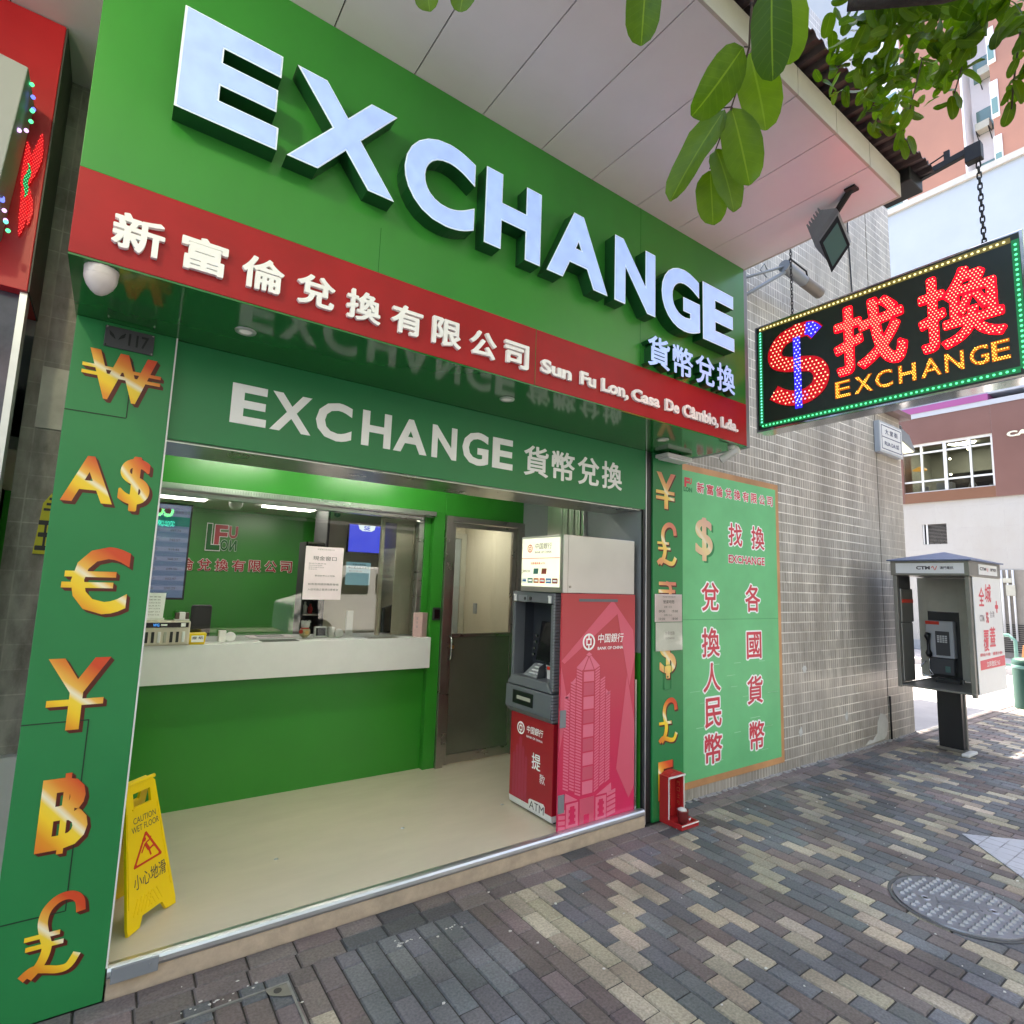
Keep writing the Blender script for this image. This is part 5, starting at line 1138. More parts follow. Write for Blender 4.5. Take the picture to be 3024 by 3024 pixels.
# ------------------------------------------------------------------ wet floor sign
bl = Vector((.219, 3.137, .101)); brr = Vector((.415, 3.335, .101)); mid = (bl + brr) / 2; un = (brr - bl).normalized(); ln = Vector((-.7071, .7071, 0))
ws = thing('wet_floor_sign', mid + ln * .15 - Vector((0, 0, .001)), 'yellow folding caution wet floor sign standing inside the left end of the threshold', 'floor sign')
tl = mid + ln * .145 + Vector((0, 0, .595)); vdir = (tl - mid).normalized(); H_ = (tl - mid).length; nn = un.cross(vdir).normalized()
if nn.dot(Vector((1, -1, 0))) < 0: nn = -nn
ff_ = Fr(mid, un, vdir, nn)
def leaf_board(fr, name):
    w0, w1 = .140, .085; wat = lambda v: w0 + (w1 - w0) * v / H_
    o_ = [(-w0, 0), (-.075, .005), (-.055, .045), (.06, .045), (.08, .005), (w0, 0), (w0 + .002, .03), (wat(H_ - .03), H_ - .03), (wat(H_ - .03) - .02, H_), (-wat(H_ - .03) + .02, H_), (-wat(H_ - .03), H_ - .03), (-w0 - .002, .03)]
    a, b = -.050, .052; c, d = H_ - .105, H_ - .045
    # board with a grip opening: four strips around the hole
    mb = MB(); lo = [p for p in o_ if p[1] < c - .001]
    low = [(-w0, 0), (-.075, .005), (-.055, .045), (.06, .045), (.08, .005), (w0, 0), (w0 + .002, .03), (wat(c), c), (-wat(c), c), (-w0 - .002, .03)]
    mb.prism(fr, low, -.007, .007); mb.prism(fr, [(-wat(c), c), (a, c), (a, d), (-wat(d), d)], -.007, .007); mb.prism(fr, [(b, c), (wat(c), c), (wat(d), d), (b, d)], -.007, .007)
    mb.prism(fr, [(-wat(d), d), (wat(d), d), (wat(H_ - .02), H_ - .02), (wat(H_) - .02, H_), (-wat(H_) + .02, H_), (-wat(H_ - .02), H_ - .02)], -.007, .007)
    for sgn in (-1, 1): mb.prism(fr, [(sgn * (wat(.10) - .012), .10), (sgn * (wat(.10) - .004), .10), (sgn * (wat(H_ - .12) - .004), H_ - .12), (sgn * (wat(H_ - .12) - .012), H_ - .12)], .007, .010)
    mb.prism(fr, [(-.060, c - .012), (.062, c - .012), (.062, c - .004), (-.060, c - .004)], .007, .011)
    for k in range(9):
        u = -.105 + k * .021; s = 1 if k > 4 else -1; mb.prism(fr, [(u, .062), (u + .008, .062), (u + .008 - s * .03, .125), (u - s * .03, .125)], .007, .0095)
    return mb.build(name, 'yellow_sign', ws, recalc=True)
fb_ = leaf_board(ff_, 'front_board')
back_mid = mid + ln * .29; vb = (tl + ln * .02 - back_mid).normalized(); fbk = Fr(back_mid, -un, vb, (-un).cross(vb)); leaf_board(fbk, 'back_board')
mb = MB(); put_text(mb, 'CAUTION', ff_, -.062, .070, .435, .462, .0085, off=0.0); put_text(mb, 'WET FLOOR', ff_, -.075, .085, .398, .425, .0085, off=0.0)
put_text(mb, '小心地滑', ff_, -.088, .100, .160, .222, .0085, off=.004)
mb.build('lettering', 'ink', fb_, recalc=False)
mb = MB(); tri = [(-.085, .250), (.088, .250), (.003, .388)]; cx, cy = .002, .296
def rc(p, k): return (cx + (p[0] - cx) * k, cy + (p[1] - cy) * k)
ro = []
for i in range(3):
    p = tri[i]; a = tri[i - 1]; b = tri[(i + 1) % 3]
    for t in (0.12, 0.05): ro.append((p[0] + (a[0] - p[0]) * t * .9, p[1] + (a[1] - p[1]) * t * .9))
    for t in (0.05, 0.12): ro.append((p[0] + (b[0] - p[0]) * t * .9, p[1] + (b[1] - p[1]) * t * .9))
n = len(ro)
for k in range(n): mb.prism(ff_, [ro[k], ro[(k + 1) % n], rc(ro[(k + 1) % n], .80), rc(ro[k], .80)], .0072, .0085)
def limb(a, b, w):
    P, f = ribbon([a, b], w); mb.add([ff_.p(u, v, .0088) for u, v in P], f)
for a, b, w in (((-.008, .335), (.012, .300), .016), ((.012, .300), (.020, .272), .009), ((.012, .300), (.038, .308), .009), ((.038, .308), (.052, .300), .008), ((-.008, .332), (-.032, .300), .007), ((-.004, .335), (.018, .340), .007), ((.018, .340), (.030, .352), .006)): limb(a, b, w)
mb.prism(ff_, [(-.010 + .010 * math.cos(t * .785), .352 + .010 * math.sin(t * .785)) for t in range(8)], .0072, .0088)
mb.build('warning_symbol', 'sign_red', fb_, recalc=False)
mb = MB().cyl(tl - un * .09 + Vector((0, 0, .0)), tl + un * .09, .010); mb.build('hinge', 'yellow_sign', ws)

# ------------------------------------------------------------------ small red shrine at the foot of the right pillar
shn = thing('street_shrine', (3.55, 2.83, 0), 'little red pavement shrine with white trim against the foot of the right pillar', 'shrine')
mb = MB().box(3.472, 3.488, 2.845, 2.925, 0.012, .315).box(3.640, 3.656, 2.845, 2.925, 0.012, .315).box(3.488, 3.640, 2.913, 2.925, .012, .315).box(3.472, 3.656, 2.84, 2.926, .3155, .330)
mb.box(3.472, 3.665, 2.725, 2.925, 0, .0118).box(3.472, 3.484, 2.725, 2.8445, .012, .035).box(3.653, 3.665, 2.725, 2.8445, .012, .035).box(3.484, 3.653, 2.725, 2.737, .012, .035)
mb.prism(FY(2.845), [(3.488, .3157 + .015), (3.64, .3307), (3.62, .345), (3.59, .352), (3.54, .350), (3.51, .343)], -.078, 0)
mb.build('case', 'shrine_red', shn, 0.002)
mb = MB().box(3.469, 3.659, 2.834, 2.8395, .317, .329).box(3.474, 3.482, 2.841, 2.8445, .036, .314).box(3.646, 3.654, 2.841, 2.8445, .036, .314).box(3.473, 3.664, 2.7215, 2.7245, .026, .034)
mb.build('white_trim', 'white_plastic', shn)
mb = MB()
for k, ch in enumerate('門口土地'): put_text(mb, ch, FX(3.6395), -2.90, -2.875, .235 - k * .045, .265 - k * .045, .001, off=.01)
for k, ch in enumerate('門口土地財神'): put_text(mb, ch, FY(2.9125), 3.545, 3.580, .250 - k * .036, .282 - k * .036, .001, off=.01)
mb.build('gold_lettering', 'brass', shn, recalc=False)
cp = thing('incense_cup', (3.565, 2.79, .012), 'dark red incense cup full of pale ash standing in the little red shrine', 'cup')
MB().lathe((3.565, 2.79, .0125), [(.001, 0), (.030, 0), (.034, .02), (.042, .085), (.044, .095), (.038, .095), (.036, .085), (.001, .085)]).build('cup', mat('cup_maroon', (.16, .02, .02), .3), cp)
MB().sphere((3.56, 2.79, .105), .034, 10, 6, .5).build('ash_heap', 'litter', cp)
mb = MB()
for (dx, dy) in ((0, -.043), (.012, -.0415), (.004, -.0425)): mb.sphere((3.585 + dx, 2.79 + dy, .045 + 12 * abs(dx - .006) * .1), .006, 8, 5)
mb.build('flower_mark', 'white_plastic', cp)

# ------------------------------------------------------------------ counter items
def item(name, loc, label, cat, group=None): return thing(name, loc, label, cat, group)
r = item('power_bank_rack', (.36, 4.46, 1.21), 'cream power bank rental rack with seven slots at the left end of the counter', 'charging rack')
ro_ = MB().box(.20, .482, 4.42, 4.54, 1.2105, 1.372).build('case', mat('cream_plastic', (.58, .52, .43), .4), r, .012)
MB().box(.215, .470, 4.4165, 4.4195, 1.330, 1.362).build('display_strip', 'screen_off', ro_)
mb = MB(); put_text(mb, 'WG', FY(4.4160), .265, .30, 1.337, 1.356, .0005, off=.02); mb.build('mark', emit('rack_blue', (.05, .35, 1.), .15), ro_, recalc=False)
MB().box(.425, .452, 4.4150, 4.4163, 1.334, 1.358).box(.31, .345, 4.4155, 4.4163, 1.341, 1.352).build('sticker', 'paper_white', ro_)
for k in range(7):
    x = .226 + k * .035; MB().box(x, x + .017, 4.415, 4.4195, 1.232, 1.302).build('slot', 'white_laminate' if k in (2, 6) else ('booth_beige' if k == 3 else 'soft_black'), ro_, .005)
p = item('tape_box', (.435, 4.5, 1.372), 'small brown and cream box on top of the cream rack', 'box')
MB().box(.385, .475, 4.46, 4.54, 1.3725, 1.380).box(.415, .450, 4.465, 4.53, 1.3805, 1.425).build('base', 'booth_white', p, .002)
MB().box(.390, .414, 4.465, 4.53, 1.3805, 1.422).box(.451, .472, 4.465, 4.53, 1.3805, 1.422).build('sides', mat('brown_card', (.10, .06, .05), .5), p, .003)
c = item('price_card', (.27, 4.56, 1.372), 'white printed card standing on the cream rack beside the pillar', 'card')
mb = MB().prism(FY(4.53), [(.20, 1.385), (.322, 1.385), (.328, 1.552), (.20, 1.552)], 0, .004); mb.build('sheet', 'paper_white', c); MB().box(.19, .33, 4.50, 4.56, 1.3725, 1.384).build('stand', 'white_plastic', c)
mb = MB()
for k in range(7):
    z = 1.53 - k * .020; put_text(mb, ['新富倫', '匯率表', 'USD 8.02', 'EUR 8.71', 'JPY 0.054', 'GBP 10.1', 'TWD 0.26'][k], FY(4.526), .235, .30, z - .008, z, .0005, off=.01)
mb.build('print', 'ink_soft', c, recalc=False)
y = item('yellow_box', (.53, 4.45, 1.21), 'yellow waste paper box with a white label beside the cream rack', 'box')
MB().hexa([(.486, 4.44, 1.2105), (.578, 4.44, 1.2105), (.578, 4.52, 1.2105), (.486, 4.52, 1.2105), (.480, 4.43, 1.285), (.586, 4.43, 1.285), (.586, 4.53, 1.285), (.480, 4.53, 1.285)]).build('box', 'yellow_sign', y, .002)
mb = MB().box(.495, .570, 4.4315, 4.434, 1.228, 1.272, 1); put_text(mb, '廢 紙', FY(4.4312), .50, .565, 1.246, 1.266, .0006, off=.01); mb.build('label_sheet', ['ink', 'paper_white'], y, recalc=False)
def lil_box(x, y_, w_, h, lab, nm='white_device_box'):
    o = MB().box(x, x + w_, y_, y_ + .05, 1.2105, 1.2105 + h).build(nm, 'white_plastic', None, .004); tag(o, lab, 'device'); return o
lil_box(.678, 4.545, .048, .08, 'small white device box on the counter left of the cash slot')
lil_box(1.500, 4.66, .046, .082, 'small white device box beside the little grey screen on the counter')
def disc(x, y_, lab):
    o = thing('round_speaker', (x, y_, 1.21), lab, 'speaker', 'round speaker discs on the counter'); r_ = .034
    MB().cyl((x, y_ + .018, 1.2115 + r_), (x, y_ - .006, 1.2115 + r_), r_, n=24).build('case', 'white_plastic', o, .004)
    mb = MB()
    for q in (.012, .02, .027): mb.lathe((x, y_ - .0065, 1.2115 + r_), [(q, 0), (q + .002, -.0015), (q + .004, 0)], 20, 'Y')
    mb.build('grille', 'white_laminate', o)
disc(.757, 4.56, 'round white speaker disc standing left of the cash slot'); disc(1.575, 4.64, 'round white speaker disc right of the little grey screen')
f_ = item('lucky_figurine', (1.315, 4.69, 1.21), 'small round gold and white lucky figurine on the counter', 'figurine')
MB().sphere((1.315, 4.69, 1.254), .044, 14, 8, 1.0).build('body', mat('figurine_cream', (.62, .52, .30), .35), f_); MB().sphere((1.315, 4.685, 1.312), .036, 14, 8, .95).sphere((1.29, 4.685, 1.335), .014).sphere((1.342, 4.685, 1.335), .014).build('head', 'white_plastic', f_)
mb = MB().sphere((1.278, 4.66, 1.262), .017).lathe((1.315, 4.688, 1.286), [(.030, -.005), (.035, 0), (.030, .005)], 14); mb.build('scarf', 'sign_red', f_); MB().cyl((1.318, 4.648, 1.255), (1.318, 4.642, 1.255), .015).build('coin', 'brass', f_)
s_ = item('small_screen', (1.45, 4.70, 1.21), 'little grey framed customer display between the figurine and the white device', 'display')
MB().hexa([(1.395, 4.69, 1.2105), (1.492, 4.69, 1.2105), (1.492, 4.73, 1.2105), (1.395, 4.73, 1.2105), (1.395, 4.70, 1.295), (1.492, 4.70, 1.295), (1.492, 4.73, 1.295), (1.395, 4.73, 1.295)]).build('case', 'white_laminate', s_, .003)
MB().hexa([(1.405, 4.6885, 1.224), (1.482, 4.6885, 1.224), (1.482, 4.6925, 1.224), (1.405, 4.6925, 1.224), (1.405, 4.6955, 1.285), (1.482, 4.6955, 1.285), (1.482, 4.699, 1.285), (1.405, 4.699, 1.285)]).build('screen', 'screen_off', s_)
b_ = item('donation_box', (2.26, 4.53, 1.21), 'pale pink upright paper box at the right end of the counter', 'box')
MB().hexa([(2.186, 4.548, 1.2105), (2.246, 4.490, 1.2105), (2.318, 4.535, 1.2105), (2.262, 4.598, 1.2105), (2.186, 4.548, 1.415), (2.246, 4.490, 1.415), (2.318, 4.535, 1.415), (2.262, 4.598, 1.415)]).build('carton', mat('pink_card', (.55, .36, .36), .6), b_, .002)
fr4 = Fr((2.186, 4.548, 1.2105), (.06, -.058, 0), (0, 0, 1), (-.058, -.06, 0)); mb = MB()
for k, ch in enumerate('意見箱'): put_text(mb, ch, fr4, .030, .046, .145 - k * .035, .166 - k * .035, .001, off=.01)
mb.build('lettering', 'ink_soft', b_, recalc=False)
o = MB().box(.56, .71, 5.2, 5.24, 1.15, 1.44).build('office_chair', 'soft_black', None, .03); tag(o, 'black office chair back seen over the left part of the counter', 'chair')
mn = item('monitor', (2.05, 5.0, 1.21), 'black computer monitor turned sideways behind the right end of the counter', 'monitor')
MB().hexa([(2.02, 4.86, 1.22), (2.05, 4.85, 1.22), (2.24, 5.06, 1.22), (2.21, 5.08, 1.22), (2.02, 4.86, 1.44), (2.05, 4.85, 1.44), (2.24, 5.06, 1.46), (2.21, 5.08, 1.46)]).build('screen_case', 'black', mn, .003); MB().box(2.10, 2.2, 4.94, 5.0, 1.2105, 1.2195).build('stand', 'black', mn)
o = MB().box(1.69, 1.745, 4.80, 4.83, 1.2105, 1.415).build('label_stand', 'booth_white', None, .003); tag(o, 'narrow pale label stand behind the glass near the round speaker', 'stand')
pn = item('desk_papers', (1.12, 4.82, 1.21), 'loose papers in a clear tray lying behind the cash slot', 'papers')
MB().box(.92, 1.25, 4.72, 4.92, 1.2105, 1.218).build('tray', 'paper', pn); MB().box(.98, 1.18, 4.76, 4.88, 1.2185, 1.2215).build('sheets', 'ink_soft', pn)
notice('window_notice', FY(4.611), 1.252, 1.557, 1.515, 1.937, .0005, 'paper', 'pink and white notice taped on the counter window', [('新富倫兌換有限公司', .30, .75, .935, .962, 1), ('現金窗口', .20, .82, .74, .82, 0), ('歡迎光臨本店', .10, .55, .665, .69, 1), ('請先核對金額', .10, .45, .63, .65, 1), ('匯率以當天為準', .10, .50, .595, .615, 1), ('多謝合作', .10, .32, .56, .58, 1), ('歡迎各界人士兌換', .28, .80, .435, .465, 0), ('如有查詢請與職員聯絡', .12, .92, .27, .31, 0), ('入店兌換之客請注意安全', .12, .92, .17, .21, 0)])
tv = item('price_screen', (.2, 5.0, 1.5), 'tall hanging exchange rate screen with pale blue rows behind the glass', 'screen')
MB().box(-.15, .475, 4.95, 4.99, 1.49, 2.215).build('case', 'black', tv, .004)
MB().box(-.14, .462, 4.9475, 4.9498, 1.505, 2.20).build('display', 'tv_screen', tv); mb = MB()
for k in range(7): mb.box(-.14, .462, 4.9462, 4.9472, 1.56 + k * .072, 1.592 + k * .072, 0)
mb.box(-.14, .462, 4.9455, 4.9465, 2.04, 2.11, 1).box(-.14, .462, 4.9455, 4.9465, 2.115, 2.20, 0); put_text(mb, '富倫', FY(4.9453), .235, .335, 2.128, 2.172, .0004, off=.03, mi=2); put_text(mb, '兌換有限公司', FY(4.9453), .34, .455, 2.133, 2.155, .0004, off=.01, mi=3)
rnd = random.Random(4)
for k in range(7):
    for q in range(3): put_text(mb, str(rnd.randint(100, 999)) + '.' + str(rnd.randint(10, 99)), FY(4.9453), .06 + q * .14, .13 + q * .14, 1.565 + k * .072, 1.583 + k * .072, .0004, off=.0, mi=3)
mb.build('rows', ['tv_row', 'tv_teal', 'sign_red', 'ink'], tv, recalc=False)
bs = item('blue_screen', (2.24, 5.94, 2.0), 'bright blue wall screen with a white badge above the office notice', 'screen')
MB().box(2.05, 2.435, 5.95, 5.995, 1.97, 2.275).build('case', 'black', bs); mb = MB().prism(FY(5.9495), [(2.055, 1.975), (2.43, 1.975), (2.43, 2.27), (2.055, 2.27)], 0, .001); mb.prism(FY(5.948), [(2.15, 2.27), (2.165, 2.225), (2.20, 2.205), (2.30, 2.205), (2.335, 2.225), (2.345, 2.27)], 0, .001, 1); put_text(mb, 'SE', FY(5.9465), 2.215, 2.285, 2.215, 2.262, .0005, off=.03)
mb.build('display', ['blue_screen', emit('badge_white', (.8, .95, 1.), .16)], bs)
notice('wall_notice', FY(5.995), 2.062, 2.335, 1.62, 1.865, .001, mat('poster_cyan_glow', (.45, .68, .75), .5, emis=(.4, .8, 1.), es=.04), 'white and cyan printed poster on the office wall under the blue screen', [('外匯兌換服務', .25, .8, .86, .94, 0), ('每日最新匯率查詢', .08, .95, .72, .82, 0), ('歡迎查詢', .12, .65, .58, .64, 1)])  # printed sheet given a faint glow of its own, though no lamp
cb = thing('office_cabinet', (1.71, 6.05, .1), 'dark display cabinet with shelves of bottles in the office', 'cabinet')
MB().box(1.615, 1.635, 5.95, 6.2, .105, 2.05).box(1.803, 1.828, 5.90, 6.35, .105, 2.415).box(1.64, 1.80, 6.18, 6.2, .105, 2.05).build('frame', 'soft_black', cb)  # tall right panel added to cover the partition end lit by the ceiling panel
MB().box(1.636, 1.80, 5.95, 6.18, 1.30, 1.315).box(1.636, 1.80, 5.95, 6.18, 1.50, 1.515).box(1.636, 1.80, 5.95, 6.18, 1.68, 1.695).box(1.636, 1.80, 5.95, 6.18, 1.87, 1.885).box(1.636, 1.80, 5.95, 6.18, 2.03, 2.05).build('shelf', 'dark_steel', cb)
for (x, z, m, h) in ((1.665, 1.316, 'booth_white', .12), (1.72, 1.316, 'shrine_red', .10), (1.675, 1.516, 'orange_bag', .11), (1.75, 1.516, 'booth_white', .12), (1.665, 1.696, 'steel', .12), (1.73, 1.696, 'shrine_red', .13)):
    o = MB().lathe((x, 6.0, z), [(.001, 0), (.022, 0), (.024, h * .6), (.010, h * .8), (.010, h), (.001, h)], 12).build('bottle', m); tag(o, 'small bottle on a shelf of the dark office cabinet', 'bottle', 'bottles in the office cabinet')
th_ = MB().box(3.355, 3.3795, 5.42, 5.475, 1.345, 1.46).build('thermostat', 'wall_grey', None, .004); tag(th_, 'grey wall switch on the beige wall behind the steel door', 'switch')
idr = thing('inner_door', (3.2, 5.73, .1), 'grey framed inner glass door behind the steel lobby door', 'door')
MB().box(2.95, 3.0, 5.70, 5.749, .105, 2.25).box(3.31, 3.375, 5.70, 5.749, .105, 2.25).box(3.0, 3.31, 5.70, 5.749, 2.19, 2.25).build('frame', 'booth_beige', idr); MB().box(3.0, 3.31, 5.725, 5.735, .105, 2.19).build('pane', mat('frosted_pane', (.30, .33, .33), .2), idr)

# ------------------------------------------------------------------ street furniture: phone booth
pb = thing('phone_booth', (7.8, 2.42, 0), 'grey open phone booth on a black post near the end of the tiled wall', 'phone booth')
X0, X1, Y0, Y1 = 7.27, 8.25, 2.07, 2.77
MB().box(7.88, 7.96, 2.385, 2.615, .03, .78).build('post', 'black', pb, .003); MB().box(7.962, 8.0, 2.372, 2.628, .03, .78).box(7.86, 8.06, 2.36, 2.640, .001, .03).build('post_frame', 'booth_steel', pb, .004); MB().box(7.70, 7.98, 2.29, 2.36, .001, .03).build('foot', 'booth_white', pb, .008)
MB().box(X0, X0 + .05, Y1 - .04, Y1, .705, 1.93).box(X0 + .03, X0 + .09, Y0 + .005, Y0 + .045, .69, 1.93).box(X1 - .03, X1, Y1 - .03, Y1, .72, 1.93).box(X1 - .03, X1, Y0, Y0 + .03, .72, 1.93).box(X0 + .02, X1, Y0 + .01, Y1 - .01, .715, .735).box(X0 + .05, X1 - .03, Y1 - .035, Y1 - .005, .715, .74).build('frame', 'booth_steel', pb, .004)
MB().box(X0 - .01, X1 + .01, Y0 - .015, Y1 + .015, 1.931, 2.09).build('header', 'booth_steel', pb, .005)
MB().box(X0 - .013, X0 - .0105, Y0 + .03, Y1 - .04, 1.955, 2.065).box(X0 + .26, X1 - .12, Y0 - .018, Y0 - .0155, 1.955, 2.065).build('header_sign', 'booth_white', pb)
mb = MB(); put_text(mb, 'CTM', FX(X0 - .0135), -2.53, -2.40, 1.995, 2.033, .001, off=.05); put_text(mb, '澳門電訊', FX(X0 - .0135), -2.31, -2.19, 1.998, 2.03, .001, off=.015)
put_text(mb, 'CTM', FY(Y0 - .0185), 7.56, 7.76, 2.0, 2.035, .001, off=.05); put_text(mb, '澳門電訊', FY(Y0 - .0185), 7.90, 8.10, 2.0, 2.035, .001, off=.015)
for fr5, u in ((FX(X0 - .0135), -2.385), (FY(Y0 - .0185), 7.78)):
    P, f = ribbon([(u + .006 * k, 2.012 + .022 * math.sin(k * .95)) for k in range(9)], .006); mb.add([fr5.p(a, b, .001) for a, b in P], f, 1)
mb.build('header_lettering', ['ink', 'sign_red'], pb, recalc=False)
xc, yc = (X0 + X1) / 2, (Y0 + Y1) / 2
MB().add([(X0 - .04, Y0 - .04, 2.0905), (X1 + .04, Y0 - .04, 2.0905), (X1 + .04, Y1 + .04, 2.0905), (X0 - .04, Y1 + .04, 2.0905), (X0 - .04, Y0 - .04, 2.103), (X1 + .04, Y0 - .04, 2.103), (X1 + .04, Y1 + .04, 2.103), (X0 - .04, Y1 + .04, 2.103), (xc, yc, 2.215)], [(0, 3, 2, 1), (0, 1, 5, 4), (1, 2, 6, 5), (2, 3, 7, 6), (3, 0, 4, 7), (4, 5, 8), (5, 6, 8), (6, 7, 8), (7, 4, 8)]).build('roof', 'booth_roof', pb)
MB().box(X0 + .05, 7.66, Y1 - .03, Y1 - .012, .75, 1.93).build('side_panel', 'booth_dark', pb); MB().box(X0 + .06, 7.65, Y1 - .055, Y1 - .031, 1.41, 1.785).box(X0 + .06, 7.63, Y1 - .05, Y1 - .031, .76, 1.40).build('side_pad', 'booth_steel', pb, .008); MB().box(X0 + .065, 7.645, Y1 - .058, Y1 - .0555, 1.625, 1.665).build('red_stripe', 'sign_red', pb)
MB().box(X1 - .045, X1 - .031, 2.10, 2.16, .74, 1.93).box(X1 - .045, X1 - .031, 2.10, 2.45, .74, 1.93).box(X1 - .045, X1 - .031, 2.765, 2.86, .74, 1.93).build('back_panel', 'booth_beige', pb); MB().box(X1 - .046, X1 - .030, 2.4505, 2.764, 1.53, 1.93).build('back_board', 'booth_beige', pb); MB().box(X1 - .048, X1 - .030, 2.4505, 2.764, .74, 1.529).build('black_board', 'black', pb)
adp = MB().box(X0 + .092, X1 - .005, Y0 - .006, Y0 - .0005, .72, 1.928).build('advert', 'booth_white', pb)
fa5 = FY(Y0 - .0065); mb = MB()
for ch, u0, u1, v0, v1 in (('全', 7.50, 7.67, 1.62, 1.82), ('城', 7.70, 7.90, 1.66, 1.86), ('覆', 7.56, 7.73, 1.15, 1.37), ('蓋', 7.76, 7.95, 1.19, 1.40)): put_text(mb, ch, fa5, u0, u1, v0, v1, .001, off=.015, shear=.12)
mb.prism(fa5, [(7.43, .965), (8.23, .975), (8.23, 1.085), (7.43, 1.06)], 0, .001); put_text(mb, '立即登記 5G', fa5, 7.62, 8.05, .99, 1.045, .0016, off=.01, mi=2)
put_text(mb, 'CTM', fa5, 7.50, 7.64, 1.46, 1.53, .001, off=.04, mi=1); put_text(mb, '5G', fa5, 7.70, 7.78, 1.44, 1.56, .001, off=.05); put_text(mb, '全澳', fa5, 7.82, 7.98, 1.50, 1.57, .001, off=.01, mi=1); put_text(mb, '+', fa5, 8.02, 8.12, 1.55, 1.68, .001, off=.05)
put_text(mb, '網絡升級 · 優惠計劃', fa5, 7.44, 8.15, 1.10, 1.135, .001, off=.01)
mb.build('advert_print', ['poster_red', 'ink_soft', 'booth_white'], adp, recalc=False)
ph = MB().box(8.10, X1 - .0485, 2.485, 2.765, .99, 1.42).build('phone', mat('phone_silver', (.46, .47, .50), .4, .2), pb, .012)
MB().box(8.098, 8.0995, 2.62, 2.76, 1.375, 1.415).build('phone_label', 'sign_red', ph); MB().box(8.094, 8.0995, 2.525, 2.665, 1.02, 1.30).build('phone_plate', 'booth_dark', ph, .006)
mb = MB()
for i in range(4):
    for j in range(4): mb.box(8.087, 8.0935, 2.548 + j * .026, 2.567 + j * .026, 1.17 + i * .022, 1.186 + i * .022)
mb.build('phone_keys', 'booth_white', ph)
MB().tube([(8.06, 2.725, 1.27), (8.045, 2.728, 1.235), (8.07, 2.73, 1.18), (8.07, 2.73, 1.08), (8.045, 2.722, 1.04), (8.06, 2.72, 1.005)], [.030, .034, .018, .018, .034, .030], 10).build('handset', 'black', ph)
MB().tube([(8.07, 2.722, 1.01), (8.07, 2.73, .93), (8.09, 2.74, .85), (8.08, 2.70, .79), (8.06, 2.76, .765), (8.06, 2.83, .80), (8.08, 2.82, .88), (8.10, 2.77, .94)], .006).build('cord', 'chrome', ph)
MB().box(8.11, X1 - .0485, 2.50, 2.75, .80, .985).build('coin_box', 'booth_dark', pb, .006); MB().box(8.106, 8.1095, 2.535, 2.585, .83, .90).build('return_slot', 'lamp_glass', pb)

mh = thing('manhole_cover', (4.03, 1.29, 0), 'round steel manhole cover with raised studs in the brick pavement', 'manhole cover')
MB().lathe((4.03, 1.29, 0), [(.331, .0035), (.322, .006), (.314, .0055), (.312, -.004)], 64).build('ring', 'asphalt', mh); MB().cyl((4.03, 1.29, -.004), (4.03, 1.29, .010), .308, .305, n=64, sm=False).build('plate', 'cast_iron', mh, .002)
mb = MB(); cc = Vector((4.03, 1.29)); ua = Vector((.53, -.85)).normalized(); ub = Vector((.85, .53))
for i in range(-8, 9):
    for j in range(-8, 9):
        p = cc + ua * (i * .053 + (.0265 if j % 2 else 0)) + ub * (j * .040)
        if (p - cc).length > .285: continue
        du = (p - cc).dot(ua); dv = (p - cc).dot(ub)
        if abs(dv) < .045 and abs(du) < .20: continue
        a, b = ua * .0135, ub * .0105
        q = [p - a - b, p + a - b, p + a + b, p - a + b]; mb.hexa([(*v, .0095) for v in q] + [(*(p + (v - p) * .55), .0215) for v in q])
for s_ in (-1, 1):
    p = cc + ua * .155 * s_; mb.lathe((p.x, p.y, .0098), [(.028, 0), (.026, .004), (.018, .004), (.014, .001)], 20)
frm = Fr((4.03, 1.29, .0102), (ua.x, ua.y, 0), (ub.x, ub.y, 0), (0, 0, 1))
for (u0, u1, v0, v1) in ((-.10, .10, .024, .029), (-.10, .10, -.029, -.024), (-.10, -.094, -.029, .029), (.094, .10, -.029, .029)): mb.prism(frm, [(u0, v0), (u1, v0), (u1, v1), (u0, v1)], 0, .004)
put_text(mb, '口', frm, -.07, -.035, -.016, .016, .003, off=.0); put_text(mb, '田', frm, .035, .07, -.016, .016, .003, off=.0)
mb.build('studs', 'cast_iron', mh); mb = MB()
for s_ in (-1, 1): p = cc + ua * .155 * s_; mb.cyl((p.x, p.y, .0105), (p.x, p.y, .0118), .009)
mb.build('lifting_hole', 'black', mh)
hc = thing('inspection_cover', (.45, 2.35, 0), 'square brick filled inspection cover with a thin steel rim at the pavement edge', 'inspection cover')
mb = MB().box(.10, .785, 2.628, 2.638, -.004, .0055).box(.775, .785, 1.95, 2.6275, -.004, .0055).box(.10, .110, 1.95, 2.6275, -.004, .0055).box(.110, .775, 1.95, 1.96, -.004, .0055); mb.build('rim', mat('worn_steel', (.28, .28, .27), .5, .6, var=.3), hc)
mb = MB().prism(FZd(.003), [(.775, 2.627), (.69, 2.627), (.70, 2.59), (.74, 2.56), (.775, 2.545)], 0, .0022); mb.build('corner_plate', 'booth_steel', hc); MB().cyl((.733, 2.602, .005), (.733, 2.602, .0062), .016).build('lifting_hole', 'black', hc)
wt = MB().prism(FZd(0.0), [(5.228, 1.627), (4.728, 1.147), (5.208, .647), (5.708, 1.127)], .001, .006); wo_ = wt.build('tile_inset', 'white_tile'); tag(wo_, 'pale tiled diamond inset in the brick pavement beyond the manhole', 'paving inset')

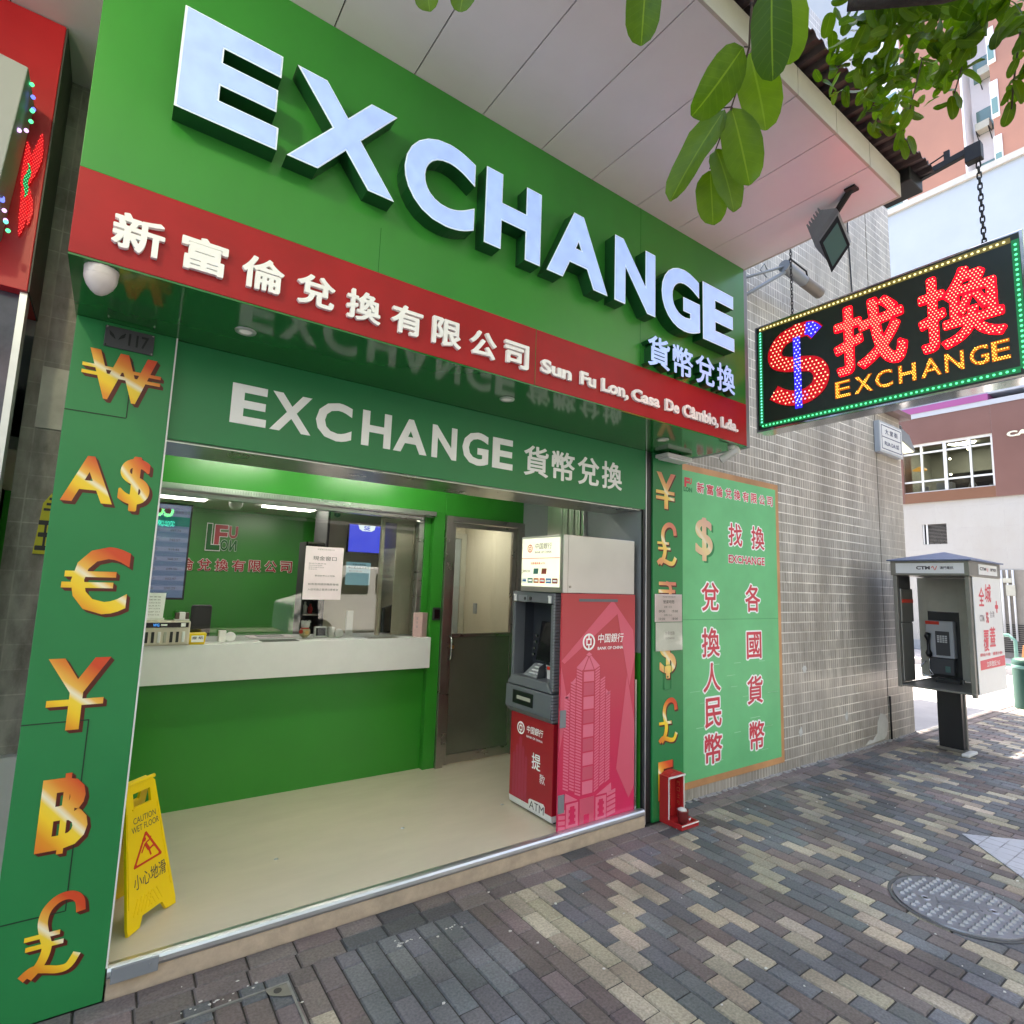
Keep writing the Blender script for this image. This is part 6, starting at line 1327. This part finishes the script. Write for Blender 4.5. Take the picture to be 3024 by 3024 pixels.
bo_ = thing('bollard', (12.05, 2.75, 0), 'dark green round bollard at the kerb beyond the phone booth', 'bollard')
MB().lathe((12.05, 2.75, 0), [(.19, 0), (.19, .70), (.185, .75), (.15, .78), (.001, .79)], 24).build('post', 'bollard_green', bo_); MB().lathe((12.05, 2.75, .62), [(.192, 0), (.195, .01), (.195, .04), (.192, .05)], 24).build('band', 'rail_green', bo_)
ra = thing('kerb_railing', (13.6, 3.2, 0), 'pale green tubular kerb railing behind the green bollard', 'railing')
MB().tube([(13.8, 4.6, -.0), (13.8, 4.6, .95), (13.8, 4.5, 1.04), (13.8, 3.38, 1.04), (13.8, 3.29, .95), (13.8, 3.29, 0)], .03).build('hoop', 'rail_green', ra); MB().tube([(13.8, 4.58, .5), (13.8, 3.31, .5)], .018).build('mid_rail', 'rail_green', ra)

# ------------------------------------------------------------------ passer-by at the right edge of the view
def skin_body(name, verts, edges, radii, m, parent):
    me = bpy.data.meshes.new(name); me.from_pydata(verts, edges, []); o = bpy.data.objects.new(name, me); COL.objects.link(o)
    md = o.modifiers.new('skin', 'SKIN'); md.use_smooth_shade = True
    if not me.skin_vertices: me.skin_vertices.new()
    for v, r_ in zip(me.skin_vertices[0].data, radii): v.radius = r_ if isinstance(r_, tuple) else (r_, r_)
    me.skin_vertices[0].data[0].use_root = True
    s2 = o.modifiers.new('smooth', 'SUBSURF'); s2.levels = 1; s2.render_levels = 1
    dg = bpy.context.evaluated_depsgraph_get(); dg.update(); ev = bpy.data.meshes.new_from_object(o.evaluated_get(dg)); ev.materials.clear(); ev.materials.append(M[m])
    for p in ev.polygons: p.use_smooth = True
    bpy.data.objects.remove(o); q = bpy.data.objects.new(name, ev); COL.objects.link(q)
    if parent: setpar(q, parent)
    return q
px, py = 15.2, 3.14
pe = thing('person', (px, py, 0), 'person in dark top and olive trousers carrying an orange bag, cut by the right edge', 'person')
L3 = lambda *a: (px + a[0], py + a[1], a[2])
skin_body('body', [L3(0, 0, .95), L3(0, 0, 1.15), L3(0, 0, 1.38), L3(0, 0, 1.48), L3(-.02, 0, 1.56), L3(-.02, 0, 1.66), L3(0, .19, 1.40), L3(-.03, .25, 1.14), L3(-.12, .24, .94), L3(-.14, .24, .86), L3(0, -.19, 1.40), L3(-.03, -.25, 1.14), L3(-.10, -.24, .94), L3(-.12, -.24, .86), L3(0, .10, .90), L3(-.05, .11, .50), L3(.02, .11, .08), L3(-.10, .12, .04), L3(0, -.10, .90), L3(.05, -.11, .50), L3(.10, -.11, .08), L3(-.02, -.12, .04)],
    [(0, 1), (1, 2), (2, 3), (3, 4), (4, 5), (2, 6), (6, 7), (7, 8), (8, 9), (2, 10), (10, 11), (11, 12), (12, 13), (0, 14), (14, 15), (15, 16), (16, 17), (0, 18), (18, 19), (19, 20), (20, 21)],
    [(.12, .16), (.10, .14), (.11, .17), .055, .085, .075, .06, .045, .035, .03, .06, .045, .035, .03, .09, .065, .045, .04, .09, .065, .045, .04], 'skin', pe)
skin_body('top', [L3(0, 0, 1.0), L3(0, 0, 1.18), L3(0, 0, 1.38), L3(0, 0, 1.44), L3(0, .20, 1.39), L3(-.03, .26, 1.16), L3(0, -.20, 1.39), L3(-.03, -.26, 1.16)], [(0, 1), (1, 2), (2, 3), (2, 4), (4, 5), (2, 6), (6, 7)], [(.15, .19), (.13, .17), (.13, .19), .08, .075, .06, .075, .06], 'cloth_dark', pe)
skin_body('trousers', [L3(0, 0, .98), L3(0, .10, .88), L3(-.05, .11, .50), L3(.02, .11, .12), L3(0, -.10, .88), L3(.05, -.11, .50), L3(.10, -.11, .12)], [(0, 1), (1, 2), (2, 3), (0, 4), (4, 5), (5, 6)], [(.13, .17), .105, .08, .065, .105, .08, .065], 'cloth_olive', pe)
MB().sphere(L3(0.02, 0, 1.68), .112, 14, 9, 1.05).build('hair', 'hair', pe); MB().sphere(L3(-.075, 0, 1.585), .06, 12, 7, .8).build('face_mask', 'booth_white', pe)
hb = MB().hexa([L3(-.22, .14, .50), L3(-.06, .14, .50), L3(-.06, .36, .50), L3(-.22, .36, .50), L3(-.18, .17, .80), L3(-.10, .17, .80), L3(-.10, .33, .80), L3(-.18, .33, .80)]).tube([L3(-.14, .18, .79), L3(-.14, .21, .88), L3(-.14, .28, .88), L3(-.14, .31, .79)], .008)
tag(hb.build('carrier_bag', 'orange_bag', None, .01), 'orange carrier bag held by the person at the right edge', 'bag')

# ------------------------------------------------------------------ neighbour shop on the left
nb = thing('neighbour_shop', (-1.5, 3.1, 0), 'neighbouring shop with a red fascia and dark glass front at the left edge', 'shop')
MB().box(-6, -.41, 3.10, 3.46, 2.875, 4.160).build('fascia', 'neighbour_red', nb, .003)
MB().box(-.4095, -.404, 3.105, 3.46, 2.875, 4.160).build('fascia_end', mat('fascia_end_grey', (.08, .08, .08), .5, var=.2), nb)
MB().box(-6, -.435, 3.16, 3.2, .95, 2.874).build('shop_glass', mat('dark_glass_print', (.10, .085, .12), .12, var=.5, scale=3), nb); MB().box(-.435, -.41, 3.12, 3.2, .0, 2.874).build('edge_trim', 'alu', nb)
MB().box(-6, -.44, 3.13, 3.2, .0, .95).build('plinth', 'white_laminate', nb)
MB().box(-.41, -.21, 3.46, 3.495, 0, 4.163).build('dirty_tiles', 'dirty_tile', nb)
MB().box(-.36, -.21, 3.450, 3.459, 2.36, 2.66).build('patch_board', mat('patch_grey', (.72, .71, .68), .7, var=.2, scale=6), nb)
MB().box(-.409, -.221, 3.40, 3.4595, 0, 0.86).build('base_block', 'white_laminate', nb)
mb = MB().prism(FY(3.452), [(-.305, 1.76), (-.215, 1.76), (-.215, 2.12), (-.235, 2.10), (-.29, 2.0)], 0, .002, 0)
for k in range(5): mb.box(-.285 + .008 * k, -.216, 3.4485, 3.4498, 1.965 + k * .026, 1.977 + k * .026, 1)
put_text(mb, '王放', Fr((0, 3.4498, 0), (1, 0, 0), (0, 0, 1), (0, -1, 0)), -.30, -.17, 1.77, 1.93, .001, off=.03, mi=1)
tag(mb.build('warning_sticker', [mat('sticker_yellow', (.62, .60, .02), .5), 'black'], None, recalc=False), 'yellow and black warning sticker on the dirty tiles behind the left pillar', 'sticker')
nl = thing('neighbour_led_sign', (-.6, 2.9, 3.0), 'pale boxed LED sign edged with coloured bulbs on the red neighbour fascia', 'LED sign')
MB().hexa([(-.80, 2.86, 3.02), (-.515, 2.86, 3.06), (-.515, 3.099, 3.06), (-.80, 3.099, 3.02), (-.80, 2.86, 3.76), (-.475, 2.86, 3.72), (-.475, 3.099, 3.72), (-.80, 3.099, 3.76)]).build('box', 'far_pale', nl, .004)
mb = MB(); rnd = random.Random(8)
pts = [(-.468, 3.70), (-.462, 3.66), (-.458, 3.62), (-.455, 3.585), (-.457, 3.55), (-.47, 3.515), (-.485, 3.48), (-.50, 3.445), (-.51, 3.41), (-.515, 3.37), (-.522, 3.33), (-.525, 3.29), (-.522, 3.26), (-.515, 3.225), (-.51, 3.19), (-.502, 3.16), (-.495, 3.13), (-.49, 3.10), (-.482, 3.075), (-.475, 3.05)]
for k, (u, v) in enumerate(pts): mb.sphere((u, 2.93 + .02 * (k % 3), v), .0085, 8, 5, 1.0, [0, 1, 1, 0, 0, 2, 2, 0, 0, 0, 1, 1, 0, 0, 1, 1, 2, 2, 3, 0][k])
mb.build('bulb_string', ['led_green', emit('bulb_blue', (.12, .18, 1.0), .35), 'led_violet', 'led_teal'], nl)
mb = MB(); fl5 = FY(3.098)
for (u0, v0, u1, v1, w_) in ((-.468, 3.33, -.435, 3.60, .035), (-.475, 3.33, -.478, 3.54, .030), (-.470, 3.34, -.462, 3.10, .028), (-.455, 3.33, -.44, 3.16, .020)):
    S2 = [(u0 + (u1 - u0) * t / 10 + .008 * math.sin(t * .31), v0 + (v1 - v0) * t / 10) for t in range(11)]; P, f = ribbon(S2, lambda t, w_=w_: w_ * (math.sin(math.pi * min(.98, t * .85 + .12)) + .05)); mb.add([fl5.p(u, v, .012) for u, v in P], f, 0); led_dots(mb, fl5, dots_in(P, f, .0100), .0019, .0125, 1)
S2 = [(-.462 + .004 * math.sin(t), 3.28 + .16 * t / 10) for t in range(11)]; P, f = ribbon(S2, lambda t: .018 * math.sin(math.pi * (t * .9 + .05))); mb.add([fl5.p(u, v, .014) for u, v in P], f, 2); led_dots(mb, fl5, dots_in(P, f, .0100), .0022, .0145, 3)
mb.build('led_lotus', ['led_red_dim', emit('lotus_red', (1.0, .06, .05), .5), 'led_green_base', 'led_green'], nl, recalc=False)

# ------------------------------------------------------------------ buildings across the side street
bb = thing('brown_building', (20, 2, .13), 'brown clad building with a wide white framed window band over a pale block wall', 'building')
MB().box(20, 34, -14, 6.72 - 0.58, .13, 4.54).box(20, 34, 6.75, 14, .13, 4.54).box(20, 34, 6.14, 6.75, .13, 3.268).box(20, 34, 6.14, 6.75, 3.87, 4.54).build('lower_wall', 'far_white', bb)
MB().box(19.94, 20.6, -14, 4.927, 4.541, 7.18).box(19.94, 20.6, 7.15, 14, 4.541, 7.18).box(19.94, 20.6, 4.927, 7.15, 6.365, 7.18).build('brown_band', 'far_brown', bb, .01)
MB().box(19.945, 20.6, 4.927, 7.15, 4.5405, 4.85).build('sill_band', 'far_brown_dark', bb)
MB().box(19.92, 20.6, -14, 14, 7.181, 7.33).build('pale_ledge', 'far_pale', bb); MB().box(19.90, 20.6, 4.95, 14, 7.3305, 7.52).build('magenta_strip', 'magenta', bb)
MB().box(20.02, 34, -14, 14, 7.53, 14.25).build('upper_wall', 'far_pale', bb); MB().box(19.93, 34, -14, 14, 14.2505, 14.45).build('parapet', 'concrete_lip', bb)
MB().box(23, 23.1, 4.6, 7.4, 4.54, 6.6).box(20.6, 23, 4.6, 7.4, 4.44, 4.54).box(20.6, 23, 4.6, 7.4, 6.6, 6.7).box(20.6, 23, 4.55, 4.6, 4.54, 6.6).box(20.6, 23, 7.4, 7.45, 4.54, 6.6).build('cafe_room', 'dark_room', bb)
wf = MB().box(19.99, 20.07, 4.927, 7.15, 6.29, 6.365).box(19.99, 20.07, 4.927, 7.15, 4.85, 4.88)
for y_ in (4.927, 5.43, 6.03, 6.64): wf.box(19.985, 20.08, y_, y_ + (.08 if y_ > 5.9 and y_ < 6.2 else .05), 4.88, 6.29)
for z in (5.17, 6.05): wf.box(19.995, 20.065, 4.927, 7.15, z, z + .05)
wfo = wf.build('window', 'win_frame', bb); MB().box(20.02, 20.03, 4.94, 7.14, 4.88, 6.29).build('pane', 'far_glass', wfo)
mb = MB()
for (y_, z, r_) in ((5.72, 6.22, .06), (6.22, 5.97, .03), (5.02, 5.97, .03), (5.16, 5.75, .03), (6.35, 5.55, .035), (6.22, 5.48, .03)): mb.sphere((20.9, y_ , z), r_, 8, 5)
mb.build('room_lamp', emit('cafe_lamp', (1., .88, .65), 6), bb); MB().cyl((21.6, 6.1, 6.599), (21.6, 6.1, 6.57), .35).build('ceiling_lamp', emit('cafe_ceiling_lamp', (1., .93, .8), 7), bb)
MB().lathe((20.8, 7.0, 5.70), [(.20, 0), (.19, .03), (.08, .09), (.02, .12)], 16).build('pendant_lamp', mat('pendant_orange', (.5, .25, .05), .4, emis=(1, .55, .12), es=.1), bb)
MB().box(20.7, 20.76, 6.75, 6.98, 4.95, 5.14).box(20.7, 20.72, 6.76, 6.79, 4.6, 4.95).box(20.6, 20.9, 6.12, 6.52, 4.60, 5.20).build('cafe_chair', 'far_pale', bb, .02)
mb = MB(); 
for s_ in (-1, 1): mb.tube([(20.35, 5.55, 5.16), (20.35, 5.55 + .13 * s_, 4.86)], .018)
mb.tube([(20.35, 5.46, 5.0), (20.35, 5.64, 5.0)], .014).box(20.4, 20.9, 5.0, 5.18, 4.86, 4.98); mb.build('display_easel', 'far_pale', bb)
MB().box(21.5, 22.3, 4.7, 6.5, 4.6, 5.6).build('dark_counter', 'black', bb)
text_part('lettering', 'CAFE', FX(19.939), -4.60, -3.84, 6.17, 6.325, .02, mat('cream_letter', (.72, .70, .52), .5), bb, d1=0, off=.05)
mb = MB().box(20.08, 20.09, 6.145, 6.745, 3.27, 3.868); so = mb.build('small_window', 'soft_black', bb); mb = MB().box(20.02, 20.06, 6.62, 6.66, 3.27, 3.868).box(20.02, 20.06, 6.715, 6.745, 3.27, 3.868)
mb.build('frame', 'win_frame', so); mb = MB()
for k in range(14): mb.box(20.05, 20.075, 6.15, 6.61, 3.29 + k * .042, 3.30 + k * .042)
mb.build('louvre', 'dark_steel', so)
gt = MB().box(19.965, 19.995, 4.46, 5.02, .14, 2.50); gto = gt.build('service_door', mat('door_beige_grey', (.22, .20, .17), .6, var=.1), bb); mb = MB()
for k in range(14): mb.box(19.945, 19.964, 4.47, 5.01, .30 + k * .055, .325 + k * .055)
mb.build('vent_louvre', 'soft_black', gto); MB().tube([(19.93, 4.70, .6), (19.93, 4.70, 2.5)], .025).tube([(19.93, 4.82, .6), (19.93, 4.82, 2.5)], .025).tube([(19.93, 4.95, .8), (19.93, 4.95, 2.5)], .03).build('pipe', 'booth_white', gto); MB().box(19.90, 19.925, 4.66, 4.86, 1.80, 2.10).box(19.90, 19.925, 4.72, 4.92, 2.15, 2.28).build('meter_box', 'booth_beige', gto, .01)
MB().box(19.98, 20.0, -14, 4.4, .14, .42).box(19.98, 20.0, 5.05, 14, .14, .42).build('wall_base', 'wall_grey', bb)

tp = thing('apartment_tower', (32, 5, 0), 'tall pink rendered apartment tower with a white recess and air conditioners', 'apartment tower')
MB().box(32, 44, 8.14, 10.62, 0, 48).box(32, 44, -6, 6.98, 0, 48).build('wall', 'tower_pink', tp); MB().box(33.3, 44, 6.98, 8.14, 0, 48).box(32.0, 33.3, 8.06, 8.139, 0, 48).build('recess_wall', 'tower_white', tp)
MB().box(32.2, 44, 10.63, 16, 0, 48).build('side_wing', 'tower_white', tp)
for k in range(12):
    z0 = 10.0 + k * 2.85
    w_ = MB().box(31.93, 32.25, 6.72, 7.02, z0, z0 + 1.9).build('bay_window', 'tower_white', tp); MB().box(31.90, 31.929, 6.76, 6.98, z0 + .2, z0 + 1.0).build('pane', 'lamp_glass', w_)
    w2 = MB().box(33.26, 33.299, 7.2, 7.9, z0 + .4, z0 + 1.7).build('window', 'lamp_glass', tp)
    if k % 1 == 0:
        a = MB().box(32.75, 33.2, 7.05 + .25 * (k % 2), 7.62 + .25 * (k % 2), z0 + .35, z0 + .75).build('air_conditioner', 'booth_beige', tp, .02); MB().tube([(33.25, 7.1 + .25 * (k % 2), z0 + .33), (32.72, 7.1 + .25 * (k % 2), z0 + .33), (33.25, 7.1 + .25 * (k % 2), z0 - .1)], .02).tube([(33.25, 7.58 + .25 * (k % 2), z0 + .33), (32.72, 7.58 + .25 * (k % 2), z0 + .33), (33.25, 7.58 + .25 * (k % 2), z0 - .1)], .02).build('bracket', 'black_iron', a)
    w3 = MB().box(32.12, 32.199, 10.9, 12.0, z0 + .2, z0 + 1.7).box(32.12, 32.199, 12.4, 13.8, z0 + .2, z0 + 1.7).build('window', 'lamp_glass', tp)
    MB().box(32.0, 32.119, 10.8, 14.2, z0 - .05, z0 + .16).build('balcony_ledge', 'tower_white', tp)

# unseen awning added to shade the side street, slotted to streak the sun
aw = MB()
for k in range(6): aw.box(8.5, 12.4, 3.6 + k * 1.0, 4.52 + k * 1.0, 6.38, 6.44)
aw.box(8.5, 12.4, 3.6, 3.66, 6.30, 6.379).box(12.34, 12.4, 3.6, 9.5, 6.30, 6.379)
tag(aw.build('added_shade_awning', 'rusty_sheet'), 'unseen slatted metal awning added to shade the side street past the tiled wall', 'awning')

# street opposite (seen only as reflections and as bounce light)
ob = thing('opposite_building', (3, -9, 0), 'pale building across the street with a lit upstairs sign facing the exchange shop', 'building')
MB().box(-16, 20, -16, -9, 0, 13).build('wall', 'opp_wall', ob); mb = MB()
for i in range(12):
    for j in range(4): mb.box(-14.5 + i * 2.9, -13 + i * 2.9, -8.99, -8.95, 3.6 + j * 2.6, 5.2 + j * 2.6)
mb.build('window', 'lamp_glass', ob); MB().box(-14, 18, -8.99, -8.96, .2, 3.5).build('shop_windows', 'soft_black', ob)
mb = MB(); bank = (1.05, 3.37)
frn = Fr((0, -8.9, 0), (-1, 0, 0), (0, 0, 1), (0, 1, 0))
put_text(mb, 'CG', frn, -1.29, -.82, 3.18, 3.56, .01, off=.05, mi=1); put_text(mb, 'GOOD CAPITAL', frn, -1.33, -.78, 2.92, 3.08, .01, off=.02, mi=0)
mb.build('neon_lettering', ['neon_teal', 'neon_green'], ob, recalc=False); MB().box(.70, 1.40, -8.95, -8.905, 2.84, 3.66).build('sign_board', 'black', ob)

# ------------------------------------------------------------------ street tree
LU = {}
def leaf(mb_v, mb_f, tone, base, tip, width, t, side=None, curl=.18, fold=None):
    base = Vector(base); tip = Vector(tip); d = tip - base; L_ = d.length; d.normalize()
    s = side.copy() if side is not None else Vector((random.uniform(-1, 1), random.uniform(-1, 1), random.uniform(-.6, .6)))
    s = (s - d * s.dot(d)); s = s.normalized() if s.length > 1e-4 else d.orthogonal().normalized()
    fold = random.uniform(.05, .32) if fold is None else fold; twist = random.uniform(-.35, .35); wv = random.uniform(.0, .05); wp = random.uniform(0, 6)
    k0 = len(mb_v); ts = (0, .06, .18, .34, .52, .70, .85, .95, 1); ws = (.06, .50, .84, 1, 1, .96, .78, .52, .10)
    for a, w in zip(ts, ws):
        s2 = (Matrix.Rotation(twist * (a - .3), 3, d) @ s); n = d.cross(s2); c = base + d * (L_ * a) - n * (curl * L_ * (a - .5) ** 2 * 1.2)
        for q in (-1, -.5, 0, .5, 1):
            rip = wv * width * math.sin(a * 11 + wp + q * 2) * abs(q)
            mb_v.append(tuple(c + s2 * (width * .5 * w * q * (1 - .12 * fold)) + n * (abs(q) * w * width * fold * .5 + rip))); tone.append((t, q, a))
    for i in range(8):
        for j in range(4): a = k0 + i * 5 + j; mb_f.append((a, a + 1, a + 6, a + 5))
def leaf_obj(name, V, F, T, parent, extra=None):
    me = bpy.data.meshes.new(name); me.from_pydata(V, [], F); me.materials.append(M['leaf'])
    for k, nm in enumerate(('tone', 'across', 'along')): me.attributes.new(nm, 'FLOAT', 'POINT').data.foreach_set('value', [q[k] for q in T])
    for p in me.polygons: p.use_smooth = True
    o = bpy.data.objects.new(name, me); COL.objects.link(o); setpar(o, parent); return o
tr = thing('street_tree', (3.2, -1.9, 0), 'broad leaved street tree whose branches and large leaves hang in over the canopy', 'tree')
mb = MB().tube([(3.2, -1.9, -.02), (3.18, -1.88, .9), (3.1, -1.8, 2.0), (2.95, -1.6, 3.2), (2.8, -1.2, 4.2)], [.20, .16, .14, .12, .10], 12)
mb.tube([(2.8, -1.2, 4.2), (2.7, -.5, 4.35), (2.55, .1, 4.2), (2.38, .45, 4.0), (2.15, .62, 3.92), (1.95, .75, 3.98)], [.09, .07, .05, .045, .032, .02], 10)
mb.tube([(2.95, -1.6, 3.2), (2.5, -.9, 3.45), (2.15, -.1, 3.55), (2.0, .30, 3.52), (1.90, .50, 3.55), (1.78, .72, 3.62)], [.08, .07, .06, .05, .045, .03], 10)
mb.tube([(2.8, -1.2, 4.2), (2.2, -.9, 5.0), (1.2, -.4, 5.6)], [.08, .06, .03], 8).tube([(2.8, -1.2, 4.2), (3.6, -.6, 5.2), (4.4, .1, 5.9)], [.08, .06, .03], 8).tube([(2.2, -.9, 5.0), (1.2, -.1, 4.2), (.85, .25, 3.2), (.74, .44, 2.62)], [.04, .02, .008, .004], 8)
mb.build('trunk', 'bark', tr)
V, F, T = [], [], []; rnd = random.Random(31); random.seed(31)
clumps = [(2.20, .90, 3.99, .17), (2.33, .956, 3.984, .20), (2.609, .935, 3.997, .17), (2.322, .778, 3.912, .20), (2.70, 1.02, 3.98, .12), (2.294, .657, 3.832, .15), (2.02, .72, 3.86, .15), (2.86, .95, 4.14, .13), (2.15, .495, 3.62, .10), (2.356, .448, 3.503, .08), (2.229, .614, 3.64, .09), (2.08, .85, 4.15, .20), (2.093, .642, 3.95, .32), (2.201, .419, 3.75, .26), (2.236, .406, 3.502, .09)]
for (cx, cy, cz, r_) in clumps:
    cx += .05; cy -= .05
    for k in range(int(9 + 1150 * r_ * r_)):
        while True:
            e = Vector((rnd.uniform(-1, 1), rnd.uniform(-1, 1), rnd.uniform(-1, 1)))
            if e.length < 1: break
        b_ = Vector((cx, cy, cz)) + e * r_; d = Vector((rnd.gauss(0, .6), rnd.gauss(0, .6), -.55 + rnd.gauss(0, .35))).normalized(); L_ = rnd.uniform(.055, .095)
        if b_.y + d.y * L_ > 1.17: b_.y -= .15
        leaf(V, F, T, b_, b_ + d * L_, L_ * rnd.uniform(.5, .62), rnd.uniform(.15, .85))
for (a, b_) in (((2.24, .714, 3.482), (2.26, .758, 3.438)), ((2.248, .714, 3.472), (2.276, .687, 3.446)), ((2.221, .715, 3.505), (2.248, .692, 3.481)), ((2.26, .758, 3.438), (2.289, .789, 3.385)), ((2.276, .765, 3.414), (2.322, .763, 3.352)), ((2.282, .741, 3.416), (2.326, .737, 3.359)), ((2.287, .617, 3.458), (2.273, .66, 3.461)), ((2.277, .605, 3.475), (2.322, .614, 3.413)), ((2.272, .595, 3.486), (2.315, .587, 3.432)), ((2.345, .463, 3.428), (2.362, .491, 3.397)), ((2.366, .463, 3.4), (2.401, .496, 3.341)), ((2.334, .446, 3.448), (2.383, .44, 3.382))):
    leaf(V, F, T, a, b_, (Vector(b_) - Vector(a)).length * .55, rnd.uniform(.35, .8), Vector((.8, -.57, .03)) + Vector((rnd.gauss(0, .2), rnd.gauss(0, .2), rnd.gauss(0, .2))))
# the rest of the crown, above and behind the view
for k in range(2600):
    while True:
        e = Vector((rnd.uniform(-1, 1), rnd.uniform(-1, 1), rnd.uniform(-1, 1)))
        if .35 < e.length < 1: break
    b_ = Vector((2.4 + e.x * 3.4, -1.5 + e.y * 2.2, 5.7 + e.z * 1.1)); d = Vector((rnd.gauss(0, .6), rnd.gauss(0, .6), -.5)).normalized(); leaf(V, F, T, b_, b_ + d * .12, .075, rnd.uniform(.1, .9))
leaf_obj('crown', V, F, T, tr)
V, F, T = [], [], []
right = Vector((.815, -.578, .03))
for (a, b_, w, tn_, rot) in (((.758, .465, 2.579), (.733, .546, 2.497), .074, .30, -.35), ((.798, .479, 2.607), (.852, .483, 2.494), .074, .75, .15), ((.706, .389, 2.589), (.756, .418, 2.481), .060, -.25, .7), ((.776, .398, 2.637), (.81, .419, 2.543), .056, .7, .2), ((.783, .521, 2.524), (.765, .624, 2.403), .060, .45, .75), ((.792, .51, 2.522), (.844, .512, 2.404), .068, .55, .1), ((.807, .551, 2.48), (.849, .544, 2.374), .062, .6, -.2), ((.815, .572, 2.455), (.835, .58, 2.361), .056, .55, .3), ((.622, .553, 2.698), (.646, .585, 2.612), .060, .25, .3), ((.357, .831, 2.768), (.37, .838, 2.718), .05, .6, .4), ((.417, .787, 2.78), (.416, .81, 2.724), .05, .5, .2)):
    dd_ = (Vector(b_) - Vector(a)).normalized(); side = Matrix.Rotation(rot, 3, dd_) @ right
    leaf(V, F, T, a, b_, w, tn_, side, .12)
    if a[0] < .65:
        leaf_obj('hanging_leaf', V[-45:], [tuple(q - (len(V) - 45) for q in f) for f in F[-32:]], T[-45:], tr); del V[-45:], F[-32:], T[-45:]
tw_ = leaf_obj('leafy_twig', V, F, T, tr)
mb = MB().tube([(.725, .426, 2.639), (.753, .451, 2.604), (.769, .463, 2.584), (.784, .489, 2.556), (.797, .515, 2.529), (.812, .556, 2.487), (.821, .577, 2.462)], [.0022, .002, .0018, .0016, .0014, .0012, .001], 6)
mb.tube([(.769, .463, 2.584), (.758, .465, 2.579)], .0012, 5).tube([(.797, .515, 2.529), (.783, .521, 2.524)], .0012, 5).tube([(.80, .52, 2.52), (.792, .51, 2.522)], .001, 5).tube([(.74, .44, 2.62), (.725, .426, 2.66), (.735, .43, 2.72)], .0022, 5).tube([(.60, .55, 2.75), (.622, .553, 2.698)], .0015, 5)
mb.tube([(2.204, .661, 3.625), (2.225, .69, 3.56), (2.249, .723, 3.49), (2.29, .77, 3.43)], .0025, 5).tube([(2.231, .529, 3.635), (2.26, .57, 3.53), (2.28, .60, 3.47)], .0025, 5).tube([(2.299, .416, 3.581), (2.34, .45, 3.45), (2.38, .47, 3.38)], .003, 5)
mb.build('twig', 'twig', tw_)

# parked van and sunlit tree across the street: they show in the counter glass
vn = thing('parked_van', (5.6, -5.9, 0), 'white delivery van parked on the far side of the street facing the exchange shop', 'van')
side = [(3.6, .32), (7.9, .32), (7.9, 1.55), (7.75, 1.98), (4.9, 2.0), (4.35, 1.25), (3.62, 1.02)]
MB().prism(Fr((0, -5.1, 0), (1, 0, 0), (0, 0, 1), (0, 1, 0)), side, -1.65, 0).build('body', 'white_plastic', vn, .05)
fv = Fr((0, -5.1, 0), (1, 0, 0), (0, 0, 1), (0, 1, 0))
for u in (((4.55, 1.28), (5.55, 1.28), (5.55, 1.82), (4.98, 1.82)), ((5.75, 1.28), (6.75, 1.28), (6.75, 1.82), (5.75, 1.82))): MB().prism(fv, u, .001, .008).build('window', 'screen_off', vn)
for x in (4.35, 7.1):
    w_ = MB().cyl((x, -5.28, .33), (x, -5.06, .33), .33, n=24).build('wheel', 'black', vn); MB().cyl((x, -5.058, .33), (x, -5.045, .33), .19, n=20).build('rim', 'alu', w_)
t2 = thing('street_tree', (7.6, -6.9, 0), 'sunlit leafy tree on the far pavement behind the white van', 'tree')
MB().tube([(7.6, -6.9, -.03), (7.6, -6.9, 1.5), (7.5, -6.8, 3.2), (7.2, -6.6, 4.6)], [.16, .13, .11, .05], 10).tube([(7.5, -6.8, 3.0), (8.3, -6.6, 4.4)], [.07, .03], 8).build('trunk', 'bark', t2)
V, F, T = [], [], []; rnd = random.Random(77)
for k in range(900):
    while True:
        e = Vector((rnd.uniform(-1, 1), rnd.uniform(-1, 1), rnd.uniform(-1, 1)))
        if .3 < e.length < 1: break
    b_ = Vector((7.6 + e.x * 1.9, -6.7 + e.y * 1.4, 4.6 + e.z * 1.5)); d = Vector((rnd.gauss(0, .6), rnd.gauss(0, .6), -.5)).normalized(); leaf(V, F, T, b_, b_ + d * .22, .13, rnd.uniform(.2, .95))
leaf_obj('crown', V, F, T, t2)
